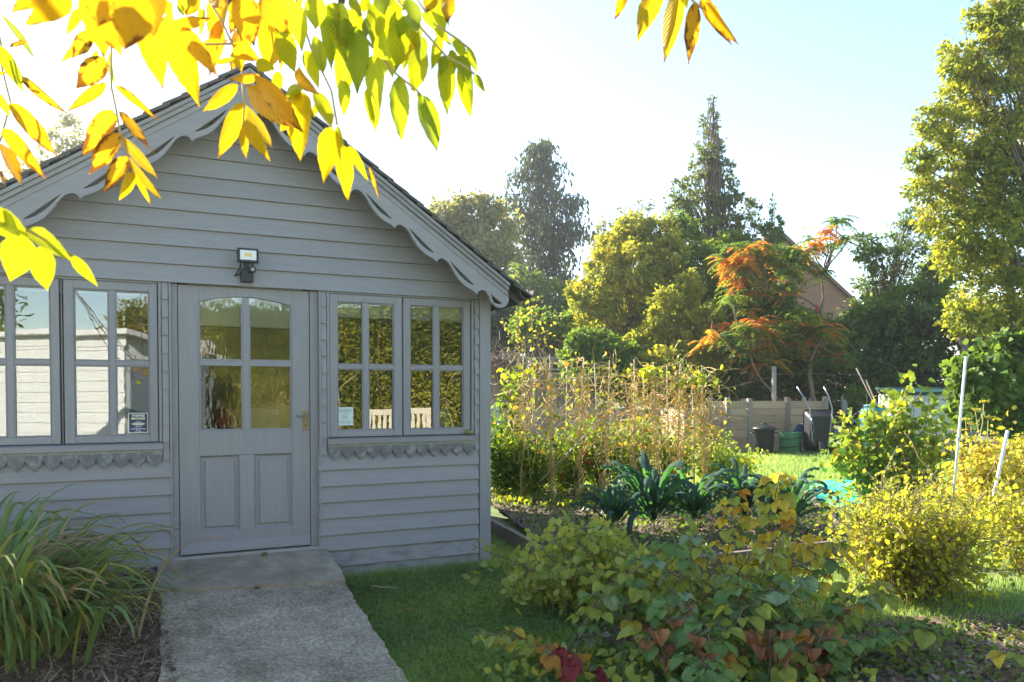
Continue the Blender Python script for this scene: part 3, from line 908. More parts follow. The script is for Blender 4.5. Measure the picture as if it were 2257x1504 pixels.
# ------------------------------------------------------------------ things in the middle distance
def face_cam(p):
    return math.atan2(-p.x, p.y) * 1.0


# raised bed edging
bed = empty('raised_bed', (0, 0, GZ), 'low timber edged vegetable bed between the hut corner and the lawn', 'raised bed')
for i in range(len(BED)):
    a, b = BED[i], BED[(i + 1) % len(BED)]
    if i in (2,): continue
    d = Vector((b[0] - a[0], b[1] - a[1], 0)); Ln = d.length
    nseg = max(1, round(Ln / 2.4))
    for k in range(nseg):
        q = MB(); q.box(0.004, Ln / nseg - .004, -.025, .025, -.04, .165)
        o = link('plank', q.mesh('plank', M['sleeper'], bevel=.004), None, bed)
        p0 = Vector((a[0], a[1], 0)) + d * (k / nseg)
        o.location = (p0.x, p0.y, 0); o.rotation_euler = (0, R(random.uniform(-.4, .4)), math.atan2(d.y, d.x))

# loose plank lying on the grass beyond
lp = empty('loose_plank', gp(1870, 1146), 'weathered plank lying in the sunny grass beside the turquoise sheet', 'plank', rz=R(-38))
q = MB(); q.box(-.55, .55, -.06, .06, 0, .045); link('board', q.mesh('board', M['plank_old'], bevel=.003), None, lp)

# turquoise sheet
tp = empty('tarpaulin', gp(1812, 1096), 'bright turquoise plastic sheet lying flat on the lawn', 'tarpaulin')
q = MB()
nu, nv = 30, 24
c_ = [gp(1715, 1068), gp(1895, 1064), gp(1925, 1122), gp(1745, 1128)]
for j in range(nv + 1):
    for i in range(nu + 1):
        u, v = i / nu, j / nv
        p = c_[0].lerp(c_[1], u).lerp(c_[3].lerp(c_[2], u), v) - tp.location
        q.v.append((p.x + .03 * math.sin(v * 9), p.y + .05 * math.sin(u * 11), .045 + .016 * hsh(u * 3, v * 4) + .010 * math.sin(u * 23 + v * 9)))
q.f = [(j * (nu + 1) + i, j * (nu + 1) + i + 1, (j + 1) * (nu + 1) + i + 1, (j + 1) * (nu + 1) + i) for j in range(nv) for i in range(nu)]
link('sheet', q.mesh('sheet', M['tarp'], smooth=True), None, tp)

# compost bins: timber bay seen from its shaded front, left side in the sun
FB = gp(1605, 1006)
FB = Vector((5.36, 19.3, GZ)); bin_rz = R(7)
cb = empty('compost_bay', FB, 'bare timber compost bay of stacked planks behind the black dustbin', 'compost bin', rz=bin_rz)
W_, D_ = 2.68, 1.25
rows = 7; ph = 0.180
for r in range(rows):
    z0 = 0.01 + r * ph; z1 = z0 + ph - .013
    for (x0, x1) in ((0.07, 0.60), (0.60, 1.62), (1.62, W_ - .03)):
        q = MB(); q.box(x0 + .003, x1 - .003, -.012, .012, z0, z1)
        link('plank', q.mesh('plank', M['plank'], bevel=.003), None, cb, rot=(R(random.uniform(-.8, .8)), R(random.uniform(-.15, .15)), 0), loc=(0, random.uniform(-.002, .002), 0))
    q = MB(); q.box(-.012, .012, .03, D_, z0, z1); link('plank', q.mesh('plank', M['plank'], bevel=.003), None, cb, loc=(0.06, 0, 0))
    q = MB(); q.box(-.012, .012, .03, D_, z0, z1); link('plank', q.mesh('plank', M['plank'], bevel=.003), None, cb, loc=(W_, 0, 0))
    q = MB(); q.box(.07, W_ - .02, -.012, .012, z0, z1); link('plank', q.mesh('plank', M['plank'], bevel=.003), None, cb, loc=(0, D_, 0))
for x, hgt in ((0.05, 1.34), (0.62, 1.32), (1.62, 1.35), (W_ - .04, 1.36)):
    q = MB(); q.box(x - .055, x + .055, -.045, -.013, 0, hgt); link('post', q.mesh('post', M['plank_old'], bevel=.004), None, cb)
    q = MB(); q.box(x - .045, x + .045, .014, .10, 0, hgt + .02); link('post', q.mesh('post', M['plank'], bevel=.004), None, cb)
for x in (0.05, W_):
    q = MB(); q.box(x - .05, x + .05, D_ - .1, D_ - .014, 0, 1.36); link('post', q.mesh('post', M['plank'], bevel=.004), None, cb)
# a second, lower bay to the left whose side faces the sun
cb2 = empty('compost_bay', Vector((3.80, 19.6, GZ)), 'low sunlit timber compost bay half hidden behind the dry bean vines', 'compost bin', rz=R(10))
for r in range(6):
    z0 = 0.01 + r * ph; z1 = z0 + ph - .013
    q = MB(); q.box(.03, 1.25, -.012, .012, z0, z1); link('plank', q.mesh('plank', M['plank'], bevel=.003), None, cb2)
    q = MB(); q.box(-.012, .012, -1.5, .02, z0, z1); link('plank', q.mesh('plank', M['plank'], bevel=.003), None, cb2)

# fence of old boards with concrete posts running behind
fn = empty('board_fence', (0, 0, GZ), 'low fence of grey boards slotted between round topped concrete posts', 'fence')
fpx = [(1005, 20.5), (1094, 20.0), (1345, 20.6), (1640, 21.0), (1791, 21.4), (1862, 21.6)]
fpts = [Vector((pt(px, 865, y).x, y, 0)) for px, y in fpx]
ftop = [1.18, 1.24, 1.22, 1.32, 1.36, 1.40]
for i, (p, tz) in enumerate(zip(fpts, ftop)):
    q = MB(); hw = .085
    o_ = [(-hw, 0), (hw, 0), (hw, tz - .05), (hw * .6, tz - .008), (0, tz), (-hw * .6, tz - .008), (-hw, tz - .05)]
    q.prism(o_, -.06, .06, 'y')
    o = link('concrete_post', q.mesh('concrete_post', M['postcrete'], bevel=.006), None, fn); o.location = (p.x, p.y, 0)
for i in range(len(fpts) - 2):
    a, b = fpts[i], fpts[i + 1]
    d = b - a
    nr = 6
    tz = min(ftop[i], ftop[i + 1]) - .18 + (.08 if i >= 3 else 0)
    for r in range(nr):
        h = tz / nr
        q = MB(); q.box(.09, d.length - .09, -.018, .018, r * h + .004, (r + 1) * h - .004)
        o = link('plank', q.mesh('plank', M['plank_old'], bevel=.003), None, fn)
        o.location = (a.x, a.y, .006); o.rotation_euler = (R(random.uniform(-1, 1)), R(random.uniform(-.3, .3)), math.atan2(d.y, d.x))

# taller close-board fence with trellis top at the left, dry creeper hanging on it
tf = empty('trellis_fence', (0, 0, GZ), 'tall brown close boarded fence topped with pale square trellis', 'fence')
xa, xb, yy = pt(985, 800, 24.0).x, pt(1312, 800, 24.0).x, 24.0
n = 30
for i in range(n):
    x = xa + (xb - xa) * i / n
    q = MB(); q.box(0, (xb - xa) / n - .006, -.010 - .004 * (i % 2), .008, 0, 2.12)
    link('board', q.mesh('board', M['plank_old']), None, tf, loc=(x, yy, 0))
for z in (2.20, 2.38, 2.56):
    q = MB(); q.box(xa, xb, -.012, .012, z - .022, z + .022); link('slat', q.mesh('slat', M['postcrete']), None, tf, loc=(0, yy - .03, 0))
ns = int((xb - xa) / .19)
for i in range(ns + 1):
    x = xa + (xb - xa) * i / ns
    q = MB(); q.box(x - .021, x + .021, -.012, .012, 2.15, 2.60); link('slat', q.mesh('slat', M['postcrete']), None, tf, loc=(0, yy - .056, 0))
for px in (1122, 1300):
    q = MB(); x = pt(px, 800, 24).x; q.box(x - .05, x + .05, .02, .11, 0, 2.66); link('post', q.mesh('post', M['plank_old']), None, tf, loc=(0, yy, 0))

# tall rough post with wires
tpz = pt(1706, 808, 19.8)
wp = empty('timber_post', Vector((tpz.x, 19.8, GZ)), 'tall rough timber post rising behind the compost bay', 'post')
q = MB(); q.tube([(0, 0, 0), (.01, 0, 1.0), (0, 0, tpz.z - GZ)], [.065, .062, .058], 10); link('shaft', q.mesh('shaft', M['plank_old'], smooth=True), None, wp)
q = MB(); q.tube([(-2.2, .1, 1.45), (-1.1, .03, 1.62), (0, 0, 1.90)], .008, 4); q.tube([(0, 0, 1.94), (1.2, .2, 1.97), (2.6, .5, 1.94)], .008, 4)
link('wire', q.mesh('wire', M['steel']), None, wp)

# black dustbin
db_ = gp(1684, 1003); s_ = db_.y
dbn = empty('dustbin', db_, 'black plastic dustbin with its lid on, standing before the compost bay', 'dustbin')
q = MB(); q.lathe([(.195, 0), (.205, .02), (.235, .58), (.25, .60), (.25, .62)], sides=26); link('body', q.mesh('body', M['black'], smooth=True), None, dbn)
for a in range(0, 360, 30):
    pass
q = MB(); q.lathe([(.272, .60), (.275, .635), (.25, .66), (.12, .700), (.01, .708)], sides=26); link('lid', q.mesh('lid', M['black'], smooth=True), None, dbn)
q = MB(); q.tube([(-.06, 0, .695), (-.055, 0, .745), (.055, 0, .745), (.06, 0, .695)], .018, 8); link('lid_handle', q.mesh('lid_handle', M['black'], smooth=True), None, dbn)
for s in (-1, 1):
    q = MB(); q.tube([(s * .235, -.06, .54), (s * .31, -.05, .52), (s * .31, .05, .52), (s * .235, .06, .54)], .014, 8); link('handle', q.mesh('handle', M['black'], smooth=True), None, dbn)

# green pop-up garden bag
gb_ = gp(1742, 1000)
gbn = empty('garden_bag', gb_, 'round green fabric garden waste bag beside the black dustbin', 'bag')
q = MB(); q.lathe([(.265, 0), (.275, .05), (.262, .17), (.278, .28), (.265, .40), (.272, .52), (.262, .53), (.25, .40), (.25, .06)], sides=28, cap=False); link('fabric', q.mesh('fabric', M['green_bag'], smooth=True), None, gbn)
q = MB()
ptsx = [(.272 * math.cos(2 * math.pi * i / 60 * 2.5), .272 * math.sin(2 * math.pi * i / 60 * 2.5), .03 + .5 * i / 60) for i in range(61)]
q.tube(ptsx, .010, 5); link('coil_rib', q.mesh('coil_rib', M['black']), None, gbn)
q = MB(); q.lathe([(.01, .30), (.255, .30)], sides=20, cap=False); link('garden_waste', q.mesh('garden_waste', M['soil']), None, gbn)
for k in range(3):
    q = MB(); q.tube([(-.05 + .04 * k, 0, .3), (-.10 + .06 * k, .02, .68 + .05 * k)], .006, 5); link('twig', q.mesh('twig', M['twig']), None, gbn)

# wheelbarrow standing on its nose, handles in the air
wbp = gp(1806, 1003); wbp.y -= 0.0
wbr = empty('wheelbarrow', wbp, 'dark wheelbarrow tipped up on its nose with grey handles in the air', 'wheelbarrow', rz=R(-12))
q = MB()
o0 = [(-.20, .06), (.20, .06), (.28, .98), (-.28, .98)]
# tray as an open shell: floor + flared rim, standing upright
def rr_(hw, hz0, hz1, y):
    out = []
    for (sx, sz, cx0, cz0) in ((1, 0, hw - .09, hz0 + .09), (1, 1, hw - .09, hz1 - .09), (-1, 1, -hw + .09, hz1 - .09), (-1, 0, -hw + .09, hz0 + .09)):
        st = {(1, 0): 270, (1, 1): 0, (-1, 1): 90, (-1, 0): 180}[(sx, sz)]
        for k in range(5):
            a = R(st + 22.5 * k)
            out.append((cx0 + .09 * math.cos(a), y, cz0 + .09 * math.sin(a)))
    return out
rg = [rr_(.24, .22, .92, -.10), rr_(.33, .10, 1.06, .16), rr_(.35, .08, 1.08, .16)]
for r in rg: q.v += r
nn = 20
for k in range(2):
    for i in range(nn):
        q.f.append((k * nn + i, k * nn + (i + 1) % nn, (k + 1) * nn + (i + 1) % nn, (k + 1) * nn + i))
q.f.append(tuple(range(nn)))
link('tray', q.mesh('tray', M['black'], smooth=False), None, wbr)
for s in (-1, 1):
    q = MB(); q.tube([(s * .05, -.16, .10), (s * .18, -.16, .35), (s * .24, -.15, .85), (s * .25, -.16, 1.10), (s * .29 - .12, -.10, 1.42), (s * .30 - .22, -.05, 1.62)], .018, 8)
    link('handle', q.mesh('handle', M['steel'], smooth=True), None, wbr)
    q = MB(); q.tube([(s * .24, -.15, .98), (s * .24, -.46, .80), (s * .20, -.48, .62), (s * .18, -.15, .45)], .016, 8)
    link('leg', q.mesh('leg', M['steel'], smooth=True), None, wbr)
q = MB(); q.tube([(-.05, -.24, .17), (.05, -.24, .17)], .17, 18); link('wheel', q.mesh('wheel', M['black'], smooth=False), None, wbr)

# blue bucket, brown box, slate-grey board, hidden tub
bk = gp(1778, 1001) + Vector((0, .25, .42))
bkt = empty('bucket', bk, 'dark blue bucket tipped on its side above the brown box', 'bucket')
q = MB(); q.lathe([(.12, 0), (.125, .01), (.165, .30), (.172, .31), (.160, .31), (.12, .02)], sides=20, cap=False); q.lathe([(.001, .012), (.12, .012)], sides=20, cap=False)
link('pail', q.mesh('pail', M['blue'], smooth=True), None, bkt, rot=(R(20), R(-62), 0), loc=(.12, 0, .02))
q = MB(); q.tube([(-.165, 0, .30), (-.13, 0, .12), (0, 0, .05), (.13, 0, .12), (.165, 0, .30)], .006, 6); link('handle', q.mesh('handle', M['steel']), None, bkt, rot=(R(20), R(-62), 0), loc=(.12, -.05, .05))
bxp = gp(1790, 1000)
bxx = empty('cardboard_box', bxp + Vector((0, -.12, 0)), 'small brown cardboard box with a hand hole standing under the blue bucket', 'box', rz=R(-8))
q = MB()
q.box(-.16, .16, -.10, -.092, 0, .26); q.box(-.16, .16, .092, .10, 0, .30); q.box(-.16, -.152, -.092, .092, 0, .30); q.box(.152, .16, -.092, .092, 0, .30)
link('carton', q.mesh('carton', M['card']), None, bxx)
q = MB(); q.box(-.16, .16, -.10, -.092, .2605, .30); link('flap', q.mesh('flap', M['card']), None, bxx)
q = MB(); q.box(-.045, .045, -.1035, -.1005, .205, .235); link('hand_hole', q.mesh('hand_hole', M['black']), None, bxx)
tubp = gp(1822, 1001)
tub = empty('black_tub', tubp + Vector((0.02, .1, 0)), 'squat black tub on the grass behind the leaning grey board', 'tub')
q = MB(); q.lathe([(.20, 0), (.24, .38), (.25, .40), (.22, .40), (.19, .03)], sides=22, cap=False); link('bowl', q.mesh('bowl', M['black'], smooth=True), None, tub)
sb_ = gp(1838, 992)
sbd = empty('grey_board', sb_ + Vector((0, -.25, 0)), 'blue grey rectangular board leaning against the black tub', 'board', rz=R(-14))
q = MB(); q.box(-.17, .17, -.012, .012, 0, .56); link('panel', q.mesh('panel', M['slate'], bevel=.003), None, sbd, rot=(R(-16), R(-9), 0))

# white hose loop
hl = gp(1880, 1001)
hs = empty('hose', Vector((hl.x, hl.y, GZ)), 'pale hose end curling up beside the teal barrel', 'hose')
q = MB(); q.tube([(.12, 0, 0), (.12, 0, .55), (.10, 0, .72), (.04, 0, .80), (-.03, 0, .76), (-.06, 0, .62)], .014, 7); link('tube', q.mesh('tube', M['white_plastic'], smooth=True), None, hs)

# teal barrel
tbp = gp(1926, 1010)
tbr = empty('teal_barrel', Vector((tbp.x, 17.4, GZ)), 'teal plastic barrel half hidden behind the leafy shrub', 'barrel')
q = MB(); q.lathe([(.30, 0), (.34, .15), (.35, .5), (.34, .95), (.30, 1.10), (.22, 1.16)], sides=24); link('drum', q.mesh('drum', M['teal'], smooth=True), None, tbr)
q = MB(); q.lathe([(.24, 1.161), (.25, 1.20), (.05, 1.23), (.01, 1.23)], sides=24); link('lid', q.mesh('lid', M['teal'], smooth=True), None, tbr)
for (px0, py0, px1, py1, lab) in ((1888, 812, 1926, 888, 'long grey wooden pole leaning above the teal barrel'), (1909, 838, 1932, 890, 'short grey stick leaning beside the long pole above the teal barrel')):
    a, b = pt(px0, py0, 17.6), pt(px1, py1, 17.6)
    b2 = b + (b - a).normalized() * ((b.z - GZ) / max(.1, (a.z - b.z)) * (a - b).length)
    po = empty('leaning_pole', Vector((b2.x, b2.y, GZ)), lab, 'pole')
    q = MB(); q.tube([(0, 0, 0), a - Vector((b2.x, b2.y, GZ))], .018, 7); link('shaft', q.mesh('shaft', M['plank_old'], smooth=True), None, po)

# plastic storage shed with green lid
sp = Vector((pt(1962, 950, 16.8).x, 16.8, GZ))
ss = empty('storage_shed', sp, 'pale grey plastic garden storage box with a dark green lid', 'storage box', rz=R(-9))
wS, dS, hS = 1.27, .86, 1.44
q = MB(); q.box(0, wS, 0, dS, 0, hS); link('body', q.mesh('body', M['white_plastic'], bevel=.02), None, ss)
for (a, b) in ((.06, .62), (.65, 1.21)):
    q = MB(); q.box(a, b, -.022, -.001, .08, hS - .10); d_ = link('door', q.mesh('door', M['white_plastic'], bevel=.008), None, ss)
    for k in range(3):
        xx = a + .06 + k * .155
        q = MB(); q.box(xx, xx + .13, -.030, -.0225, .16, hS - .20); link('groove_panel', q.mesh('groove_panel', M['white_plastic'], bevel=.006), None, d_)
for k in range(6):
    z = .12 + k * .21
    q = MB(); q.box(wS + .001, wS + .018, .05, dS - .05, z, z + .195); link('side_panel', q.mesh('side_panel', M['white_plastic'], bevel=.006), None, ss)
q = MB(); q.prism([(-.07, hS + .003), (-.07, hS + .06), (dS + .03, hS + .16), (dS + .03, hS + .10)], -.06, wS + .06, 'x'); link('lid', q.mesh('lid', M['green_plastic'], bevel=.012), None, ss)

# white poles
for (pa, pb, y, lab) in (((2129, 786), (2103, 1075), 7.6, 'tall white pole leaning slightly right among the yellow bushes'), ((2221, 949), (2191, 1090), 6.6, 'short white pole near the right edge among yellow bushes')):
    a, b = pt(pa[0], pa[1], y), pt(pb[0], pb[1], y)
    k = (b.z - GZ) / (a.z - b.z)
    g_ = b + (b - a) * k
    po = empty('white_pole', Vector((g_.x, g_.y, GZ)), lab, 'pole')
    q = MB(); rr0 = .0135
    q.tube([(0, 0, 0), a - Vector((g_.x, g_.y, GZ))], rr0, 8); link('shaft', q.mesh('shaft', M['pole'], smooth=True), None, po)
    q = MB(); tt = a - Vector((g_.x, g_.y, GZ)); q.tube([tt * .55, tt * .57], rr0 + .004, 8); link('clip', q.mesh('clip', M['white_plastic']), None, po)

# dead stump of a pole in front of the trees, right
q = MB(); mpb = Vector((pt(2118, 800, 17).x, 17, GZ)); mp_ = empty('dead_trunk', mpb, 'short grey dead trunk rising before the trees above the white pole', 'trunk')
tt = pt(2128, 742, 17) - mpb
q.tube([(0, 0, 0), tt * .5 + Vector((.04, 0, 0)), tt], [.11, .085, .07], 9); link('stem', q.mesh('stem', M['bark'], smooth=True), None, mp_)
q = MB(); q.tube([tt * .9, tt * .97 + Vector((-.15, 0, .05))], [.05, .045], 7); link('stub', q.mesh('stub', M['bark'], smooth=True), None, mp_)

# ------------------------------------------------------------------ far buildings
HY = 42.0
ap_, er_ = pt(1712, 512, HY), pt(1872, 660, HY)
hs_ = empty('brick_house', Vector((ap_.x, HY, GZ)), 'brown brick house gable showing between the trees', 'house')
hwid = (er_.x - ap_.x) * 1.35; hz_ = ap_.z - GZ; he_ = hz_ - (hz_ - (er_.z - GZ)) * 1.35
q = MB(); q.prism([(-hwid, 0), (hwid, 0), (hwid, he_), (0, hz_), (-hwid, he_)], 0, .3, 'y'); link('gable_wall', q.mesh('gable_wall', M['brick']), None, hs_)
q = MB(); q.box(-hwid, hwid, .301, 9.7, 0, he_); link('wall', q.mesh('wall', M['brick']), None, hs_)
for s in (-1, 1):
    q = MB(); k = (hz_ - he_) / hwid
    q.prism([(0, hz_ + .02), (s * (hwid + .4), he_ - .4 * k + .02), (s * (hwid + .4), he_ - .4 * k + .22), (0, hz_ + .24)][::s], -.22, 10, 'y'); link('roof', q.mesh('roof', M['rooftile']), None, hs_)

TY = 125.0
ta, tb2 = pt(1303, 525, TY), pt(1372, 525, TY)
ct_ = empty('church_tower', Vector(((ta.x + tb2.x) / 2, TY, GZ)), 'pale stone church tower with battlements rising over the hedge trees', 'tower')
hw = (tb2.x - ta.x) / 2; th_ = ta.z - GZ
q = MB(); q.box(-hw, hw, -hw, hw, 0, th_ - 1.3); link('tower_body', q.mesh('tower_body', M['stone']), None, ct_)
q = MB(); q.box(-hw - .15, hw + .15, -hw - .15, hw + .15, th_ - 1.6, th_ - 1.301); link('string_course', q.mesh('string_course', M['stone']), None, ct_)
for i in range(4):
    x = -hw + i * (2 * hw - 1.0) / 3
    for y in (-hw, hw - .5):
        q = MB(); q.box(x, x + 1.0, y, y + .5, th_ - 1.3, th_ + .2); link('merlon', q.mesh('merlon', M['stone']), None, ct_)
q = MB(); q.box(-hw - 1.5, -hw - .01, -hw + .5, -hw + 2.0, 0, th_ - 4.2); link('stair_turret', q.mesh('stair_turret', M['stone']), None, ct_)

# glimpse of a pale greenhouse roof through the hedge
ghp = Vector((pt(1880, 745, 30).x, 30, GZ))
gh = empty('outbuilding', ghp, 'grey outbuilding with a pale roof edge glimpsed through the dark hedge', 'shed')
q = MB(); q.box(0, 3.2, 0, 2.5, 0, 3.0); link('wall', q.mesh('wall', M['plank_old']), None, gh)
q = MB(); q.prism([(-.1, 3.001), (2.6, 3.001), (2.6, 3.5), (-.1, 3.12)], -.1, 3.3, 'x'); link('roof', q.mesh('roof', M['white_plastic']), None, gh)

# ------------------------------------------------------------------ behind the camera, seen in the window panes
sc_ = Vector((0.25, -1.25, 0)); sd = Vector((-0.36, -0.933, 0))
wsd = empty('white_shed', Vector((sc_.x, sc_.y, GZ)), 'white lapboard shed reflected in the left hut windows', 'shed', rz=math.atan2(sd.y, sd.x))
SLn, SHt, SDp = 3.4, 2.38, 1.9
for k in range(14):
    z0 = .02 + k * .165
    q = MB(); q.prism([(-.0 , z0), (0.022, z0), (.008, z0 + .178), (0, z0 + .178)][::-1], 0, SLn, 'x')
    o = link('board', q.mesh('board', M['white']), None, wsd); o.scale = (1, -1, 1)
q = MB(); q.box(0.01, SLn - .01, .003, SDp, 0, SHt - .02); link('wall', q.mesh('wall', M['white']), None, wsd)
q = MB(); q.box(-.03, SLn, -.03, -.023, SHt - .16, SHt); link('fascia', q.mesh('fascia', M['white']), None, wsd)
q = MB(); q.prism([(-.16, SHt + .02), (SDp + .15, SHt - .30), (SDp + .15, SHt - .22), (-.16, SHt + .10)], -.18, SLn + .15, 'x'); link('roof', q.mesh('roof', M['white']), None, wsd)
q = MB(); q.box(-.012, .009, .10, SDp - .1, .05, SHt - .35); link('end_wall', q.mesh('end_wall', M['slate']), None, wsd)

bp = Vector((3.55, 1.35, GZ))
bn = empty('garden_bench', bp, 'slatted wooden garden bench reflected in the right hut windows', 'bench', rz=R(-135))
q = MB()
for s in (-.50, .50):
    q = MB(); q.box(s - .035, s + .035, .20, .27, 0, 1.22); link('leg', q.mesh('leg', M['bench']), None, bn)
    q = MB(); q.box(s - .035, s + .035, -.27, -.20, 0, .68); link('leg', q.mesh('leg', M['bench']), None, bn)
    q = MB(); q.box(s - .04, s + .04, -.31, .22, .681, .72); link('armrest', q.mesh('armrest', M['bench']), None, bn)
for k in range(5):
    q = MB(); q.box(-.46, .46, -.27 + k * .10, -.19 + k * .10, .46, .49); link('slat', q.mesh('slat', M['bench']), None, bn)
for z in (.60, 1.12):
    q = MB(); q.box(-.465, .465, .215, .255, z, z + .095); link('rail', q.mesh('rail', M['bench']), None, bn)
for k in range(10):
    x = -.42 + k * .0935
    q = MB(); q.box(x - .027, x + .027, .222, .246, .696, 1.119); link('slat', q.mesh('slat', M['bench']), None, bn)
# ------------------------------------------------------------------ vegetation tools
def nrmz(a):
    return a / np.maximum(np.linalg.norm(a, axis=1, keepdims=True), 1e-9)


T_RHOMB = (np.array([(0, 0, 0), (-.5, .45, .10), (0, 1, -.05), (.5, .45, .10)], float), [(0, 3, 2), (0, 2, 1)])
T_LEAF = (np.array([(0, 0, 0), (-.36, .28, .07), (-.38, .6, .05), (0, 1, -.16), (.38, .6, .05), (.36, .28, .07), (0, .5, 0)], float),
          [(0, 6, 1), (1, 6, 2), (2, 6, 3), (3, 6, 4), (4, 6, 5), (5, 6, 0)])
T_BLADE = (np.array([(-.5, 0, 0), (.5, 0, 0), (.38, .5, .06), (-.38, .5, .06), (0, 1, .28)], float), [(0, 1, 2), (0, 2, 3), (3, 2, 4)])
T_CHIP = (np.array([(-.5, -.5, 0), (.5, -.4, .06), (.42, .5, 0), (-.45, .45, .08)], float), [(0, 1, 2), (0, 2, 3)])
_lob = []
for k in range(5):
    a = R(-100 + 50 * k)
    _lob.append((math.sin(a) * .62, .45 + .55 * math.cos(a), .04))
    if k < 4:
        a2 = R(-75 + 50 * k); _lob.append((math.sin(a2) * .36, .45 + .32 * math.cos(a2), .0))
T_LOBED = (np.array([(0, 0, 0), (0, .42, .06)] + _lob, float), [(1, 2 + i + 1, 2 + i) for i in range(len(_lob) - 1)] + [(0, 1, 2), (1, 0, len(_lob) + 1)])


def scatter(name, tmpl, pos, dirs, nrm, size, width, val, mat, parent=None, kind=None):
    """Joined mesh of many leaves: tmpl at each pos, y along dirs, z along nrm."""
    tv, tf = tmpl
    n = len(pos)
    if np.isscalar(size): size = np.full(n, size)
    d = nrmz(np.asarray(dirs, float))
    x = nrmz(np.cross(d, nrm) + 1e-6)
    z = np.cross(x, d)
    V = (pos[:, None, :]
         + x[:, None, :] * (tv[None, :, 0:1] * (size * width)[:, None, None])
         + d[:, None, :] * (tv[None, :, 1:2] * size[:, None, None])
         + z[:, None, :] * (tv[None, :, 2:3] * size[:, None, None]))
    k = len(tv)
    F = np.array(tf, dtype=np.int64)
    nf = len(F)
    faces = (F[None] + (np.arange(n) * k)[:, None, None]).reshape(-1, 3)
    me = bpy.data.meshes.new(name)
    me.vertices.add(n * k); me.vertices.foreach_set('co', V.reshape(-1).astype(np.float32))
    me.loops.add(len(faces) * 3); me.loops.foreach_set('vertex_index', faces.reshape(-1).astype(np.int32))
    me.polygons.add(len(faces))
    me.polygons.foreach_set('loop_start', np.arange(0, len(faces) * 3, 3, dtype=np.int32))
    at = me.attributes.new('v', 'FLOAT', 'POINT')
    at.data.foreach_set('value', np.repeat(np.clip(val, 0, 1), k).astype(np.float32))
    me.update(calc_edges=True)
    me.materials.append(mat)
    return link(name, me, None, parent, kind=kind)


def rdir(n, up=0.0, spread=1.0):
    a = rng.normal(size=(n, 3)) * spread
    a[:, 2] += up
    return nrmz(a)


def clump_points(clumps, n, sub=26, sigma=0.20, shell=0.55):
    """Points grouped into sprays: every clump is an ellipsoid (centre, radii, weight) holding small sprays.
    Returns positions, outward directions, spray centres and a slow per-spray random."""
    w = np.array([c[2] for c in clumps], float); w /= w.sum()
    P, O, C, Q = [], [], [], []
    for (c, r, _), wi in zip(clumps, w):
        m = max(6, int(n * wi))
        c = np.array(c, float); r = np.array(r, float)
        ks = max(5, int(sub))
        dr = rdir(ks)
        rad = rng.uniform(shell, 1.0, size=(ks, 1))
        cen = c + dr * rad * r
        q = rng.random(ks)
        idx = rng.integers(0, ks, m)
        off = rng.normal(size=(m, 3)) * sigma * r * rng.uniform(.5, 1.3, size=(m, 1))
        P.append(cen[idx] + off); O.append(nrmz(dr[idx] + 0.3 * rdir(m))); C.append(cen); Q.append(q[idx])
    return np.concatenate(P), np.concatenate(O), np.concatenate(C), np.concatenate(Q)


def px_clumps(lst, y, base, jitter=1.0):
    """(px, py, rx_px, rz_px[, dy, weight]) at depth y -> ellipsoids relative to base."""
    out = []
    for c in lst:
        px, py, rx, rz = c[:4]
        yy = y + (c[4] if len(c) > 4 else rng.uniform(-.6, .6) * jitter)
        p = pt(px, py, yy) - Vector(base)
        r = (rx * yy / 1700, max(rx, rz) * yy / 1700 * .8, rz * yy / 1700)
        out.append((tuple(p), r, r[0] * r[2] if len(c) < 6 else r[0] * r[2] * c[5]))
    return out


def wob(a, b, n, amp, sag=0.0):
    a, b = Vector(a), Vector(b)
    L = (b - a).length
    out = []
    ph = random.uniform(0, 6.28), random.uniform(0, 6.28)
    for i in range(n + 1):
        t = i / n
        p = a.lerp(b, t)
        e = math.sin(math.pi * t) if n > 2 else 0
        p = p + Vector((math.sin(t * 5 + ph[0]) * amp * L * e, math.cos(t * 4 + ph[1]) * amp * L * e, -sag * L * e + math.sin(t * 7 + ph[1]) * amp * .5 * L * e))
        out.append(p)
    return out


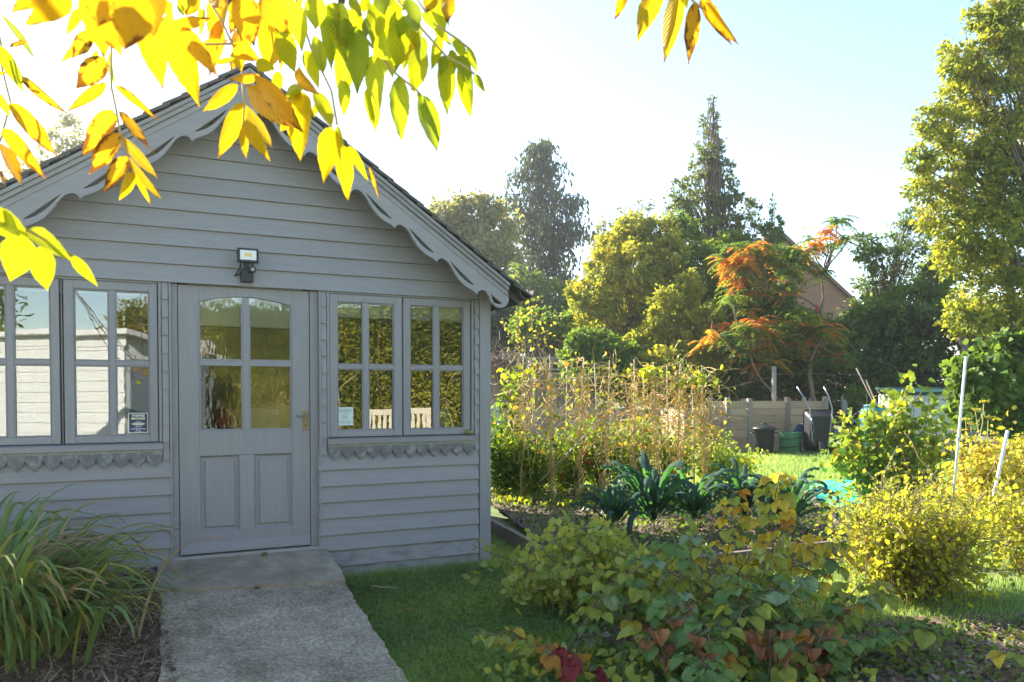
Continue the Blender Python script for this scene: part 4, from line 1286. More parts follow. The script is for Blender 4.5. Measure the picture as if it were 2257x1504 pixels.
def tree(name, label, cat, base, lst, y, n, leaf, mat, trunk_top=None, trunk_r=0.18, width=.6, tmpl=T_RHOMB, group=None, sub=26, sigma=.2, droop=0.2, branches=40, vlo=0.0, vhi=1.0, barkm='bark', vgrad=0.0, crown='crown', twig_r=0.02, dens=0.6):
    root = empty(name, base, label, cat, group)
    cl = px_clumps(lst, y, base)
    P, O, C, Q = clump_points(cl, int(n * dens), int(sub * 1.5), sigma * .78)
    m = len(P)
    keep = P[:, 2] > 0.05
    P, O, Q = P[keep], O[keep], Q[keep]; m = len(P)
    d = nrmz(O * .7 + rdir(m) * .8 + np.array([0, 0, -droop]))
    nr = nrmz(rdir(m, up=1.0) + O * .5)
    s = leaf * rng.uniform(.6, 1.25, m)
    v = vlo + (vhi - vlo) * np.clip(Q * .55 + rng.random(m) * .45, 0, 1)
    scatter(crown, tmpl, P, d, nr, s, width, v, mat, root)
    tb_ = MB()
    if trunk_top is None:
        zt = max(c[0][2] for c in cl) * .8
        trunk_top = Vector((np.mean([c[0][0] for c in cl]), np.mean([c[0][1] for c in cl]), zt))
    spine = wob((0, 0, -.05), trunk_top, 8, .02)
    tb_.tube(spine, [trunk_r * (1 - .85 * i / 8) for i in range(9)], 8)
    idx = rng.permutation(len(C))[:branches]
    for i in idx:
        c = Vector(C[i])
        t = min(.95, max(.12, (c.z * .72) / max(.1, trunk_top.z)))
        j = int(t * 8); s0 = spine[j]
        r0 = trunk_r * (1 - .85 * t) * .45
        tb_.tube(wob(s0, c, 5, .05, -.05), [max(twig_r * .3, r0 * (1 - .8 * k / 5)) for k in range(6)], 5, cap=False)
    link('trunk', tb_.mesh('trunk', M[barkm], smooth=True), None, root)
    return root


# foliage colour sets (0 .. 1 across 'v'; per-leaf and per-spray)
F_olive = foliage('pale_olive_leaves', [(0, (.17, .20, .10)), (.6, (.28, .30, .14)), (1, (.42, .40, .15))], .5, tcol=1.3)
F_conifer = foliage('conifer_sprays', [(0, (.045, .072, .052)), (1, (.10, .13, .080))], .35)
F_yellow = foliage('yellow_green_leaves', [(0, (.12, .17, .035)), (.5, (.31, .34, .055)), (.85, (.50, .46, .065)), (1, (.50, .34, .05))], .5)
F_green = foliage('mid_green_leaves', [(0, (.065, .125, .030)), (.6, (.15, .245, .045)), (1, (.34, .38, .06))], .48)
F_holly = foliage('dark_glossy_leaves', [(0, (.07, .11, .045)), (.8, (.16, .20, .065)), (1, (.30, .28, .08))], .45, rough=.35, spec=.5)
F_oak = foliage('oak_leaves', [(0, (.09, .14, .030)), (.5, (.24, .29, .05)), (.9, (.42, .41, .06)), (1, (.50, .32, .05))], .52)
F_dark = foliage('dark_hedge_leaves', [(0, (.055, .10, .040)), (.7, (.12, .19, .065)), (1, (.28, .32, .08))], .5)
F_sumac = foliage('sumac_leaves', [(0, (.08, .17, .045)), (.42, (.17, .27, .055)), (.55, (.42, .30, .04)), (.72, (.58, .24, .05)), (1, (.52, .14, .05))], .45)
F_yew = foliage('blue_green_foliage', [(0, (.04, .07, .045)), (1, (.09, .13, .07))], .3)
F_bean = foliage('bean_leaves', [(0, (.05, .12, .018)), (.55, (.17, .27, .03)), (.9, (.38, .40, .04)), (1, (.40, .22, .05))], .5)
F_goose = foliage('gooseberry_leaves', [(0, (.19, .27, .07)), (.6, (.37, .42, .09)), (.93, (.52, .50, .11)), (1, (.46, .24, .07))], .45)
F_blue = foliage('yellowing_bush_leaves', [(0, (.12, .17, .04)), (.45, (.31, .35, .05)), (.90, (.50, .48, .06)), (1, (.42, .18, .05))], .55)
F_hazel = foliage('hazel_leaves', [(0, (.06, .13, .025)), (.55, (.20, .29, .04)), (.88, (.40, .40, .05)), (1, (.38, .17, .05))], .5)
F_amber = foliage('amber_leaves', [(0, (.22, .26, .05)), (.55, (.44, .42, .06)), (.85, (.54, .38, .06)), (1, (.42, .20, .05))], .5)
F_grass = foliage('grass_blades', [(0, (.12, .21, .10)), (.6, (.22, .33, .13)), (.88, (.38, .45, .16)), (1, (.58, .50, .28))], .55, tcol=1.9)
F_chip = foliage('wood_chips', [(0, (.08, .055, .038)), (.6, (.19, .13, .085)), (.9, (.36, .28, .21)), (1, (.52, .46, .38))], .0, rough=.9)
F_weed = foliage('weed_leaves', [(0, (.07, .14, .05)), (1, (.22, .31, .08))], .4)
F_hedge = foliage('clipped_hedge_leaves', [(0, (.14, .17, .03)), (.6, (.36, .37, .06)), (1, (.55, .47, .08))], .4)


# ------------------------------------------------------------------ far and middle trees
def gb(px, y): return Vector((pt(px, 865, y).x, y, GZ))

# conifer with drooping sprays
CY = 44.0
cb_ = gb(1188, CY)
con = empty('conifer_tree', cb_, 'tall open conifer with drooping branches standing alone against the sky', 'tree')
trk = MB(); ztop = pt(1185, 318, CY).z - GZ
spine = wob((0, 0, 0), (pt(1182, 318, CY).x - cb_.x, 0, ztop), 12, .006)
trk.tube(spine, [.36 - .027 * i for i in range(13)], 8)
levels = [(322, -28, 26), (345, -50, 60), (375, -52, 62), (405, -48, 66), (435, -84, 82), (455, -64, 84), (485, -82, 68), (500, -30, 108), (520, -60, 96), (548, -40, 92), (575, -66, 64), (600, -44, 86), (628, -58, 60), (655, -70, 78), (690, -80, 80)]
PP, DD, VV = [], [], []
for (py, lx, rx) in levels:
    zc = pt(1188, py, CY).z - GZ
    for k in range(9):
        ang = 2 * math.pi * (k + rng.uniform(-.45, .45)) / 9
        ext = (rx if math.cos(ang) > 0 else -lx) * CY / 1700
        ext = ext * (.55 + .45 * abs(math.cos(ang))) * rng.uniform(.5, 1.3)
        e = Vector((math.cos(ang) * ext, math.sin(ang) * ext, zc + rng.uniform(-.25, .35)))
        j = min(11, int(zc / ztop * 12)); s0 = spine[j]
        s0 = Vector((s0.x, s0.y, zc + .35 * ext * .4))
        br = wob(s0, e, 6, .04, .04)
        trk.tube(br, [.07 * (1 - .8 * i / 6) for i in range(7)], 4, cap=False)
        for t in np.linspace(.38, 1.0, max(3, int(ext * 3.0))):
            f = t * 6; i = min(5, int(f)); p = br[i].lerp(br[i + 1], f - i)
            ns = int(rng.integers(16, 38))
            if rng.random() < (.6 if t < .55 else .22): continue
            q = np.array(p) + rng.normal(size=(ns, 3)) * np.array([.24, .24, .16])
            q[:, 2] -= np.abs(rng.normal(size=ns)) * .42
            PP.append(q)
            d = rdir(ns) * .55; d[:, 2] -= .95
            DD.append(d); VV.append(np.full(ns, rng.random()) * .5 + rng.random(ns) * .5)
PP, DD, VV = np.concatenate(PP), np.concatenate(DD), np.concatenate(VV)
scatter('crown', T_RHOMB, PP, DD, rdir(len(PP)), rng.uniform(.20, .44, len(PP)), .42, VV, F_conifer, con)
link('trunk', trk.mesh('trunk', M['bark'], smooth=True), None, con)

tree('pale_tree', 'pale olive rounded tree left of the tall conifer behind the hut roof', 'tree', gb(1020, 38),
     [(985, 480, 52, 48), (1045, 470, 55, 42), (1090, 500, 48, 48), (1000, 545, 60, 55), (1065, 560, 62, 55), (1110, 590, 42, 60), (1040, 640, 70, 55), (1100, 680, 60, 60), (960, 600, 60, 60)], 38, 26000, .30, F_olive, trunk_r=.3, branches=60, sub=34, sigma=.22, droop=.5)
tree('pale_tree', 'hazy grey speckled tree top just above the left slope of the hut roof', 'tree', gb(135, 30),
     [(140, 300, 46, 46), (165, 340, 30, 40), (120, 360, 50, 45), (140, 450, 70, 80), (60, 380, 45, 30), (30, 420, 50, 45), (90, 520, 80, 90)], 30, 15000, .17, F_olive, trunk_r=.22, branches=60, sub=24, sigma=.2, width=.5)
tree('yew_bush', 'blue green feathery evergreen beside the hut corner post', 'bush', gb(1105, 27),
     [(1100, 700, 40, 50), (1085, 760, 45, 50), (1130, 760, 40, 50), (1060, 700, 40, 60), (1110, 820, 60, 40)], 27, 12000, .22, F_yew, trunk_r=.12, branches=20, droop=.9, width=.35)
tree('shrub', 'rounded pale green shrub with bare brown stems below, left of the yellow hedge', 'bush', gb(1195, 25),
     [(1180, 705, 45, 26), (1220, 715, 40, 24), (1150, 730, 26, 24), (1245, 745, 28, 28), (1200, 740, 50, 20)], 25, 7000, .16, F_green, trunk_r=.05, branches=90, sub=22, vlo=.2, vhi=.75, trunk_top=Vector((0, 0, 1.4)), twig_r=.03)
tree('shrub', 'dense dark shrub filling the gap beneath the tall conifer', 'bush', gb(1180, 33),
     [(1150, 640, 50, 50), (1230, 660, 60, 45), (1280, 690, 50, 50), (1200, 720, 80, 50), (1120, 720, 50, 50), (1260, 780, 80, 50)], 33, 11000, .24, F_dark, trunk_r=.1, branches=20, vlo=.3, vhi=1)
tree('hedge_tree', 'yellow green leafy hedge tree lit from the left beside the church tower', 'tree', gb(1390, 25),
     [(1400, 505, 45, 30), (1360, 545, 48, 40), (1445, 520, 45, 45), (1340, 600, 50, 48), (1410, 590, 62, 55), (1310, 655, 55, 45), (1385, 670, 70, 55), (1450, 640, 45, 60), (1320, 710, 55, 40), (1400, 740, 70, 40), (1480, 560, 36, 40), (1275, 640, 26, 24)], 25, 42000, .15, F_yellow, trunk_r=.15, branches=70, sub=40, sigma=.16)
tree('hedge_tree', 'bright green ivy covered hedge tree in the middle of the boundary', 'tree', gb(1560, 26),
     [(1500, 520, 46, 44), (1530, 590, 55, 50), (1600, 560, 52, 48), (1480, 640, 45, 55), (1570, 650, 60, 50), (1640, 610, 36, 48), (1500, 700, 60, 50), (1600, 720, 60, 50), (1640, 680, 50, 50)], 26, 38000, .16, F_green, trunk_r=.15, branches=60, sub=40, sigma=.16, vlo=.1)
tree('shrub', 'sunlit lime yellow shrub at the foot of the boundary hedge', 'bush', gb(1470, 22.5),
     [(1470, 680, 46, 42), (1520, 640, 36, 40), (1440, 740, 50, 40), (1510, 740, 55, 46), (1560, 700, 38, 36), (1480, 790, 70, 36), (1560, 785, 50, 40)], 22.5, 24000, .13, F_yellow, trunk_r=.08, branches=50, sub=34, sigma=.16, vlo=.1, vhi=.85)
tree('shrub', 'dark green ivy bush with lime tips behind the bean row', 'bush', gb(1320, 22),
     [(1300, 760, 48, 34), (1350, 790, 56, 40), (1270, 790, 36, 34), (1400, 800, 46, 40), (1310, 830, 70, 36), (1270, 750, 20, 16)], 22, 18000, .14, F_green, trunk_r=.06, branches=20, sub=30, vlo=0, vhi=.7)
tree('hedge_tree', 'mixed mid green growth filling the hedge between the tower and the orange sumac', 'tree', gb(1480, 28),
     [(1330 + 46 * i, 640 + 26 * math.sin(i * 1.9), 44, 46, rng.uniform(-.4, .5)) for i in range(8)] + [(1290 + 50 * i, 720, 46, 50, rng.uniform(-.4, .5)) for i in range(9)] + [(1640, 560, 40, 40, .2), (1420, 570, 40, 36, .3)], 28, 30000, .16, F_green, trunk_r=.12, branches=40, sub=26, sigma=.2, vlo=.25, vhi=1)
# holly-like spire
tree('holly_tree', 'slim dark spire topped tree rising highest over the boundary hedge', 'tree', gb(1567, 28),
     [(1568, 230, 7, 16), (1566, 270, 22, 22), (1560, 318, 32, 26), (1575, 345, 38, 26), (1545, 365, 34, 26), (1590, 385, 34, 26), (1555, 410, 52, 28), (1610, 425, 34, 26), (1510, 425, 34, 30), (1560, 460, 62, 34), (1630, 465, 42, 28), (1500, 480, 50, 36), (1580, 510, 76, 36), (1645, 515, 40, 36), (1610, 560, 66, 40), (1660, 560, 36, 40)], 28, 27000, .15, F_holly, dens=.34, trunk_top=Vector((0, 0, pt(1567, 225, 28).z - GZ)), trunk_r=.16, branches=160, sub=20, sigma=.17, width=.55, droop=-.35, twig_r=.04)
tree('sapling', 'thin upright sapling poking above the hedge left of the brick gable', 'tree', gb(1705, 27),
     [(1703, 455, 4, 18), (1708, 490, 14, 16), (1690, 510, 12, 14), (1715, 525, 16, 14), (1680, 540, 26, 20)], 27, 1500, .15, F_green, trunk_r=.05, branches=24, sub=8, vlo=.1, vhi=.6, trunk_top=Vector((0, 0, pt(1704, 440, 27).z - GZ)))
tree('sapling', 'sparse twiggy bush top against the white sky right of the conifer', 'tree', gb(1385, 27),
     [(1385, 480, 30, 22), (1350, 500, 30, 20), (1325, 500, 14, 18), (1420, 450, 20, 16)], 27, 700, .13, F_olive, trunk_r=.05, branches=60, sub=16, trunk_top=Vector((0, 0, 4.5)))

# oak filling the right edge
OY = 17.5
tree('oak_tree', 'large sunlit oak filling the right edge of the view', 'tree', gb(2290, OY),
     [(2180, 40, 50, 44), (2235, 60, 60, 60), (2120, 130, 48, 44), (2190, 130, 60, 55), (2120, 210, 50, 48), (2200, 220, 66, 60), (2060, 270, 42, 40), (2130, 300, 66, 56), (2210, 320, 60, 66), (2030, 350, 34, 30), (2080, 390, 58, 44), (2160, 410, 74, 60), (2030, 420, 36, 26), (2230, 430, 60, 70), (2090, 480, 66, 48), (2170, 520, 74, 60), (2110, 560, 60, 44), (2230, 560, 60, 60), (2180, 640, 66, 56), (2250, 660, 50, 60), (2140, 700, 60, 46), (2230, 740, 60, 46),
      (2300, 100, 70, 90), (2330, 250, 80, 90), (2340, 420, 80, 90), (2330, 600, 80, 90)], OY, 62000, .125, F_oak, dens=.78, trunk_r=.20, branches=50, sub=34, sigma=.2, width=.55, twig_r=.03, trunk_top=Vector((.2, 0, 9)))
# thin-leaved dark trees between sumac and oak
tree('thicket_tree', 'thin dark leaved tree with sky showing through, right of the orange sumac', 'tree', gb(1930, 26),
     [(1915, 545, 40, 36), (1950, 560, 56, 46), (2000, 510, 44, 32), (2040, 560, 50, 50), (1925, 630, 46, 36), (1980, 640, 70, 55), (2060, 640, 46, 60), (2010, 480, 24, 20), (1930, 690, 80, 50)], 26, 11000, .15, F_dark, trunk_r=.09, branches=150, sub=20, sigma=.2, vlo=.2, vhi=1.0, twig_r=.03)
tree('thicket_tree', 'dark leafy tree standing behind the sumac and in front of the brick gable', 'tree', gb(1700, 25),
     [(1640, 640, 50, 50), (1700, 690, 60, 60), (1760, 725, 50, 44), (1660, 740, 60, 50), (1740, 770, 70, 50), (1820, 750, 60, 46)], 25, 26000, .15, F_green, trunk_r=.12, branches=40, sub=34, vlo=0, vhi=.55)
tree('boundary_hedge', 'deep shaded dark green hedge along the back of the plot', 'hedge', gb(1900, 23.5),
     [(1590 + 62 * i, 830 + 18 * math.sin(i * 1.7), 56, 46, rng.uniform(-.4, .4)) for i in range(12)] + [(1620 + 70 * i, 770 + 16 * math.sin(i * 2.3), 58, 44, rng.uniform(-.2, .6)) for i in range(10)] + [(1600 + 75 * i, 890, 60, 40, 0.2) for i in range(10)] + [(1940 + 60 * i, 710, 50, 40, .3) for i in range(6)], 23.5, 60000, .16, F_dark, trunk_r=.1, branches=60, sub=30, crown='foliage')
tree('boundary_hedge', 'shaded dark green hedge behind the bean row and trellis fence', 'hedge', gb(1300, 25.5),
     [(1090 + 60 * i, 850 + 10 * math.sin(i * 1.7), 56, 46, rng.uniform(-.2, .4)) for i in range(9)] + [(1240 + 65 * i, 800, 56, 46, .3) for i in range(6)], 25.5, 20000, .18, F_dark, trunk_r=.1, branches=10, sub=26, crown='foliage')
tree('shrub', 'broad leaved dark green shrub at the right edge under the oak', 'bush', gb(2200, 13.5),
     [(2150, 830, 56, 44), (2210, 800, 56, 50), (2250, 850, 56, 60), (2180, 890, 60, 46), (2130, 900, 40, 40), (2245, 770, 40, 40), (2240, 920, 50, 40)], 13.5, 11000, .14, F_green, trunk_r=.05, branches=40, sub=28, vlo=0, vhi=.55, tmpl=T_LEAF, width=.9)
tree('ivy_mound', 'small ivy mound growing over the concrete post by the teal barrel', 'bush', gb(1885, 20),
     [(1880, 868, 22, 16), (1905, 890, 26, 20), (1890, 925, 30, 30), (1920, 940, 30, 30)], 20, 3500, .11, F_green, trunk_r=.03, branches=8, sub=16, vlo=.05, vhi=.5)

tree('thicket_tree', 'mid green leafy growth added to lighten the hedge left of the big oak', 'tree', gb(2010, 24.8),
     [(1900, 720, 46, 40), (1950, 690, 50, 44), (2010, 670, 52, 50), (2060, 620, 44, 50), (2070, 700, 50, 50), (1990, 740, 60, 44), (1890, 780, 50, 36), (2090, 560, 30, 36)], 24.8, 26000, .14, F_green, dens=.6, trunk_r=.1, branches=40, sub=30, sigma=.18, vlo=.05, vhi=.85)  # paler filler foliage, put in to lighten the dark mass here
# sumac: bare crooked limbs ending in umbrellas of drooping pinnate leaves
SY = 21.0
sb0 = gb(1770, SY)
sumac = empty('sumac_tree', sb0, 'crooked sumac with orange and green drooping leaves before the brick gable', 'tree')
lm_ = MB()
tips = [(1640 + int(rng.uniform(-45, 115)), 540 + int(rng.uniform(0, 110))) for _ in range(46)] + [(1590 + int(rng.uniform(0, 260)), 715 + int(rng.uniform(0, 80))) for _ in range(40)] + [(1640, 560), (1615, 600), (1665, 540), (1700, 545), (1735, 555), (1690, 580), (1650, 585), (1620, 640), (1610, 660), (1760, 560), (1780, 540), (1800, 525), (1820, 505), (1850, 500), (1870, 520), (1835, 530), (1795, 545), (1720, 590), (1630, 620), (1675, 610), (1745, 585), (1780, 580), (1655, 690), (1700, 710), (1760, 690), (1790, 700), (1775, 720),
        (1570, 735), (1610, 745), (1660, 730), (1690, 745), (1730, 740), (1760, 755), (1640, 765), (1680, 770), (1745, 770), (1820, 740), (1835, 760), (1840, 500), (1560, 760), (1600, 770), (1710, 800), (1800, 600)]
PP, DD, VV, NN = [], [], [], []
knots = [(0, 0, 0), tuple(pt(1800, 760, SY) - sb0), tuple(pt(1810, 680, SY + .3) - sb0), tuple(pt(1750, 650, SY) - sb0), tuple(pt(1690, 640, SY - .2) - sb0), tuple(pt(1820, 600, SY + .3) - sb0), tuple(pt(1650, 770, SY - .5) - sb0), tuple(pt(1745, 600, SY) - sb0)]
for a, b, r in ((0, 1, .075), (1, 2, .055), (2, 3, .04), (3, 4, .032), (2, 5, .036), (0, 6, .04), (3, 7, .032)):
    lm_.tube(wob(knots[a], knots[b], 6, .06), [r * (1 - .35 * i / 6) for i in range(7)], 7)
for (px, py) in tips:
    e = pt(px + rng.normal() * 7, py + rng.normal() * 8, SY + rng.uniform(-.8, .8)) - sb0
    kn = min((Vector(k) for k in knots[1:]), key=lambda k: (k - e).length + (0 if k.z < e.z else .6))
    lm_.tube(wob(kn, e, 6, .07), [.028 * (1 - .6 * i / 6) for i in range(7)], 5, cap=False)
    hue = rng.choice([.18, .30, .56, .68, .78], p=[.32, .24, .14, .18, .12])
    for k in range(int(rng.integers(6, 11))):
        hue2 = hue + rng.normal() * .10
        ang = rng.uniform(0, 6.28); L = rng.uniform(.30, .60)
        dirh = np.array([math.cos(ang), math.sin(ang), rng.uniform(-.1, .9)])
        for t in np.linspace(.15, 1, 9):
            c = np.array(e) + dirh * L * t + np.array([0, 0, -.75 * L * t * t])
            for sgn in (-1, 1):
                side = np.array([-math.sin(ang) * sgn, math.cos(ang) * sgn, -.55]) + .35 * dirh
                PP.append(c); DD.append(side); NN.append(np.array([0, 0, 1.0]) + rng.normal(size=3) * .3); VV.append(hue2 + rng.normal() * .06)
PP, DD, NN, VV = map(np.array, (PP, DD, NN, VV))
scatter('crown', T_RHOMB, PP, DD, NN, rng.uniform(.11, .18, len(PP)), .34, VV, F_sumac, sumac)
for i, (px, py) in enumerate([(1664, 722), (1570, 728), (1617, 660), (1800, 690)]):
    q = MB(); e = pt(px, py, SY - .4) - sb0
    q.lathe([(.01, 0), (.035, .03), (.032, .10), (.012, .19), (.002, .20)], sides=8); link('seed_head', q.mesh('seed_head', surf('red_seed_head', (.30, .02, .02), (.38, .03, .03), 20, .8)) if i == 0 else bpy.data.meshes['seed_head'], None, sumac, loc=e)
link('trunk', lm_.mesh('trunk', M['twig'], smooth=True), None, sumac)

# young yellow-leaved shoots by the gutter
vs_ = empty('climber_shoots', gb(1180, 18), 'thin shoots with small yellow leaves rising beside the hut gutter', 'plant')
q = MB(); PP, DD, VV = [], [], []
b0 = vs_.location
for (px, py, px0, py0) in ((1128, 630, 1150, 790), (1165, 655, 1160, 790), (1110, 705, 1150, 800), (1200, 690, 1170, 800), (1180, 670, 1165, 780), (1140, 690, 1150, 800), (1225, 700, 1180, 800)):
    a, e = pt(px0, py0, 18) - b0, pt(px, py, 18 + rng.uniform(-.4, .4)) - b0
    ln = wob((rng.uniform(-.1, .1), 0, 0), a, 4, .02) + wob(a, e, 6, .05)[1:]
    q.tube(ln, .008, 4, cap=False)
    for t in range(6, len(ln)):
        for k in range(4):
            PP.append(np.array(ln[t]) + rng.normal(size=3) * .05); DD.append(rdir(1, -.4)[0]); VV.append(rng.uniform(.5, .95))
link('stem', q.mesh('stem', M['twig']), None, vs_)
scatter('leaves', T_LEAF, np.array(PP), np.array(DD), rdir(len(PP), .8), rng.uniform(.06, .11, len(PP)), .8, np.array(VV), F_yellow, vs_)

# dry creeper over the trellis fence
cr = empty('dry_creeper', gb(1110, 23.4), 'grey brown dried creeper hanging over the trellis fence', 'plant')
q = MB(); b0 = cr.location
for k in range(260):
    px = rng.normal(1112, 26); 
    a = pt(px, rng.uniform(785, 815), 23.4 + rng.uniform(-.2, .25)) - b0
    e = pt(px + rng.normal(0, 14), rng.uniform(840, 930), 23.3 + rng.uniform(-.3, .2)) - b0
    q.tube(wob(a, e, 6, .06, 0), .011, 3, cap=False)
for k in range(120):
    a = pt(rng.uniform(1080, 1150), rng.uniform(785, 830), 23.4) - b0
    q.tube(wob(a, a + Vector(rng.normal(size=3) * .35), 5, .2), .010, 3, cap=False)
q.tube([(0, 0, 0), (.02, 0, 1.2), (0, .1, 2.1)], .05, 6)
link('stems', q.mesh('stems', M['greyvine']), None, cr)
m_ = 700
PP = np.array([pt(rng.normal(1105, 22), rng.normal(806, 14), 23.3 + rng.uniform(-.3, .1)) - b0 for _ in range(m_)])
scatter('dead_leaves', T_RHOMB, PP, rdir(m_, -.6), rdir(m_), rng.uniform(.06, .12, m_), .6, rng.uniform(.3, .8, m_), F_chip, cr)
# ------------------------------------------------------------------ bean row, kale and bed plants
BY = 9.9
row = empty('bean_canes', gb(1360, BY), 'row of bamboo bean canes tied along a top bar in the vegetable bed', 'plant support')
b0 = row.location
cane_px = [(1154, 780, 1150, 1150), (1212, 782, 1218, 1140), (1287, 788, 1276, 1135), (1344, 795, 1330, 1130), (1398, 792, 1392, 1120), (1440, 798, 1452, 1115), (1500, 800, 1492, 1110), (1547, 806, 1556, 1095), (1180, 800, 1170, 1145), (1250, 800, 1242, 1140), (1310, 800, 1322, 1130), (1420, 805, 1418, 1118), (1470, 805, 1468, 1112), (1524, 805, 1530, 1100)]
canes = []
for i, (ax, ay, bx_, by_) in enumerate(cane_px):
    y = BY + (i >= 8) * .75 + rng.uniform(-.1, .1)
    a = pt(ax, ay, y + .0) - b0
    bb = pt(bx_, by_, y) - b0; bb.z = 0.1
    q = MB(); q.tube([bb, bb.lerp(a, .5) + Vector((rng.uniform(-.02, .02), 0, 0)), a], [.011, .010, .008], 6)
    link('cane', q.mesh('cane', M['cane'], smooth=True), None, row)
    canes.append((bb, a))
for (ax, ay, bx_, by_) in ((1150, 842, 1400, 826), (1380, 829, 1592, 842)):
    q = MB(); q.tube([pt(ax, ay, BY + .05) - b0, pt(bx_, by_, BY + .05) - b0], .009, 6); link('cane', q.mesh('cane', M['cane'], smooth=True), None, row)
q = MB(); q.tube([pt(1348, 902, BY - .1) - b0, pt(1190, 1062, BY - .2) - b0], .012, 6); link('cane', q.mesh('cane', M['cane'], smooth=True), None, row)

places = ['at the left end of the bean row by the hut', 'on the second cane of the bean row', 'on the third cane, above the orange stems', 'under the middle of the cane row', 'on the cane right of the row middle', 'above the largest kale', 'right of centre beside the sunlit compost side', 'at the right end of the bean row before the compost bay']
for i in range(8):
    bb, a = canes[i]
    vn = empty('bean_vine', b0 + bb, 'dry golden bean vine ' + places[i], 'vine', 'dried bean vines on the canes')
    q = MB()
    d = a - bb
    H = d.length
    dense = 1.5 if i in (6, 7) else 1.0
    for k in range(int(8 * dense)):
        # stems twining up the pole
        ph, tw, r0 = rng.uniform(0, 6.28), rng.uniform(3, 6), rng.uniform(.015, .06)
        n = 26
        t1 = rng.uniform(.7, 1.0)
        ln = []
        for j in range(n + 1):
            t = t1 * j / n
            p = d * t + Vector((math.cos(ph + tw * t * 6) * r0 * (1 + t), math.sin(ph + tw * t * 6) * r0 * (1 + t), 0)) + Vector((rng.normal() * .008, rng.normal() * .008, 0))
            ln.append(p)
        q.tube(ln, .0045, 3, cap=False)
    for k in range(int(70 * dense)):
        # curling side shoots and loops
        t0 = rng.uniform(.30, .95) ** .8
        p = d * t0 + Vector((rng.normal() * .13, rng.normal() * .12, 0))
        L = rng.uniform(.25, .75); n = 11
        ang = rng.uniform(0, 6.28); dirv = Vector((math.cos(ang), math.sin(ang) * .7, rng.uniform(-.8, .5)))
        ln = [p]
        cur = rng.normal(size=3) * .5
        for j in range(n):
            cur = cur * .8 + rng.normal(size=3) * .38
            dirv = (dirv + Vector(cur) * .55 + Vector((0, 0, -.03 * j))).normalized()
            ln.append(ln[-1] + dirv * (L / n))
        q.tube(ln, [.0048 - .0002 * j for j in range(n + 1)], 3, cap=False)
    link('stems', q.mesh('stems', M['straw']), None, vn)
    m_ = int(75 * dense)
    tt = rng.uniform(.3, 1, m_)
    PP = np.array([d * float(t) for t in tt]) + rng.normal(size=(m_, 3)) * np.array([.17, .17, .08])
    vv = np.where(rng.random(m_) < .75, rng.uniform(.4, .92, m_), 1.0)
    scatter('leaves', T_LEAF, PP, rdir(m_, -.7), rdir(m_, .6), rng.uniform(.04, .09, m_), .8, vv, F_bean, vn)
# leafy top sprays still green
for (px, py, lab) in ((1150, 826, 'fresh lime bean spray at the top left of the cane row'), (1440, 818, 'fresh lime bean spray at the top of the cane row right of its middle'), (1530, 838, 'fresh lime bean spray at the top right end of the cane row')):
    e = pt(px, py, BY - .1); base = Vector((e.x, e.y, GZ + .1))
    sp_ = empty('bean_plant', base, lab, 'plant', 'fresh bean growth along the cane row')
    m_ = 46
    PP = np.array(e - base) + rng.normal(size=(m_, 3)) * np.array([.13, .1, .05])
    scatter('leaves', T_LEAF, PP, rdir(m_, -.5), rdir(m_, .8), rng.uniform(.06, .11, m_), .85, rng.uniform(.5, .9, m_), F_bean, sp_)
    q = MB(); q.tube(wob((0, 0, 0), e - base, 8, .03), .006, 4); link('stem', q.mesh('stem', M['straw']), None, sp_)

def herb(name, label, cat, px, py_base, y, hpx, wpx, n, leaf, mat, group, vlo=0, vhi=1, tmpl=T_LEAF, width=.8, stems=14):
    g = Vector((pt(px, 865, y).x, y, GZ + .10))
    ro = empty(name, g, label, cat, group)
    H = hpx * y / 1700; W = wpx * y / 1700
    q = MB(); PP = []; VV = []
    for k in range(stems):
        e = Vector((rng.normal() * W * .42, rng.normal() * W * .35, H * rng.uniform(.55, 1.05)))
        ln = wob((e.x * .15, e.y * .15, 0), e, 7, .04)
        q.tube(ln, [.006] * 4 + [.004] * 4, 4, cap=False)
        m_ = n // stems
        hv = rng.random()
        for j in range(m_):
            t = rng.uniform(.1, 1) ** .75
            f = t * 7; i = min(6, int(f))
            PP.append(np.array(ln[i].lerp(ln[i + 1], f - i)) + rng.normal(size=3) * np.array([.05, .05, .035]) * (1 + W))
            VV.append(vlo + (vhi - vlo) * min(1, hv * .5 + rng.random() * .5))
    PP = np.array(PP)
    d = rdir(len(PP), -.25); 
    scatter('leaves', tmpl, PP, d, rdir(len(PP), 1.0), leaf * rng.uniform(.6, 1.2, len(PP)), width, np.array(VV), mat, ro)
    link('stem', q.mesh('stem', M['twig']), None, ro)
    return ro

herb('tomato_plant', 'bushy green plant against the hut corner post in the bed', 'plant', 1098, 1130, 10.0, 174, 105, 2470, .062, F_bean, 'leafy plants under the bean canes', 0, .6)
herb('bean_plant', 'tall climbing green plant beside the hut corner, leaves in the sun', 'plant', 1125, 1120, 10.6, 250, 24, 500, .10, F_bean, 'fresh bean growth along the cane row', .05, .75)
herb('tomato_plant', 'low yellow green plant under the first canes of the bean row', 'plant', 1170, 1130, 10.2, 138, 105, 2470, .062, F_bean, 'leafy plants under the bean canes', .1, .9)
herb('tomato_plant', 'leafy green plant with a few red fruits left of the small kale', 'plant', 1245, 1120, 10.6, 161, 105, 2850, .062, F_bean, 'leafy plants under the bean canes', .1, .85)
herb('tomato_plant', 'shaded deep green leafy plant behind the small kale', 'plant', 1320, 1110, 10.9, 156, 105, 2850, .062, F_bean, 'leafy plants under the bean canes', 0, .7)
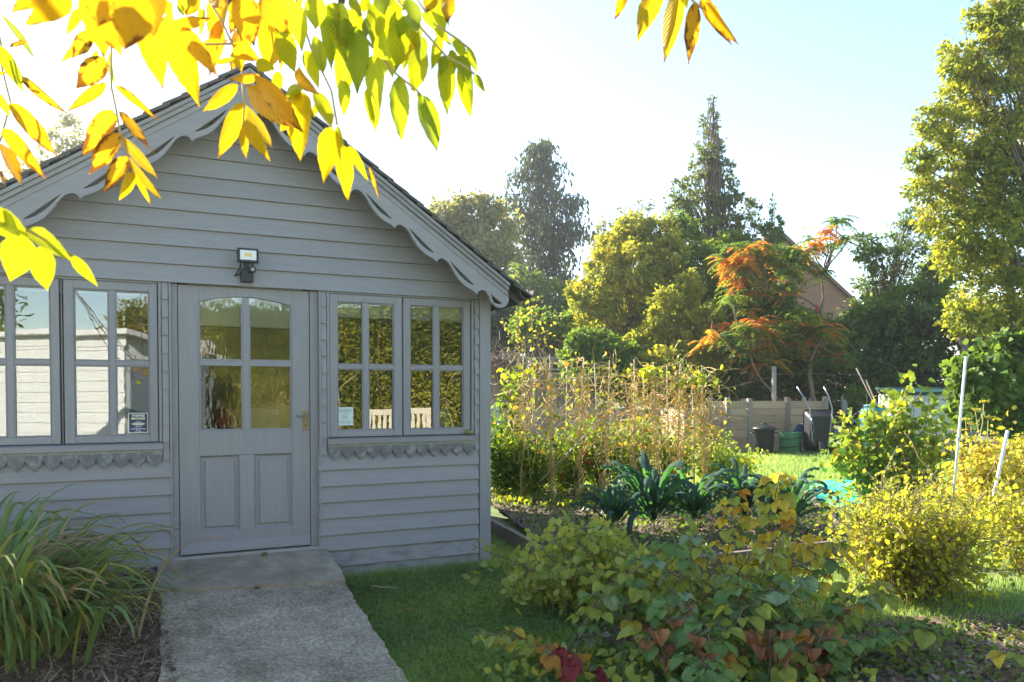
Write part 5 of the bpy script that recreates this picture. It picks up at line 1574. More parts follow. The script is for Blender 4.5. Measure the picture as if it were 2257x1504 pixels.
herb('tomato_plant', 'sunlit lime leafy plant behind the largest kale', 'plant', 1400, 1100, 11.2, 156, 105, 2850, .062, F_bean, 'leafy plants under the bean canes', .2, .95)
herb('tomato_plant', 'yellow leafy plant behind the middle kale in the bed', 'plant', 1480, 1090, 11.4, 138, 105, 2470, .062, F_bean, 'leafy plants under the bean canes', .3, 1)
herb('tomato_plant', 'straggly yellow plant at the right end of the cane row', 'plant', 1565, 1075, 11.6, 110, 105, 1710, .062, F_bean, 'leafy plants under the bean canes', .35, 1)
herb('nasturtium', 'spreading pale green plant on the grass at the end of the bean row', 'plant', 1630, 1060, 12.5, 60, 60, 700, .07, F_bean, None, .3, .9)
frm = surf('red_fruit', (.5, .03, .02), (.6, .06, .02), 9, .35)
tomo = [o for o in bpy.data.objects if o.get('label') == 'leafy green plant with a few red fruits left of the small kale'][0]
q = MB(); q.lathe([(.004, -.03), (.024, -.022), (.032, 0), (.024, .022), (.004, .027)], sides=10); fme = q.mesh('fruit', frm, smooth=True)
for k in range(7):
    link('fruit', fme, None, tomo, loc=(rng.normal() * .3, -.25 + rng.normal() * .08, rng.uniform(.2, .75)))

# kale: blistered straps arching outwards, each leaf its own part
kale_mat = leafmat('kale_leaf', (.045, .085, .072), (.090, .145, .115), .34, .85, vein=.5, spec=.08, pleat=14, tint=(1.2, 2.0, .35), tboost=1.5)
def kale_mesh(i):
    rows, cols = 26, 7
    v, f, uv = [], [], []
    bend = [1.6, 2.2, 1.1, 2.6][i]
    p = Vector((0, 0, 0)); ang = R(88)
    for r in range(rows + 1):
        t = r / rows
        wd = .006 if t < .2 else .047 * (math.sin(math.pi * min(1, (t - .16) / .92)) ** .6)
        for c in range(cols + 1):
            s = c / cols * 2 - 1
            bl = .011 * math.sin(t * 46 + i) * math.sin(s * 8 + t * 13) * (wd > .01)
            curl = -.030 * s * s * (wd > .01)
            nrm = Vector((0, -math.sin(ang), math.cos(ang)))
            q_ = p + Vector((s * wd, 0, 0)) + nrm * (bl + curl + .012 * (abs(s) > .9) * math.sin(t * 50))
            v.append(q_); uv.append((c / cols, t))
        ang -= R(bend * (1.2 + 12 * max(0, t - .5) * 2)) * 16 / 26
        p = p + Vector((0, math.cos(ang), math.sin(ang))) * (1.0 / rows)
    w = cols + 1
    f = [(r * w + c, r * w + c + 1, (r + 1) * w + c + 1, (r + 1) * w + c) for r in range(rows) for c in range(cols)]
    me = bpy.data.meshes.new('leaf'); me.from_pydata([tuple(a) for a in v], [], f)
    ul = me.uv_layers.new(name='UVMap')
    for L in me.loops: ul.data[L.index].uv = uv[L.vertex_index]
    me.polygons.foreach_set('use_smooth', [True] * len(me.polygons)); me.materials.append(kale_mat)
    return me
kms = [kale_mesh(i) for i in range(4)]
for (px, py, y, H, n, lab) in ((1355, 1182, 7.7, .44, 24, 'smallest dark kale, leftmost in the row'), (1440, 1172, 8.0, .66, 30, 'tallest dark kale with wide arching leaves'), (1527, 1165, 8.1, .58, 28, 'kale with upright leaves right of the tallest one'), (1640, 1160, 8.2, .56, 26, 'kale half hidden behind the yellow raspberry shoots'), (1735, 1172, 7.9, .58, 30, 'rightmost kale beside the turquoise sheet')):
    g = gp(px, py, GZ + .12)
    k_ = empty('kale', g, lab, 'kale', 'dark kale plants in the bed')
    q = MB(); q.tube([(.02, 0, -.03), (0, 0, .06), (0, 0, .12)], [.016, .018, .012], 7); link('stem', q.mesh('stem', M['cane']), None, k_)
    n = int(n * 1.35)
    for j in range(n):
        a = 2 * math.pi * j / n * 2.4 + rng.uniform(-.3, .3)
        tilt = rng.uniform(.0, .45) + .5 * (j % 6 == 0)
        sc_ = H * rng.uniform(.9, 1.32)
        me = kms[int(rng.integers(0, 4))]
        o = link('leaf', me, None, k_)
        o.matrix_local = Matrix.Translation((0, 0, .08)) @ Matrix.Rotation(a, 4, 'Z') @ Matrix.Rotation(-tilt, 4, 'X') @ Matrix.Diagonal((sc_ * rng.uniform(.8, 1.15), sc_, sc_, 1))

# gooseberry bush in the shade before the bed
def bush(name, label, cat, base, stems, tips, n, leaf, mat, tmpl, width, vlo, vhi, leafname='foliage', spread=.05, up=.9, droop=-.15, sr=.009, sub=5, stemmat='twig'):
    ro = empty(name, base, label, cat)
    q = MB(); PP, VV = [], []
    for e in tips:
        e = Vector(e) - Vector(base)
        a = Vector((e.x * .12 + rng.normal() * .05, e.y * .12 + rng.normal() * .05, 0))
        ln = wob(a, e, 8, .07, -.06)
        q.tube(ln, [sr * (1 - .07 * k) for k in range(9)], 5, cap=False)
        for s in range(sub):
            i = int(rng.integers(3, 8)); p = ln[i]
            e2 = p + Vector(rng.normal(size=3)) * .16
            l2 = wob(p, e2, 4, .06)
            q.tube(l2, sr * .45, 4, cap=False)
            hv = rng.random()
            for j in range(n // (len(tips) * (sub + 1))):
                k = rng.uniform(0, 3.99); kk = int(k)
                PP.append(np.array(l2[kk].lerp(l2[kk + 1], k - kk)) + rng.normal(size=3) * spread); VV.append(hv * .5 + rng.random() * .5)
        hv = rng.random()
        for j in range(n // (len(tips) * (sub + 1))):
            k = rng.uniform(3, 7.99); kk = int(k)
            PP.append(np.array(ln[kk].lerp(ln[kk + 1], k - kk)) + rng.normal(size=3) * spread); VV.append(hv * .5 + rng.random() * .5)
    PP = np.array(PP); VV = vlo + (vhi - vlo) * np.array(VV)
    PP[:, 2] = np.maximum(PP[:, 2], .03)
    scatter(leafname, tmpl, PP, rdir(len(PP), droop), rdir(len(PP), up), leaf * rng.uniform(.55, 1.2, len(PP)), width, VV, mat, ro)
    link('stem', q.mesh('stem', M[stemmat]), None, ro)
    return ro

tips = []
for k in range(58):
    px = 1490 - 330 * rng.random() ** 1.35; top = 1165 + 60 * abs((px - 1290) / 190) ** 1.5
    tips.append(pt(px, rng.uniform(top, 1330), 5.2 + rng.uniform(-.5, .45)))
for (px, py, y) in ((1040, 1200, 5.3), (1120, 1290, 5.0), (1150, 1250, 4.9), (1260, 1150, 5.5), (1300, 1160, 5.5), (1240, 1165, 5.3)):
    tips.append(pt(px, py, y))
bush('gooseberry_bush', 'sprawling lime green gooseberry bush on the grass before the raised bed', 'bush', gp(1310, 1345), 0, tips, 4200, .062, F_goose, T_LOBED, 1.0, 0, 1, sub=5, sr=.006, spread=.035)
tips = []
for k in range(34):
    px = rng.uniform(1470, 1800); tips.append(pt(px, rng.uniform(1230, 1330), 4.9 + rng.uniform(-.4, .5)))
bush('currant_bush', 'yellow green currant bush behind the raspberry canes', 'bush', gp(1600, 1360), 0, tips, 1000, .055, F_goose, T_LOBED, 1.0, .1, .95, sub=4, sr=.006, spread=.04)

# blueberry bush, lit from behind
tips = []
for k in range(110):
    a = rng.uniform(0, 6.28); rr = rng.uniform(.15, 1) ** .6 * rng.uniform(.8, 1.22)
    px = 2010 + 195 * math.cos(a) * rr; py = 1190 - 150 * abs(math.sin(a)) * rr + 60 * (math.sin(a) < 0) * rr
    tips.append(pt(px, py, 5.6 + rng.uniform(-.55, .6)))
bush('blueberry_bush', 'large rounded yellow leaved bush glowing in the sun at the right', 'bush', gp(2010, 1325), 0, tips, 11000, .044, F_blue, T_LEAF, .75, 0, 1, sub=7, sr=.006, spread=.045, up=.5)
tips = [pt(rng.uniform(2090, 2300), rng.uniform(945, 1100), 8.2 + rng.uniform(-.6, .6)) for _ in range(60)]
bush('amber_bush', 'amber leaved bush behind the white poles at the right edge', 'bush', gp(2210, 1150), 0, tips, 5500, .075, F_amber, T_LEAF, .7, 0, 1, sub=6, sr=.006, spread=.06)
tips = [pt(rng.uniform(2180, 2300), rng.uniform(1080, 1180), 6.3 + rng.uniform(-.4, .4)) for _ in range(24)]
bush('yellow_bush', 'small yellow bush at the right edge behind the blueberry bush', 'bush', gp(2250, 1260), 0, tips, 2200, .05, F_blue, T_LEAF, .7, .2, 1, sub=5, sr=.006, spread=.05)
# hazel
tips = []
for (px, py) in ((1895, 885), (1910, 870), (1945, 905), (1990, 865), (2010, 880), (1985, 900), (2035, 860), (2050, 875), (2060, 930), (2085, 935), (1850, 925), (1840, 950), (1835, 985), (1830, 1020), (1870, 960), (1920, 940), (1960, 950), (2000, 950), (2040, 980), (2080, 990), (2095, 960), (1880, 1010), (1930, 1000), (1980, 1010), (2030, 1030), (2070, 1040), (1860, 1050), (1900, 1060), (1950, 1050), (2000, 1060), (1925, 905), (1960, 890)):
    tips.append(pt(px, py, 10.6 + rng.uniform(-.5, .5)))
bush('hazel_shrub', 'upright hazel with lime and brown leaves before the storage box', 'bush', gp(1965, 1112), 0, tips, 2300, .115, F_hazel, T_LEAF, .95, 0, 1, sub=4, sr=.011, spread=.09, droop=-.3)
# umbel seed heads
um = empty('fennel', gp(2165, 1120), 'fennel with flat yellow seed heads before the dark hedge', 'plant')
q = MB(); PP = []
for (px, py) in ((2168, 890), (2150, 908), (2178, 925), (2190, 960), (2140, 940), (2128, 930)):
    e = pt(px, py, 9.5) - um.location
    q.tube(wob((rng.normal() * .05, 0, 0), e, 6, .03), .006, 4, cap=False)
    for k in range(9):
        a = k * .7; r_ = .055 * (k + 1) / 9
        t = e + Vector((math.cos(a) * r_, math.sin(a) * r_, .03)); q.tube([e, t], .002, 3, cap=False)
        for _ in range(4): PP.append(np.array(t) + rng.normal(size=3) * .008)
link('stem', q.mesh('stem', M['weedstem'] if 'weedstem' in M else M['cane']), None, um)
scatter('seed_heads', T_RHOMB, np.array(PP), rdir(len(PP), .6), rdir(len(PP)), .020, .8, rng.uniform(.6, .9, len(PP)), F_yellow, um, kind='stuff')

# ------------------------------------------------------------------ raspberries in the foreground
def broad_leaf(name, mat, curl, fold, jag=True, seed=0):
    """Serrated ovate leaf with cupped, pleated blade."""
    rows, cols = 15, 6
    rs = np.random.default_rng(seed)
    v, f, uv = [], [], []
    for r in range(rows + 1):
        t = r / rows
        wd = .50 * (math.sin(math.pi * t ** .72) ** .8) if 0 < t < 1 else .0
        wd = max(wd, .006)
        if jag and 0 < t < 1: wd *= 1.0 + (.09 if r % 2 else -.05)
        for c in range(cols + 1):
            s = c / cols * 2 - 1
            z = fold * abs(s) * wd - curl * t * t * .5 + .040 * math.sin(t * 34 - abs(s) * 7) * min(1, abs(s) * 2.2) * (1 - t) + rs.normal() * .012
            y = t + abs(s) * .05 - curl * .12 * t
            v.append((s * wd, y, z)); uv.append((c / cols, t))
    w = cols + 1
    f = [(r * w + c, r * w + c + 1, (r + 1) * w + c + 1, (r + 1) * w + c) for r in range(rows) for c in range(cols)]
    me = bpy.data.meshes.new(name); me.from_pydata(v, [], f)
    ul = me.uv_layers.new(name='UVMap')
    for L in me.loops: ul.data[L.index].uv = uv[L.vertex_index]
    me.polygons.foreach_set('use_smooth', [True] * len(me.polygons)); me.materials.append(mat)
    return me

RM = {
    'green': leafmat('raspberry_green', (.14, .25, .075), (.24, .37, .11), .38, .55, vein=.6, pleat=9),
    'grey': leafmat('raspberry_greyed', (.22, .30, .15), (.32, .41, .21), .32, .6, vein=.75, pleat=9),
    'lime': leafmat('raspberry_lime', (.30, .37, .07), (.46, .48, .09), .45, .5, vein=.25, pleat=9),
    'yellow': leafmat('raspberry_yellow', (.62, .48, .06), (.72, .58, .09), .5, .5, vein=.35, pleat=9),
    'brown': leafmat('raspberry_brown', (.28, .13, .07), (.50, .25, .13), .25, .7, vein=.2, pleat=9),
    'red': leafmat('raspberry_red', (.22, .018, .028), (.34, .055, .045), .3, .5, vein=.2, pleat=9),
    'orange': leafmat('raspberry_orange', (.48, .22, .05), (.58, .32, .06), .4, .55, vein=.2, pleat=9),
}
RL = {k: [broad_leaf('leaf', m, c, fo, seed=i) for i, (c, fo) in enumerate(((.5, .25), (.9, .1), (.25, .5)))] for k, m in RM.items()}
for k in ('brown',):
    RL[k] = [broad_leaf('leaf', RM[k], c, fo, seed=i) for i, (c, fo) in enumerate(((1.5, .9), (1.9, 1.2), (1.2, 1.4)))]


def place_leaf(me, p, d, up, L, wf, parent, name='leaf'):
    d = Vector(d).normalized(); x = d.cross(Vector(up))
    if x.length < 1e-4: x = d.cross(Vector((1, .2, .1)))
    x.normalize(); z = x.cross(d)
    m = Matrix(((x.x * L * wf, d.x * L, z.x * L, p[0]), (x.y * L * wf, d.y * L, z.y * L, p[1]), (x.z * L * wf, d.z * L, z.z * L, p[2]), (0, 0, 0, 1)))
    o = link(name, me, None, parent)
    o.matrix_local = m
    return o


def raspberry(label, base_px, tip_px, y0, y1, nl, mix, L=.086, sag=-.10, base_z=GZ + .02):
    a = gp(*base_px) if base_px[1] > 900 else pt(*base_px, y0)
    a = Vector((pt(base_px[0], base_px[1], y0).x, y0, base_z))
    e = pt(tip_px[0], tip_px[1], y1)
    ro = empty('raspberry_cane', a, label, 'raspberry cane', 'raspberry canes in the near border')
    e = e - a
    ln = wob((0, 0, 0), e, 12, .03, sag)
    q = MB(); q.tube(ln, [.0055 - .00025 * i for i in range(13)], 6)
    nl = int(nl * 1.15)
    keys = list(mix.keys()); pr = np.array([mix[k] for k in keys], float); pr /= pr.sum()
    for j in range(nl):
        t = .30 + .70 * (j + rng.uniform(-.3, .3)) / max(1, nl - 1); t = min(1, max(.15, t))
        f = t * 12; i = min(11, int(f)); p = ln[i].lerp(ln[i + 1], f - i)
        ang = j * 2.4 + rng.uniform(-.5, .5)
        hd = Vector((math.cos(ang), math.sin(ang), rng.uniform(-.1, .35)))
        c = str(rng.choice(keys, p=pr))
        # lower leaves die first
        if t < .5 and 'brown' in mix and rng.random() < .22: c = 'brown'
        pe = p + hd * rng.uniform(.04, .08)
        q.tube([p, p.lerp(pe, .5) + Vector((0, 0, .008)), pe], .0016, 4, cap=False)
        droop = -1.3 if c == 'brown' else rng.uniform(-.75, -.15)
        for k in range(3):
            aa = ang + (k - 1) * 1.05
            dd = Vector((math.cos(aa), math.sin(aa), droop + rng.uniform(-.2, .2)))
            s = L * rng.uniform(.6, 1.3) * (1.1 if k == 1 else .9) * (.75 if c == 'brown' else 1)
            place_leaf(RL[c][int(rng.integers(0, 3))], pe + dd.normalized() * .008, dd, (rng.normal() * .25, rng.normal() * .25, 1), s, rng.uniform(.72, .95), ro)
    link('stem', q.mesh('stem', M['twig'], smooth=True), None, ro)
    return ro

GR = {'green': .42, 'grey': .18, 'lime': .34, 'brown': .04, 'yellow': .02}
SH = {'grey': .40, 'green': .38, 'lime': .22}
BR = {'brown': .40, 'green': .36, 'red': .04, 'orange': .05, 'lime': .15}
YL = {'yellow': .72, 'lime': .2, 'orange': .08}
LM = {'lime': .55, 'yellow': .2, 'green': .2, 'orange': .05}
rasp = [
    ('arching cane reaching left over the grass, lime and red leaves', (1290, 1520), (1045, 1395), 3.95, 4.0, 11, {'lime': .4, 'green': .3, 'yellow': .15, 'red': .1, 'orange': .05}),
    ('low cane with crimson and orange leaves at the bottom edge', (1330, 1540), (1190, 1425), 3.7, 3.75, 9, {'red': .4, 'orange': .35, 'lime': .15, 'green': .1}),
    ('cane with pale veined leaves left of the border middle', (1260, 1500), (1330, 1310), 4.1, 4.2, 10, GR),
    ('long cane slanting up to the right over the gooseberry bush', (1240, 1480), (1480, 1195), 4.2, 4.6, 14, GR),
    ('cane with grey green leaves above the gooseberry bush', (1450, 1460), (1545, 1180), 4.3, 4.6, 12, GR),
    ('leafy cane at the foot of the gooseberry bush', (1370, 1480), (1400, 1290), 4.2, 4.35, 10, GR),
    ('cane covered in frosted blue green leaves near the middle', (1560, 1500), (1480, 1310), 4.0, 4.1, 13, SH),
    ('cane with big frosted leaves at the border crest', (1620, 1500), (1640, 1275), 4.0, 4.2, 14, SH),
    ('cane with broad green leaves leaning right at the border crest', (1690, 1500), (1760, 1270), 4.0, 4.3, 14, SH),
    ('cane with drooping green leaves above the brown dead ones', (1640, 1520), (1560, 1380), 3.8, 3.85, 12, GR),
    ('dead cane hung with russet curled leaves left of the border middle', (1470, 1520), (1480, 1340), 3.9, 4.0, 13, BR),
    ('dead cane hung with russet curled leaves in the border middle', (1580, 1540), (1560, 1400), 3.7, 3.75, 12, BR),
    ('brown withered cane at the bottom centre right', (1690, 1540), (1700, 1390), 3.75, 3.8, 13, BR),
    ('brown withered cane right of the bottom centre', (1780, 1530), (1810, 1400), 3.8, 3.9, 11, BR),
    ('cane with large dark green leaves at the bottom edge', (1640, 1560), (1540, 1455), 3.45, 3.5, 10, {'green': .9, 'lime': .1}),
    ('cane with large fresh green leaves at the very bottom centre', (1480, 1570), (1575, 1475), 3.45, 3.45, 10, {'green': .85, 'lime': .15}),
    ('arching cane of green leaves reaching right over bare soil', (1740, 1500), (1930, 1400), 3.9, 3.95, 11, {'green': .7, 'grey': .3}),
    ('arching cane with pale leaves reaching toward the blueberry bush', (1760, 1480), (1960, 1300), 4.1, 4.4, 12, GR),
    ('lime cane bending over in front of the blueberry bush', (1800, 1460), (1900, 1285), 4.2, 4.5, 10, LM),
    ('long runner of green leaves at the right over the soil', (1850, 1480), (2080, 1390), 4.0, 4.15, 9, {'green': .45, 'lime': .55}),
    ('tall cane of golden leaves rising before the rightmost kale', (1690, 1390), (1718, 1045), 5.0, 5.2, 22, YL),
    ('shorter cane of golden leaves left of the tall golden cane', (1600, 1380), (1612, 1090), 5.1, 5.3, 15, YL),
    ('golden cane bending right behind the border crest', (1740, 1390), (1800, 1180), 4.9, 5.1, 12, YL),
    ('lime and gold cane at the back of the border', (1660, 1400), (1690, 1210), 4.7, 4.8, 13, LM),
    ('lime and gold cane bending right beside the blueberry bush', (1790, 1400), (1850, 1195), 4.8, 5.0, 12, LM),
    ('bare reddish stake like cane with two yellow leaves', (1525, 1420), (1518, 1200), 4.6, 4.6, 4, LM),
    ('frosted leafy cane filling the crest between the lime canes', (1720, 1500), (1700, 1290), 4.1, 4.2, 13, SH),
    ('green leafy cane below the frosted crest', (1560, 1540), (1640, 1340), 3.85, 3.95, 13, GR),
    ('russet and green cane in front of the frosted crest', (1500, 1530), (1430, 1385), 3.8, 3.85, 10, {'green': .35, 'brown': .4, 'lime': .25}),
    ('small yellow seedling cane at the right edge of the soil', (2240, 1500), (2235, 1415), 3.9, 3.9, 4, LM),
]
for (lab, b_, t_, y0, y1, nl, mix) in rasp:
    raspberry('raspberry ' + lab, b_, t_, y0, y1, nl, mix)

# ------------------------------------------------------------------ sedge clump before the left wall
SG = Vector((-2.78, 4.10, -.22))
SGM = {'g': leafmat('sedge_green', (.13, .23, .06), (.23, .33, .08), .38, .5, vein=.15, pleat=0),
       'y': leafmat('sedge_yellow', (.28, .28, .05), (.42, .36, .07), .35, .5, vein=.15, pleat=0),
       'b': leafmat('sedge_dead', (.36, .24, .13), (.55, .42, .27), .2, .7, vein=.1, pleat=0)}
def blade_mesh(bend, mat, kink=0):
    n = 9; v, f, uv = [], [], []
    p = Vector((0, 0, 0)); ang = R(86)
    for i in range(n + 1):
        t = i / n
        wd = .0125 * (1 - t ** 3) * (.6 + .4 * min(1, t * 4)) + .0004
        for s in (-1, 0, 1):
            v.append((p.x + s * wd, p.y, p.z - abs(s) * -.004)); uv.append((s * .5 + .5, t))
        ang -= R(bend) * (t ** 1.1) * .42 + (R(kink) if i == 6 else 0)
        p = p + Vector((0, math.cos(ang), math.sin(ang))) / n
    for i in range(n):
        for c in range(2):
            f.append((i * 3 + c, i * 3 + c + 1, i * 3 + c + 4, i * 3 + c + 3))
    me = bpy.data.meshes.new('blade'); me.from_pydata(v, [], f)
    ul = me.uv_layers.new(name='UVMap')
    for L in me.loops: ul.data[L.index].uv = uv[L.vertex_index]
    me.materials.append(mat); me.polygons.foreach_set('use_smooth', [True] * len(me.polygons))
    return me
BL = {k: [blade_mesh(b, m, kk) for b, kk in ((40, 0), (52, 0), (64, 0), (76, 0), (52, 40))] for k, m in SGM.items()}
sedge = empty('sedge_clump', SG, 'big arching clump of green and straw grass leaves before the left windows', 'grass clump')
def one_blade():
    a = rng.uniform(0, 2 * math.pi)
    r_ = abs(rng.normal()) * .16
    L = rng.uniform(.62, 1.24) * (1 - .24 * max(0, math.cos(a)))
    k = str(rng.choice(['g', 'y', 'b'], p=[.64, .17, .19]))
    me = BL[k][int(rng.integers(0, 5))]
    m = Matrix.Translation((math.cos(a) * r_ * 1.6 - .05, math.sin(a) * r_, 0)) @ Matrix.Rotation(a - math.pi / 2 + rng.normal() * .4, 4, 'Z') @ Matrix.Rotation(-rng.uniform(.0, .62), 4, 'X') @ Matrix.Diagonal((rng.uniform(.9, 1.8), L, L, 1))
    return me, m
for i in range(300):
    me, m = one_blade(); o = link('blade', me, None, sedge); o.matrix_local = m
bmj = MB()
vj, fj, mi = [], [], []
bj = bpy.data.meshes.new('blades'); allv, allf, alluv, allm = [], [], [], []
for i in range(700):
    me, m = one_blade(); n0 = len(allv)
    allv += [tuple(m @ v.co) for v in me.vertices]
    ci = 'gyb'.index({'sedge_green': 'g', 'sedge_yellow': 'y', 'sedge_dead': 'b'}[me.materials[0].name])
    for p in me.polygons:
        allf.append(tuple(n0 + k for k in p.vertices)); allm.append(ci)
bj.from_pydata(allv, [], allf)
for k in 'gyb': bj.materials.append(SGM[k])
bj.polygons.foreach_set('material_index', allm); bj.uv_layers.new(name='UVMap')
link('blades', bj, None, sedge, kind='stuff')

# ------------------------------------------------------------------ ground cover
def ground_scatter(name, poly_px, n, tmpl, size, width, mat, z=GZ, up=2.0, lean=.5, vlo=0, vhi=1, near=True, label=None, world=None, kind='stuff', zfn=None, flat=False):
    if world is None:
        qd = [gp(*p, z) for p in poly_px]
    else:
        qd = [Vector((x, y, z)) for x, y in world]
    # uniform over the quad on the ground
    A = rng.random((n, 2))
    a, b, c, d = [np.array(q_) for q_ in qd]
    P = (a[None] * (1 - A[:, :1]) + b[None] * A[:, :1]) * (1 - A[:, 1:]) + (d[None] * (1 - A[:, :1]) + c[None] * A[:, :1]) * A[:, 1:]
    if zfn is not None: P[:, 2] = zfn(P)
    dirs = rdir(n) * lean; dirs[:, 2] = up if not flat else rng.normal(size=n) * .18
    if flat: nr = rdir(n, 2.2)
    else: nr = rdir(n) * np.array([1, 1, .2])
    s = size * rng.uniform(.5, 1.3, n)
    # colour drifts in patches
    pat = .5 + .5 * np.sin(P[:, 0] * 2.3 + np.sin(P[:, 1] * 1.9) * 1.4) * np.cos(P[:, 1] * 2.9)
    v = vlo + (vhi - vlo) * np.clip(.45 * pat + .55 * rng.random(n), 0, 1)
    o = scatter(name, tmpl, P, dirs, nr, s, width, v, mat, None, kind)
    if label: o['label'] = label
    return o

gz0 = lambda P: np.full(len(P), GZ) + .0
ground_scatter('grass', [(740, 1270), (1330, 1240), (1180, 1560), (860, 1560)], 70000, T_BLADE, .042, .12, F_grass, vlo=.05, vhi=.96, up=.75)
ground_scatter('grass', [(1080, 1150), (1215, 1215), (1330, 1330), (1060, 1262)], 16000, T_BLADE, .045, .11, F_grass, vlo=.1, vhi=.97, up=.8)
ground_scatter('long_grass', None, 1300, T_BLADE, .10, .06, F_grass, vlo=.3, vhi=1, up=1.1, world=[tuple(hut_pt(.6, -.12, 0))[:2], tuple(hut_pt(1.98, -.20, 0))[:2], tuple(hut_pt(1.98, -.03, 0))[:2], tuple(hut_pt(.6, -.03, 0))[:2]])
ground_scatter('long_grass', None, 900, T_BLADE, .075, .08, F_grass, vlo=.0, vhi=.8, up=.9, world=[tuple(hut_pt(.57, -.8, 0))[:2], tuple(hut_pt(.80, -.8, 0))[:2], tuple(hut_pt(.85, -2.6, 0))[:2], tuple(hut_pt(.52, -2.6, 0))[:2]])
ground_scatter('grass', None, 52000, T_BLADE, .070, .10, F_grass, vlo=.2, vhi=.97, up=1.2, world=[(2.9, 6.9), (6.6, 5.2), (8.5, 11.5), (4.0, 11.0)])
ground_scatter('grass', None, 45000, T_BLADE, .085, .12, F_grass, vlo=.1, vhi=.9, up=1.2, world=[(2.2, 11.3), (8.5, 11.3), (10.5, 18.6), (3.4, 18.6)])
ground_scatter('grass', None, 16000, T_BLADE, .060, .10, F_grass, vlo=.1, vhi=.9, up=1.2, world=[(1.0, 4.85), (5.6, 5.0), (3.0, 6.7), (.7, 5.6)])
ground_scatter('weeds', None, 2600, T_LEAF, .042, .8, F_weed, z=GZ + .03, up=.5, lean=1, world=[(2.2, 3.3), (4.6, 3.6), (4.2, 5.0), (1.6, 4.8)])
ground_scatter('weeds', None, 900, T_LEAF, .035, .8, F_weed, z=GZ + .03, up=.5, lean=1, world=[(.2, 3.4), (2.4, 3.2), (2.4, 4.6), (.2, 4.6)])
mz = lambda P: np.array([mulch_fn(min(1, max(0, ((Vector(p) - HUT_O).dot(HD) + 3.2) / 2.62)), min(1, max(0, (-(Vector(p) - HUT_O).dot(HN) - .01) / 4.0)))[2] + .006 for p in P])
ground_scatter('wood_chips', None, 15000, T_CHIP, .036, .26, F_chip, flat=True, world=[tuple(hut_pt(-1.7, -.05, 0))[:2], tuple(hut_pt(-.64, -.05, 0))[:2], tuple(hut_pt(-.52, -2.6, 0))[:2], tuple(hut_pt(-1.9, -2.6, 0))[:2]], zfn=mz, vhi=1)
ground_scatter('dry_straw', None, 900, T_BLADE, .12, .045, F_chip, flat=True, vlo=.62, vhi=1, world=[tuple(hut_pt(-1.9, -.05, 0))[:2], tuple(hut_pt(-.60, -.05, 0))[:2], tuple(hut_pt(-.50, -2.6, 0))[:2], tuple(hut_pt(-1.9, -2.6, 0))[:2]], zfn=lambda P: mz(P) + .008)
ground_scatter('leaf_litter', None, 4200, T_CHIP, .040, .45, F_chip, flat=True, z=GZ + .045, world=[(.4, 3.0), (4.8, 3.0), (4.2, 4.9), (.4, 4.7)])
ground_scatter('leaf_litter', None, 5000, T_CHIP, .045, .35, F_chip, flat=True, z=-.165, world=[(.5, 5.9), (3.1, 7.1), (4.0, 10.7), (-.5, 11.0)])

ground_scatter('weeds', None, 2600, T_LEAF, .05, .8, F_weed, z=-.15, up=.6, lean=1, world=[(.5, 5.9), (3.1, 7.1), (4.0, 10.7), (-.5, 11.0)])
ground_scatter('weeds', None, 1500, T_LEAF, .06, .8, F_bean, z=-.13, up=.6, lean=1, vlo=.3, vhi=1, world=[(-.3, 9.0), (3.2, 8.9), (4.0, 10.9), (-.5, 11.2)])
ground_scatter('undergrowth', None, 800, T_LEAF, .062, .85, F_weed, z=GZ + .07, up=.5, lean=1, vlo=.2, world=[(-.25, 3.75), (1.7, 3.3), (1.9, 4.3), (.05, 4.15)])
ground_scatter('undergrowth', None, 260, T_LEAF, .055, .85, F_goose, z=GZ + .10, up=.5, lean=1, world=[(-.15, 3.75), (1.7, 3.3), (1.9, 4.3), (.1, 4.1)])
ground_scatter('clover', None, 5000, T_LEAF, .026, .9, F_weed, z=GZ + .035, up=.5, lean=1, vlo=0, vhi=.8, world=[tuple(hut_pt(.62, -.3, 0))[:2], tuple(hut_pt(2.2, -.2, 0))[:2], tuple(hut_pt(2.0, -2.2, 0))[:2], tuple(hut_pt(.56, -2.5, 0))[:2]])
# fallen bits on path and lawn
fl_brown = leafmat('fallen_leaf_brown', (.26, .13, .05), (.36, .20, .08), .1, .7, pleat=7)
flm = broad_leaf('leaf_blade', fl_brown, .5, .5, seed=5)
for (px, py, z, L, rz, lab) in ((380, 1427, -.245, .085, 40, 'curled tan fallen leaf on the path edge beside the mulch'), (592, 1224, -.028, .06, 130, 'small orange fallen leaf on the doorstep under the door'), (910, 1350, GZ + .05, .05, 80, 'tiny brown fallen leaf lying on the shaded lawn'), (1005, 1300, GZ + .06, .055, 10, 'brown fallen leaf on the grass near the foot of the hut wall'), (470, 1392, -.235, .05, 200, 'dark curled fallen leaf in the middle of the path'), (560, 1300, -.12, .04, 310, 'small fallen leaf at the joint of doorstep and path')):
    g = gp(px, py, z)
    f0 = empty('fallen_leaf', g, lab, 'leaf'); o = link('blade', flm, None, f0); o.matrix_local = Matrix.Translation((0, 0, .012)) @ Matrix.Rotation(R(rz), 4, 'Z') @ Matrix.Diagonal((L, L, L * .8, 1))
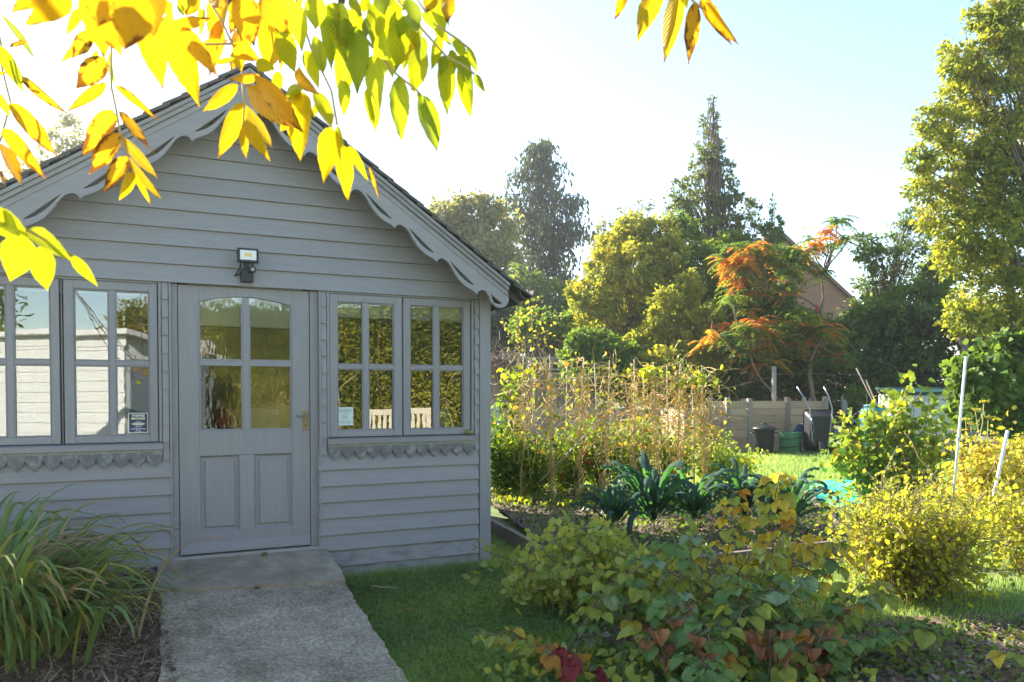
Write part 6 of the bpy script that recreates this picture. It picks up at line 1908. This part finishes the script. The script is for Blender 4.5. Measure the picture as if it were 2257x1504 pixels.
for (p0, p1, z0, z1, lab) in (((595, 1452), (690, 1460), -.262, -.262, 'thin dry stem lying across the path near its bottom'), ((640, 1470), (735, 1490), -.268, -.268, 'dark thin twig lying on the path at the bottom'), ((818, 1293), (874, 1299), GZ + .06, GZ + .05, 'pale dry cane piece lying on the grass by the hut')):
    a, b = gp(*p0, z0), gp(*p1, z1)
    tw = empty('twig', a, lab, 'twig'); q = MB(); q.tube(wob((0, 0, .006), b - a + Vector((0, 0, .006)), 5, .03), .004, 5); link('stem', q.mesh('stem', M['cane'] if 'dark' not in lab else M['twig']), None, tw)
# ------------------------------------------------------------------ hedge behind the eye (seen in the panes)
HB = Vector((4.4, -1.4, GZ))
hg = empty('clipped_hedge', HB, 'tall yellow green hedge reflected in the door and right windows', 'hedge', rz=R(48))
m_ = 42000
PP = np.stack([rng.uniform(-4.2, 4.2, m_), rng.uniform(-.2, .45, m_), rng.uniform(0.02, 3.3, m_)], 1)
PP[:, 1] += .10 * np.sin(PP[:, 0] * 3) * np.cos(PP[:, 2] * 4)
scatter('foliage', T_LEAF, PP, rdir(m_, -.2) + np.array([0, .0, 0]), rdir(m_, .4) + np.array([0, .7, 0]), rng.uniform(.035, .075, m_), .8, np.clip(.75 - .18 * PP[:, 2] + .22 * np.sin(PP[:, 0] * 2.1 + 1) * np.cos(PP[:, 2] * 2.4) + rng.normal(size=m_) * .16, 0, 1), F_hedge, hg)
q = MB()
for k in range(8):
    x = rng.uniform(-3.6, 3.6); z = rng.uniform(1.1, 2.3)
    ln = wob((x, .52, z - .9), (x + rng.normal() * .5, .58, z + .8), 8, .14)
    q.tube(ln, [.013 - .001 * i for i in range(9)], 5, cap=False)
    q.tube(wob(ln[5], ln[5] + Vector((rng.normal() * .7, .05, .35)), 6, .15), .006, 4, cap=False)
link('branches', q.mesh('branches', M['cane']), None, hg)
q = MB()
for k in range(9):
    x = -4 + k; q.tube(wob((x, -.1, 0), (x + rng.normal() * .1, -.15, 3.1), 6, .03), [.05, .05, .04, .04, .03, .02, .015], 7)
    for j in range(6):
        z = .4 + j * .45; q.tube(wob((x, -.1, z), (x + rng.normal() * .6, .1, z + .5), 4, .05), .012, 4)
link('trunk', q.mesh('trunk', M['bark']), None, hg)
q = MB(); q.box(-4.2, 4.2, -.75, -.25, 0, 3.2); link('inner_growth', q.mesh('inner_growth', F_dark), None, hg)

# yellow shrub beyond the white shed, glimpsed in the left panes
ys = empty('yellow_shrub', Vector((2.6, -4.6, GZ)), 'golden shrub behind the white shed reflected in the left windows', 'bush')
m_ = 5000
PP = rdir(m_) * rng.uniform(.5, 1, (m_, 1)) * np.array([1.5, 1.2, 1.3]) + np.array([0, 0, 2.1])
scatter('foliage', T_LEAF, PP, rdir(m_, -.4), rdir(m_, .6), rng.uniform(.10, .2, m_), .4, rng.random(m_), F_amber, ys)
q = MB(); q.tube([(0, 0, 0), (.1, 0, 1.0), (0, .1, 2.0)], [.07, .06, .03], 7); link('stem', q.mesh('stem', M['bark']), None, ys)
gs = empty('broad_shrub', Vector((-1.6, -7.6, GZ)), 'green spiky leaved tree beyond the white shed reflected in the left windows', 'bush')
PP = rdir(m_) * rng.uniform(.4, 1, (m_, 1)) * np.array([2.6, 1.6, 1.3]) + np.array([0, 0, 3.3])
scatter('foliage', T_LEAF, PP, rdir(m_, -.4), rdir(m_, .6), rng.uniform(.14, .3, m_), .3, rng.random(m_), F_green, gs)
q = MB(); q.tube([(0, 0, 0), (.1, 0, 1.6), (0, .1, 3.2)], [.12, .10, .05], 7); link('trunk', q.mesh('trunk', M['bark']), None, gs)
bw = empty('brick_boundary_wall', Vector((-4, -10.5, GZ)), 'sunlit brick garden wall far behind the white shed in the reflections', 'wall')
q = MB(); q.box(0, 12, -.12, .12, 0, 2.4); link('wall', q.mesh('wall', M['brick']), None, bw)
q = MB(); q.box(-.05, 12.05, -.16, .16, 2.401, 2.47); link('coping', q.mesh('coping', M['postcrete']), None, bw)

# ------------------------------------------------------------------ the tree overhead
OT = Vector((-2.7, .35, GZ))
ot = empty('overhanging_tree', OT, 'tree with hanging yellow and lime pinnate leaves reaching in overhead', 'tree')
spot = ((.16, .07, .02), .60)
OM = {
    'y': leafmat('overhead_yellow', (.74, .50, .015), (.80, .58, .02), .54, .45, spots=((.30, .13, .02), .86), vein=.45, pleat=13, tboost=.95, tint=(1.08, 1.0, .35)),
    'o': leafmat('overhead_orange', (.78, .44, .02), (.82, .52, .03), .55, .45, spots=((.26, .10, .02), .74), vein=.25, pleat=13, tboost=.95, tint=(1.1, .95, .3)),
    'b': leafmat('overhead_spotted', (.66, .38, .03), (.74, .46, .03), .5, .5, spots=(spot[0], .62), vein=.25, pleat=13, tboost=1.2, tint=(1.1, .95, .3)),
    'l': leafmat('overhead_lime', (.50, .50, .02), (.62, .58, .025), .54, .45, vein=.45, pleat=13, tboost=.98, tint=(1.0, 1.05, .3)),
    'g': leafmat('overhead_green', (.40, .47, .03), (.54, .58, .03), .52, .4, vein=.25, pleat=13, tboost=1.35, tint=(1.05, 1.0, .3), spec=.4),
    'd': leafmat('overhead_shaded_lime', (.26, .34, .03), (.36, .43, .03), .46, .4, vein=.25, pleat=13, tboost=1.3, tint=(1.05, 1.0, .3), spec=.4),  # lime leaves in shadow, the shade put into a darker colour
}
def long_leaf(mat, bend, fold, twist, seed=0, tipc=0.0):
    """Lanceolate leaflet with drawn-out tip, unit length and unit width."""
    rows, cols = 14, 4
    rs = np.random.default_rng(seed)
    v, f, uv = [], [], []
    ph = rs.uniform(0, 6)
    for r in range(rows + 1):
        t = r / rows
        wd = (t ** .62) * (1 - t) ** 1.12 * 1.34
        wd = max(wd, .012)
        wd *= 1 + .03 * math.sin(t * 40 + ph) + rs.normal() * .035
        for c in range(cols + 1):
            s = c / cols * 2 - 1
            tw = twist * (t - .3)
            x = s * wd; z = fold * abs(s) * wd + .03 * math.sin(t * 9 + ph + s * 2) * abs(s)
            x, z = x * math.cos(tw) - z * math.sin(tw), x * math.sin(tw) + z * math.cos(tw)
            z += -bend * t * t * .35 + tipc * max(0, t - .82) ** 2 * 8
            x += .03 * math.sin(t * 4 + ph) * t
            v.append((x, t, z)); uv.append((c / cols, t))
    w = cols + 1
    f = [(r * w + c, r * w + c + 1, (r + 1) * w + c + 1, (r + 1) * w + c) for r in range(rows) for c in range(cols)]
    me = bpy.data.meshes.new('leaf'); me.from_pydata(v, [], f)
    ul = me.uv_layers.new(name='UVMap')
    for L in me.loops: ul.data[L.index].uv = uv[L.vertex_index]
    me.polygons.foreach_set('use_smooth', [True] * len(me.polygons)); me.materials.append(mat)
    return me
OL = {k: [long_leaf(m, .4, .25, .2, 1, .3), long_leaf(m, -.3, .35, -.4, 2, -.2), long_leaf(m, .7, .15, .5, 3, .8), long_leaf(m, .2, .5, 0, 4)] for k, m in OM.items()}

# (base x, base y, tip x, tip y, width, depth, kind) in photograph pixels
def c1(lst, ox=0, oy=0):
    return [(a / 3 + ox, b / 3 + oy, c / 3 + ox, d / 3 + oy, w / 3, y, k) for a, b, c, d, w, y, k in lst]
LV = []
LV += c1([(470, -20, 170, 165, 190, .50, 'o'), (560, -60, 820, 375, 300, .52, 'o'), (880, -60, 830, 330, 330, .50, 'o'), (610, 40, 690, 370, 200, .60, 'y'), (970, 40, 1072, 605, 230, .80, 'y'), (700, -60, 640, 180, 260, .50, 'o'), (330, -90, 60, 100, 160, .48, 'o'),
          (1000, -80, 1010, 230, 240, .55, 'o'), (520, 60, 430, 235, 80, .9, 'l'), (590, 205, 480, 400, 130, .95, 'b'), (695, 380, 500, 578, 170, .95, 'b'), (590, 240, 402, 425, 70, .98, 'g'), (640, 330, 600, 540, 60, 1.0, 'l'),
          (5, 90, 245, 412, 55, 1.0, 'g'), (-10, 300, 172, 632, 110, .95, 'l'), (150, 508, 445, 758, 80, .95, 'b'), (-10, 610, 65, 775, 70, .95, 'g'), (68, 680, 385, 1035, 140, .92, 'o'), (22, 850, 300, 1182, 125, .92, 'o'), (-10, 940, 145, 1228, 105, .92, 'o'), (-30, 1120, 40, 1255, 70, .95, 'b'), (-120, 480, 80, 470, 60, .95, 'o'), (180, 270, 30, 320, 40, .95, 'b'),
          # hanging spray, centre left
          (705, 548, 432, 742, 88, 1.0, 'o'), (762, 565, 1048, 795, 66, 1.0, 'o'), (750, 730, 542, 1025, 165, .98, 'b'), (785, 733, 1018, 1012, 80, 1.0, 'b'), (792, 885, 575, 1155, 150, .97, 'b'), (812, 898, 1050, 1195, 85, 1.0, 'y'), (840, 1035, 682, 1288, 125, .97, 'b'), (858, 1043, 1065, 1302, 62, 1.0, 'y'), (877, 1140, 792, 1330, 92, .97, 'y'), (885, 1140, 998, 1362, 46, 1.0, 'y'), (700, 400, 765, 560, 40, 1.0, 'd'), (725, 350, 745, 555, 36, 1.0, 'g'),
          # hanging spray before the gable peak
          (1572, 560, 1338, 742, 105, 1.1, 'y'), (1610, 680, 1440, 1048, 145, 1.08, 'y'), (1624, 690, 1806, 990, 105, 1.1, 'y'), (1602, 838, 1630, 1052, 68, 1.08, 'y'), (1618, 800, 1782, 1064, 108, 1.08, 'y'), (1715, 495, 1500, 520, 85, 1.05, 'o'), (1630, 565, 1995, 885, 190, 1.0, 'o'), (1690, 500, 2005, 872, 150, .98, 'o'),
          (1148, 195, 1322, 715, 215, .95, 'y'), (1190, 185, 1442, 505, 140, .9, 'o'), (1130, 180, 1402, 120, 100, .9, 'o'), (1330, 300, 1525, 268, 60, 1.0, 'o'), (1425, 425, 1575, 385, 46, 1.0, 'y'), (1538, 290, 1725, 405, 140, 1.0, 'o'), (1560, 330, 1600, 480, 110, 1.02, 'y'),
          # mass above and right of the peak
          (1590, -40, 1680, 310, 230, .9, 'o'), (1570, 60, 1525, 235, 90, .95, 'b'), (1740, -30, 1882, 215, 220, .92, 'o'), (1800, 210, 1790, 455, 200, 1.0, 'y'), (1850, 200, 1952, 485, 170, .98, 'l'), (1940, 10, 2002, 345, 165, .95, 'g'), (2095, -30, 2080, 205, 170, .95, 'g'), (2165, 30, 2192, 465, 140, 1.0, 'd'), (2080, 230, 2140, 505, 110, 1.0, 'g'), (2235, 20, 2260, 340, 110, 1.02, 'l'), (1975, 450, 2095, 625, 130, 1.0, 'o'), (1950, 590, 2000, 795, 110, 1.05, 'l'), (2010, 610, 1978, 1068, 205, 1.06, 'y'), (2070, 600, 2205, 855, 125, 1.04, 'l'), (2190, 840, 2135, 1215, 170, 1.05, 'y'), (2230, 830, 2285, 1180, 60, 1.05, 'l'), (1900, 795, 1852, 875, 70, 1.05, 'y'), (2105, 690, 2060, 785, 60, 1.05, 'l'), (2020, 330, 2110, 590, 110, 1.0, 'g'),
          (1088, -10, 1135, 165, 70, .95, 'g'), (1190, 25, 1212, 115, 60, .95, 'l'), (1310, -30, 1225, 112, 110, .95, 'o'), (1450, -40, 1425, 65, 110, .95, 'o'), (1340, 60, 1330, 245, 60, 1.0, 'g'), (1230, -30, 1190, 60, 90, .95, 'd'), (1690, 420, 1820, 460, 100, 1.0, 'l'), (1840, 470, 1830, 640, 90, 1.03, 'l'), (1890, 640, 2000, 560, 90, 1.05, 'l')])
LV += c1([(60, -20, 120, 105, 80, 1.05, 'l'), (175, -20, 138, 105, 90, 1.05, 'l'), (262, -30, 282, 95, 130, 1.0, 'd'), (232, 10, 215, 315, 165, 1.05, 'l'), (402, 55, 350, 485, 185, 1.06, 'l'), (412, 90, 378, 262, 110, 1.03, 'd'), (430, -20, 512, 205, 140, 1.0, 'd'), (545, 290, 488, 615, 165, 1.08, 'l'), (532, 242, 530, 405, 112, 1.05, 'd'), (645, 248, 598, 465, 95, 1.1, 'l'), (682, 368, 658, 505, 82, 1.07, 'd'), (690, 375, 702, 765, 140, 1.1, 'l'), (805, 420, 855, 788, 130, 1.12, 'l'), (775, 370, 862, 595, 115, 1.09, 'd'), (738, 240, 842, 415, 75, 1.12, 'g'), (828, 305, 908, 495, 64, 1.14, 'g'), (880, 490, 955, 625, 66, 1.14, 'd'), (615, 162, 735, 305, 64, 1.08, 'g'), (540, 78, 622, 205, 64, 1.05, 'd'), (700, -60, 716, 178, 115, .95, 'o'), (590, -40, 568, 85, 125, .95, 'o'), (95, 175, 112, 625, 200, 1.0, 'd'), (228, 350, 215, 878, 165, 1.03, 'g'), (378, 500, 402, 938, 155, 1.05, 'g'), (528, 625, 638, 1008, 165, 1.06, 'd'), (212, 315, 318, 412, 58, 1.02, 'd'), (20, 530, 18, 778, 100, 1.02, 'g'), (172, 585, 222, 868, 80, 1.04, 'g'), (328, 655, 402, 945, 85, 1.05, 'g'), (500, 610, 640, 1030, 45, 1.06, 'd'),
          (5, 955, 45, 1325, 145, 1.08, 'y'), (50, 965, 182, 1205, 70, 1.1, 'l'), (185, 1100, 250, 1325, 28, 1.1, 'b'), (-40, 20, 20, 400, 190, 1.0, 'g'), (20, 120, 60, 380, 120, 1.0, 'd'), (60, 60, 100, 300, 110, 1.02, 'g'), (480, 180, 500, 330, 80, 1.1, 'l'), (330, 40, 300, 260, 110, 1.07, 'l'), (160, 120, 170, 240, 70, 1.02, 'd'), (730, 330, 745, 520, 70, 1.12, 'l'), (760, 260, 800, 400, 60, 1.13, 'l')], 752.3, 0)
LV += [(1385, -25, 1353, 42, 27, 1.1, 'o'), (1452, -45, 1404, 98, 56, 1.08, 'y'), (1505, -40, 1462, 142, 52, 1.1, 'y'), (1530, 6, 1519, 144, 42, 1.1, 'b'), (1545, -10, 1612, 100, 36, 1.1, 'b'), (1555, 5, 1627, 100, 26, 1.12, 'o'), (1500, -30, 1515, 20, 26, 1.1, 'g'), (1420, -50, 1440, -5, 20, 1.1, 'y')]
LV += [(50, 521, 24, 621, 82, .75, 'l'), (88, 544, 104, 641, 62, .78, 'l'), (62, 505, 165, 582, 44, .76, 'g'), (158, 562, 215, 632, 30, .80, 'l'), (-30, 452, 72, 545, 62, .72, 'l'), (0, 470, 40, 520, 44, .74, 'g')]
for k_ in range(16):
    x_ = rng.uniform(600, 960); y_ = rng.uniform(-60, 110) * (1 - .3 * (x_ - 600) / 360)
    L_ = rng.uniform(85, 150)
    LV.append((x_, y_, x_ + rng.normal() * 18, y_ + L_, rng.uniform(38, 62), rng.uniform(1.10, 1.25), str(rng.choice(['l', 'g', 'd', 'y'], p=[.45, .3, .15, .1]))))
for k_ in range(7):
    x_ = rng.uniform(350, 640); y_ = rng.uniform(-60, 70)
    L_ = rng.uniform(85, 150)
    LV.append((x_, y_, x_ + rng.normal() * 25, y_ + L_, rng.uniform(38, 62), rng.uniform(1.05, 1.2), str(rng.choice(['l', 'o', 'y'], p=[.3, .4, .3]))))
LIMB = Vector((-.62, 1.0, 2.36))
bases = []
for (bx0, by0, tx, ty, w_, y, k) in LV:
    a = pt(bx0, by0, y + rng.uniform(-.015, .015)); b = pt(tx, ty, y + rng.uniform(-.03, .03))
    d = b - a; L = d.length
    wm = w_ * y / 1700
    view = (a.lerp(b, .5) - Vector((0, 0, CZ))).normalized()
    nrm = (-view + Vector((rng.normal() * .18, rng.normal() * .18, rng.normal() * .18))).normalized()
    if rng.random() < .5: nrm = -nrm
    me = OL[k][int(rng.integers(0, 4))]
    o = link('leaf', me, None, ot)
    dn = d.normalized(); x = dn.cross(nrm).normalized(); z = x.cross(dn)
    wf = wm * 0.98
    loc = a - OT
    o.matrix_local = Matrix(((x.x * wf, dn.x * L, z.x * L * .6, loc.x), (x.y * wf, dn.y * L, z.y * L * .6, loc.y), (x.z * wf, dn.z * L, z.z * L * .6, loc.z), (0, 0, 0, 1)))
    bases.append(a)
# stems of the compound leaves
stemm = surf('leaf_stalk', (.42, .30, .10), (.50, .38, .14), 9, .5)
paths = [[(735, 250), (735, 330), (735, 570), (768, 730), (795, 882), (843, 1035), (880, 1140)], [(1530, 60), (1590, 300), (1605, 570), (1617, 690), (1611, 800), (1604, 842)],
         [(1130, -40), (1140, 175), (1330, 295), (1540, 290)], [(1360, -30), (1460, 130), (1535, 288)], [(1950, -20), (2060, 330), (2190, 600), (2230, 830)], [(-20, 320), (70, 680), (0, 940)], [(-40, 60), (40, 460), (150, 508)], [(540, -60), (595, 205), (690, 380)]]
def stalk(pts_, r_):
    q_ = MB(); q_.tube(pts_, r_, 5); link('leaf_stalk', q_.mesh('leaf_stalk', stemm, smooth=True), None, ot)
for pth in paths:
    stalk([pt(x / 3, y / 3, 1.0 if pth[0][0] < 1500 else 1.08) - OT for x, y in pth], .0016)
for pth in ([(0, 20), (60, 150), (210, 320), (350, 480), (500, 600), (545, 650)], [(350, -20), (530, 190), (690, 370), (800, 430), (880, 490)], [(470, -40), (620, 165), (740, 240), (830, 310)], [(100, 178), (215, 320), (320, 440)]):
    stalk([pt(752.3 + x / 3, y / 3, 1.06) - OT for x, y in pth], .0016)
stalk([pt(1470, -60, 1.1) - OT, pt(1530, 5, 1.1) - OT, pt(1550, 20, 1.1) - OT], .0018)
stalk([pt(-60, 440, .75) - OT, pt(62, 508, .75) - OT, pt(160, 565, .79) - OT], .0016)
# trunk and limbs, outside the view
q = MB()
q.tube([(0, 0, -.05), (.05, .05, 1.0), (.0, .1, 2.0), (.2, .2, 2.75)], [.16, .13, .11, .085], 10)
q.tube([Vector((.2, .2, 2.75)), Vector((-1.5, .75, 2.62)) - OT, LIMB - OT + Vector((-.1, 0, .25)), Vector((.1, 1.15, 2.55)) - OT, Vector((.5, 1.2, 2.35)) - OT], [.08, .055, .035, .022, .010], 8)
for (px, py, y) in ((735, 250, 1.0), (1530, 60, 1.08), (1130, -40, 1.0), (1360, -30, 1.0), (1950, -20, 1.08), (540, -60, 1.0)):
    e = pt(px / 3, py / 3, y); q.tube(wob(LIMB - OT + Vector(((e.x + .62) * .6, .1, .2)), e - OT, 5, .03), .005, 5)
for (px, py, y) in ((752, 7, 1.06), (869, -7, 1.06), (909, -13, 1.06), (1470, -60, 1.1)):
    e = pt(px, py, y); q.tube(wob(Vector((min(.45, e.x + .1), 1.18, 2.4)) - OT, e - OT, 5, .03), .005, 5)
for (px, py, y) in ((-20, 107, .97), (-40, 20, .97), (-60, 440, .75)):
    e = pt(px, py, y); q.tube(wob(Vector((-1.4, .8, 2.6)) - OT, e - OT, 6, .04), .006, 5)
link('trunk', q.mesh('trunk', M['bark'], smooth=True), None, ot)
# ------------------------------------------------------------------ thin haze, added to lift shadows and mimic the flare veil
hm_ = bpy.data.materials.new('added_haze'); hm_.use_nodes = True
hn_ = hm_.node_tree; hn_.nodes.clear()
ho_ = hn_.nodes.new('ShaderNodeOutputMaterial'); hv_ = hn_.nodes.new('ShaderNodeVolumePrincipled')
hv_.inputs['Color'].default_value = (0.96, 0.97, 1.0, 1)
hv_.inputs['Density'].default_value = 0.0009
hv_.inputs['Anisotropy'].default_value = 0.55
hn_.links.new(hv_.outputs[0], ho_.inputs['Volume'])
hz_mb = MB(); hz_mb.box(-70, 75, -16, 135, -1.4, 27.5)
hz_mb.build('haze', hm_, kind='stuff')
scene.cycles.volume_bounces = 0
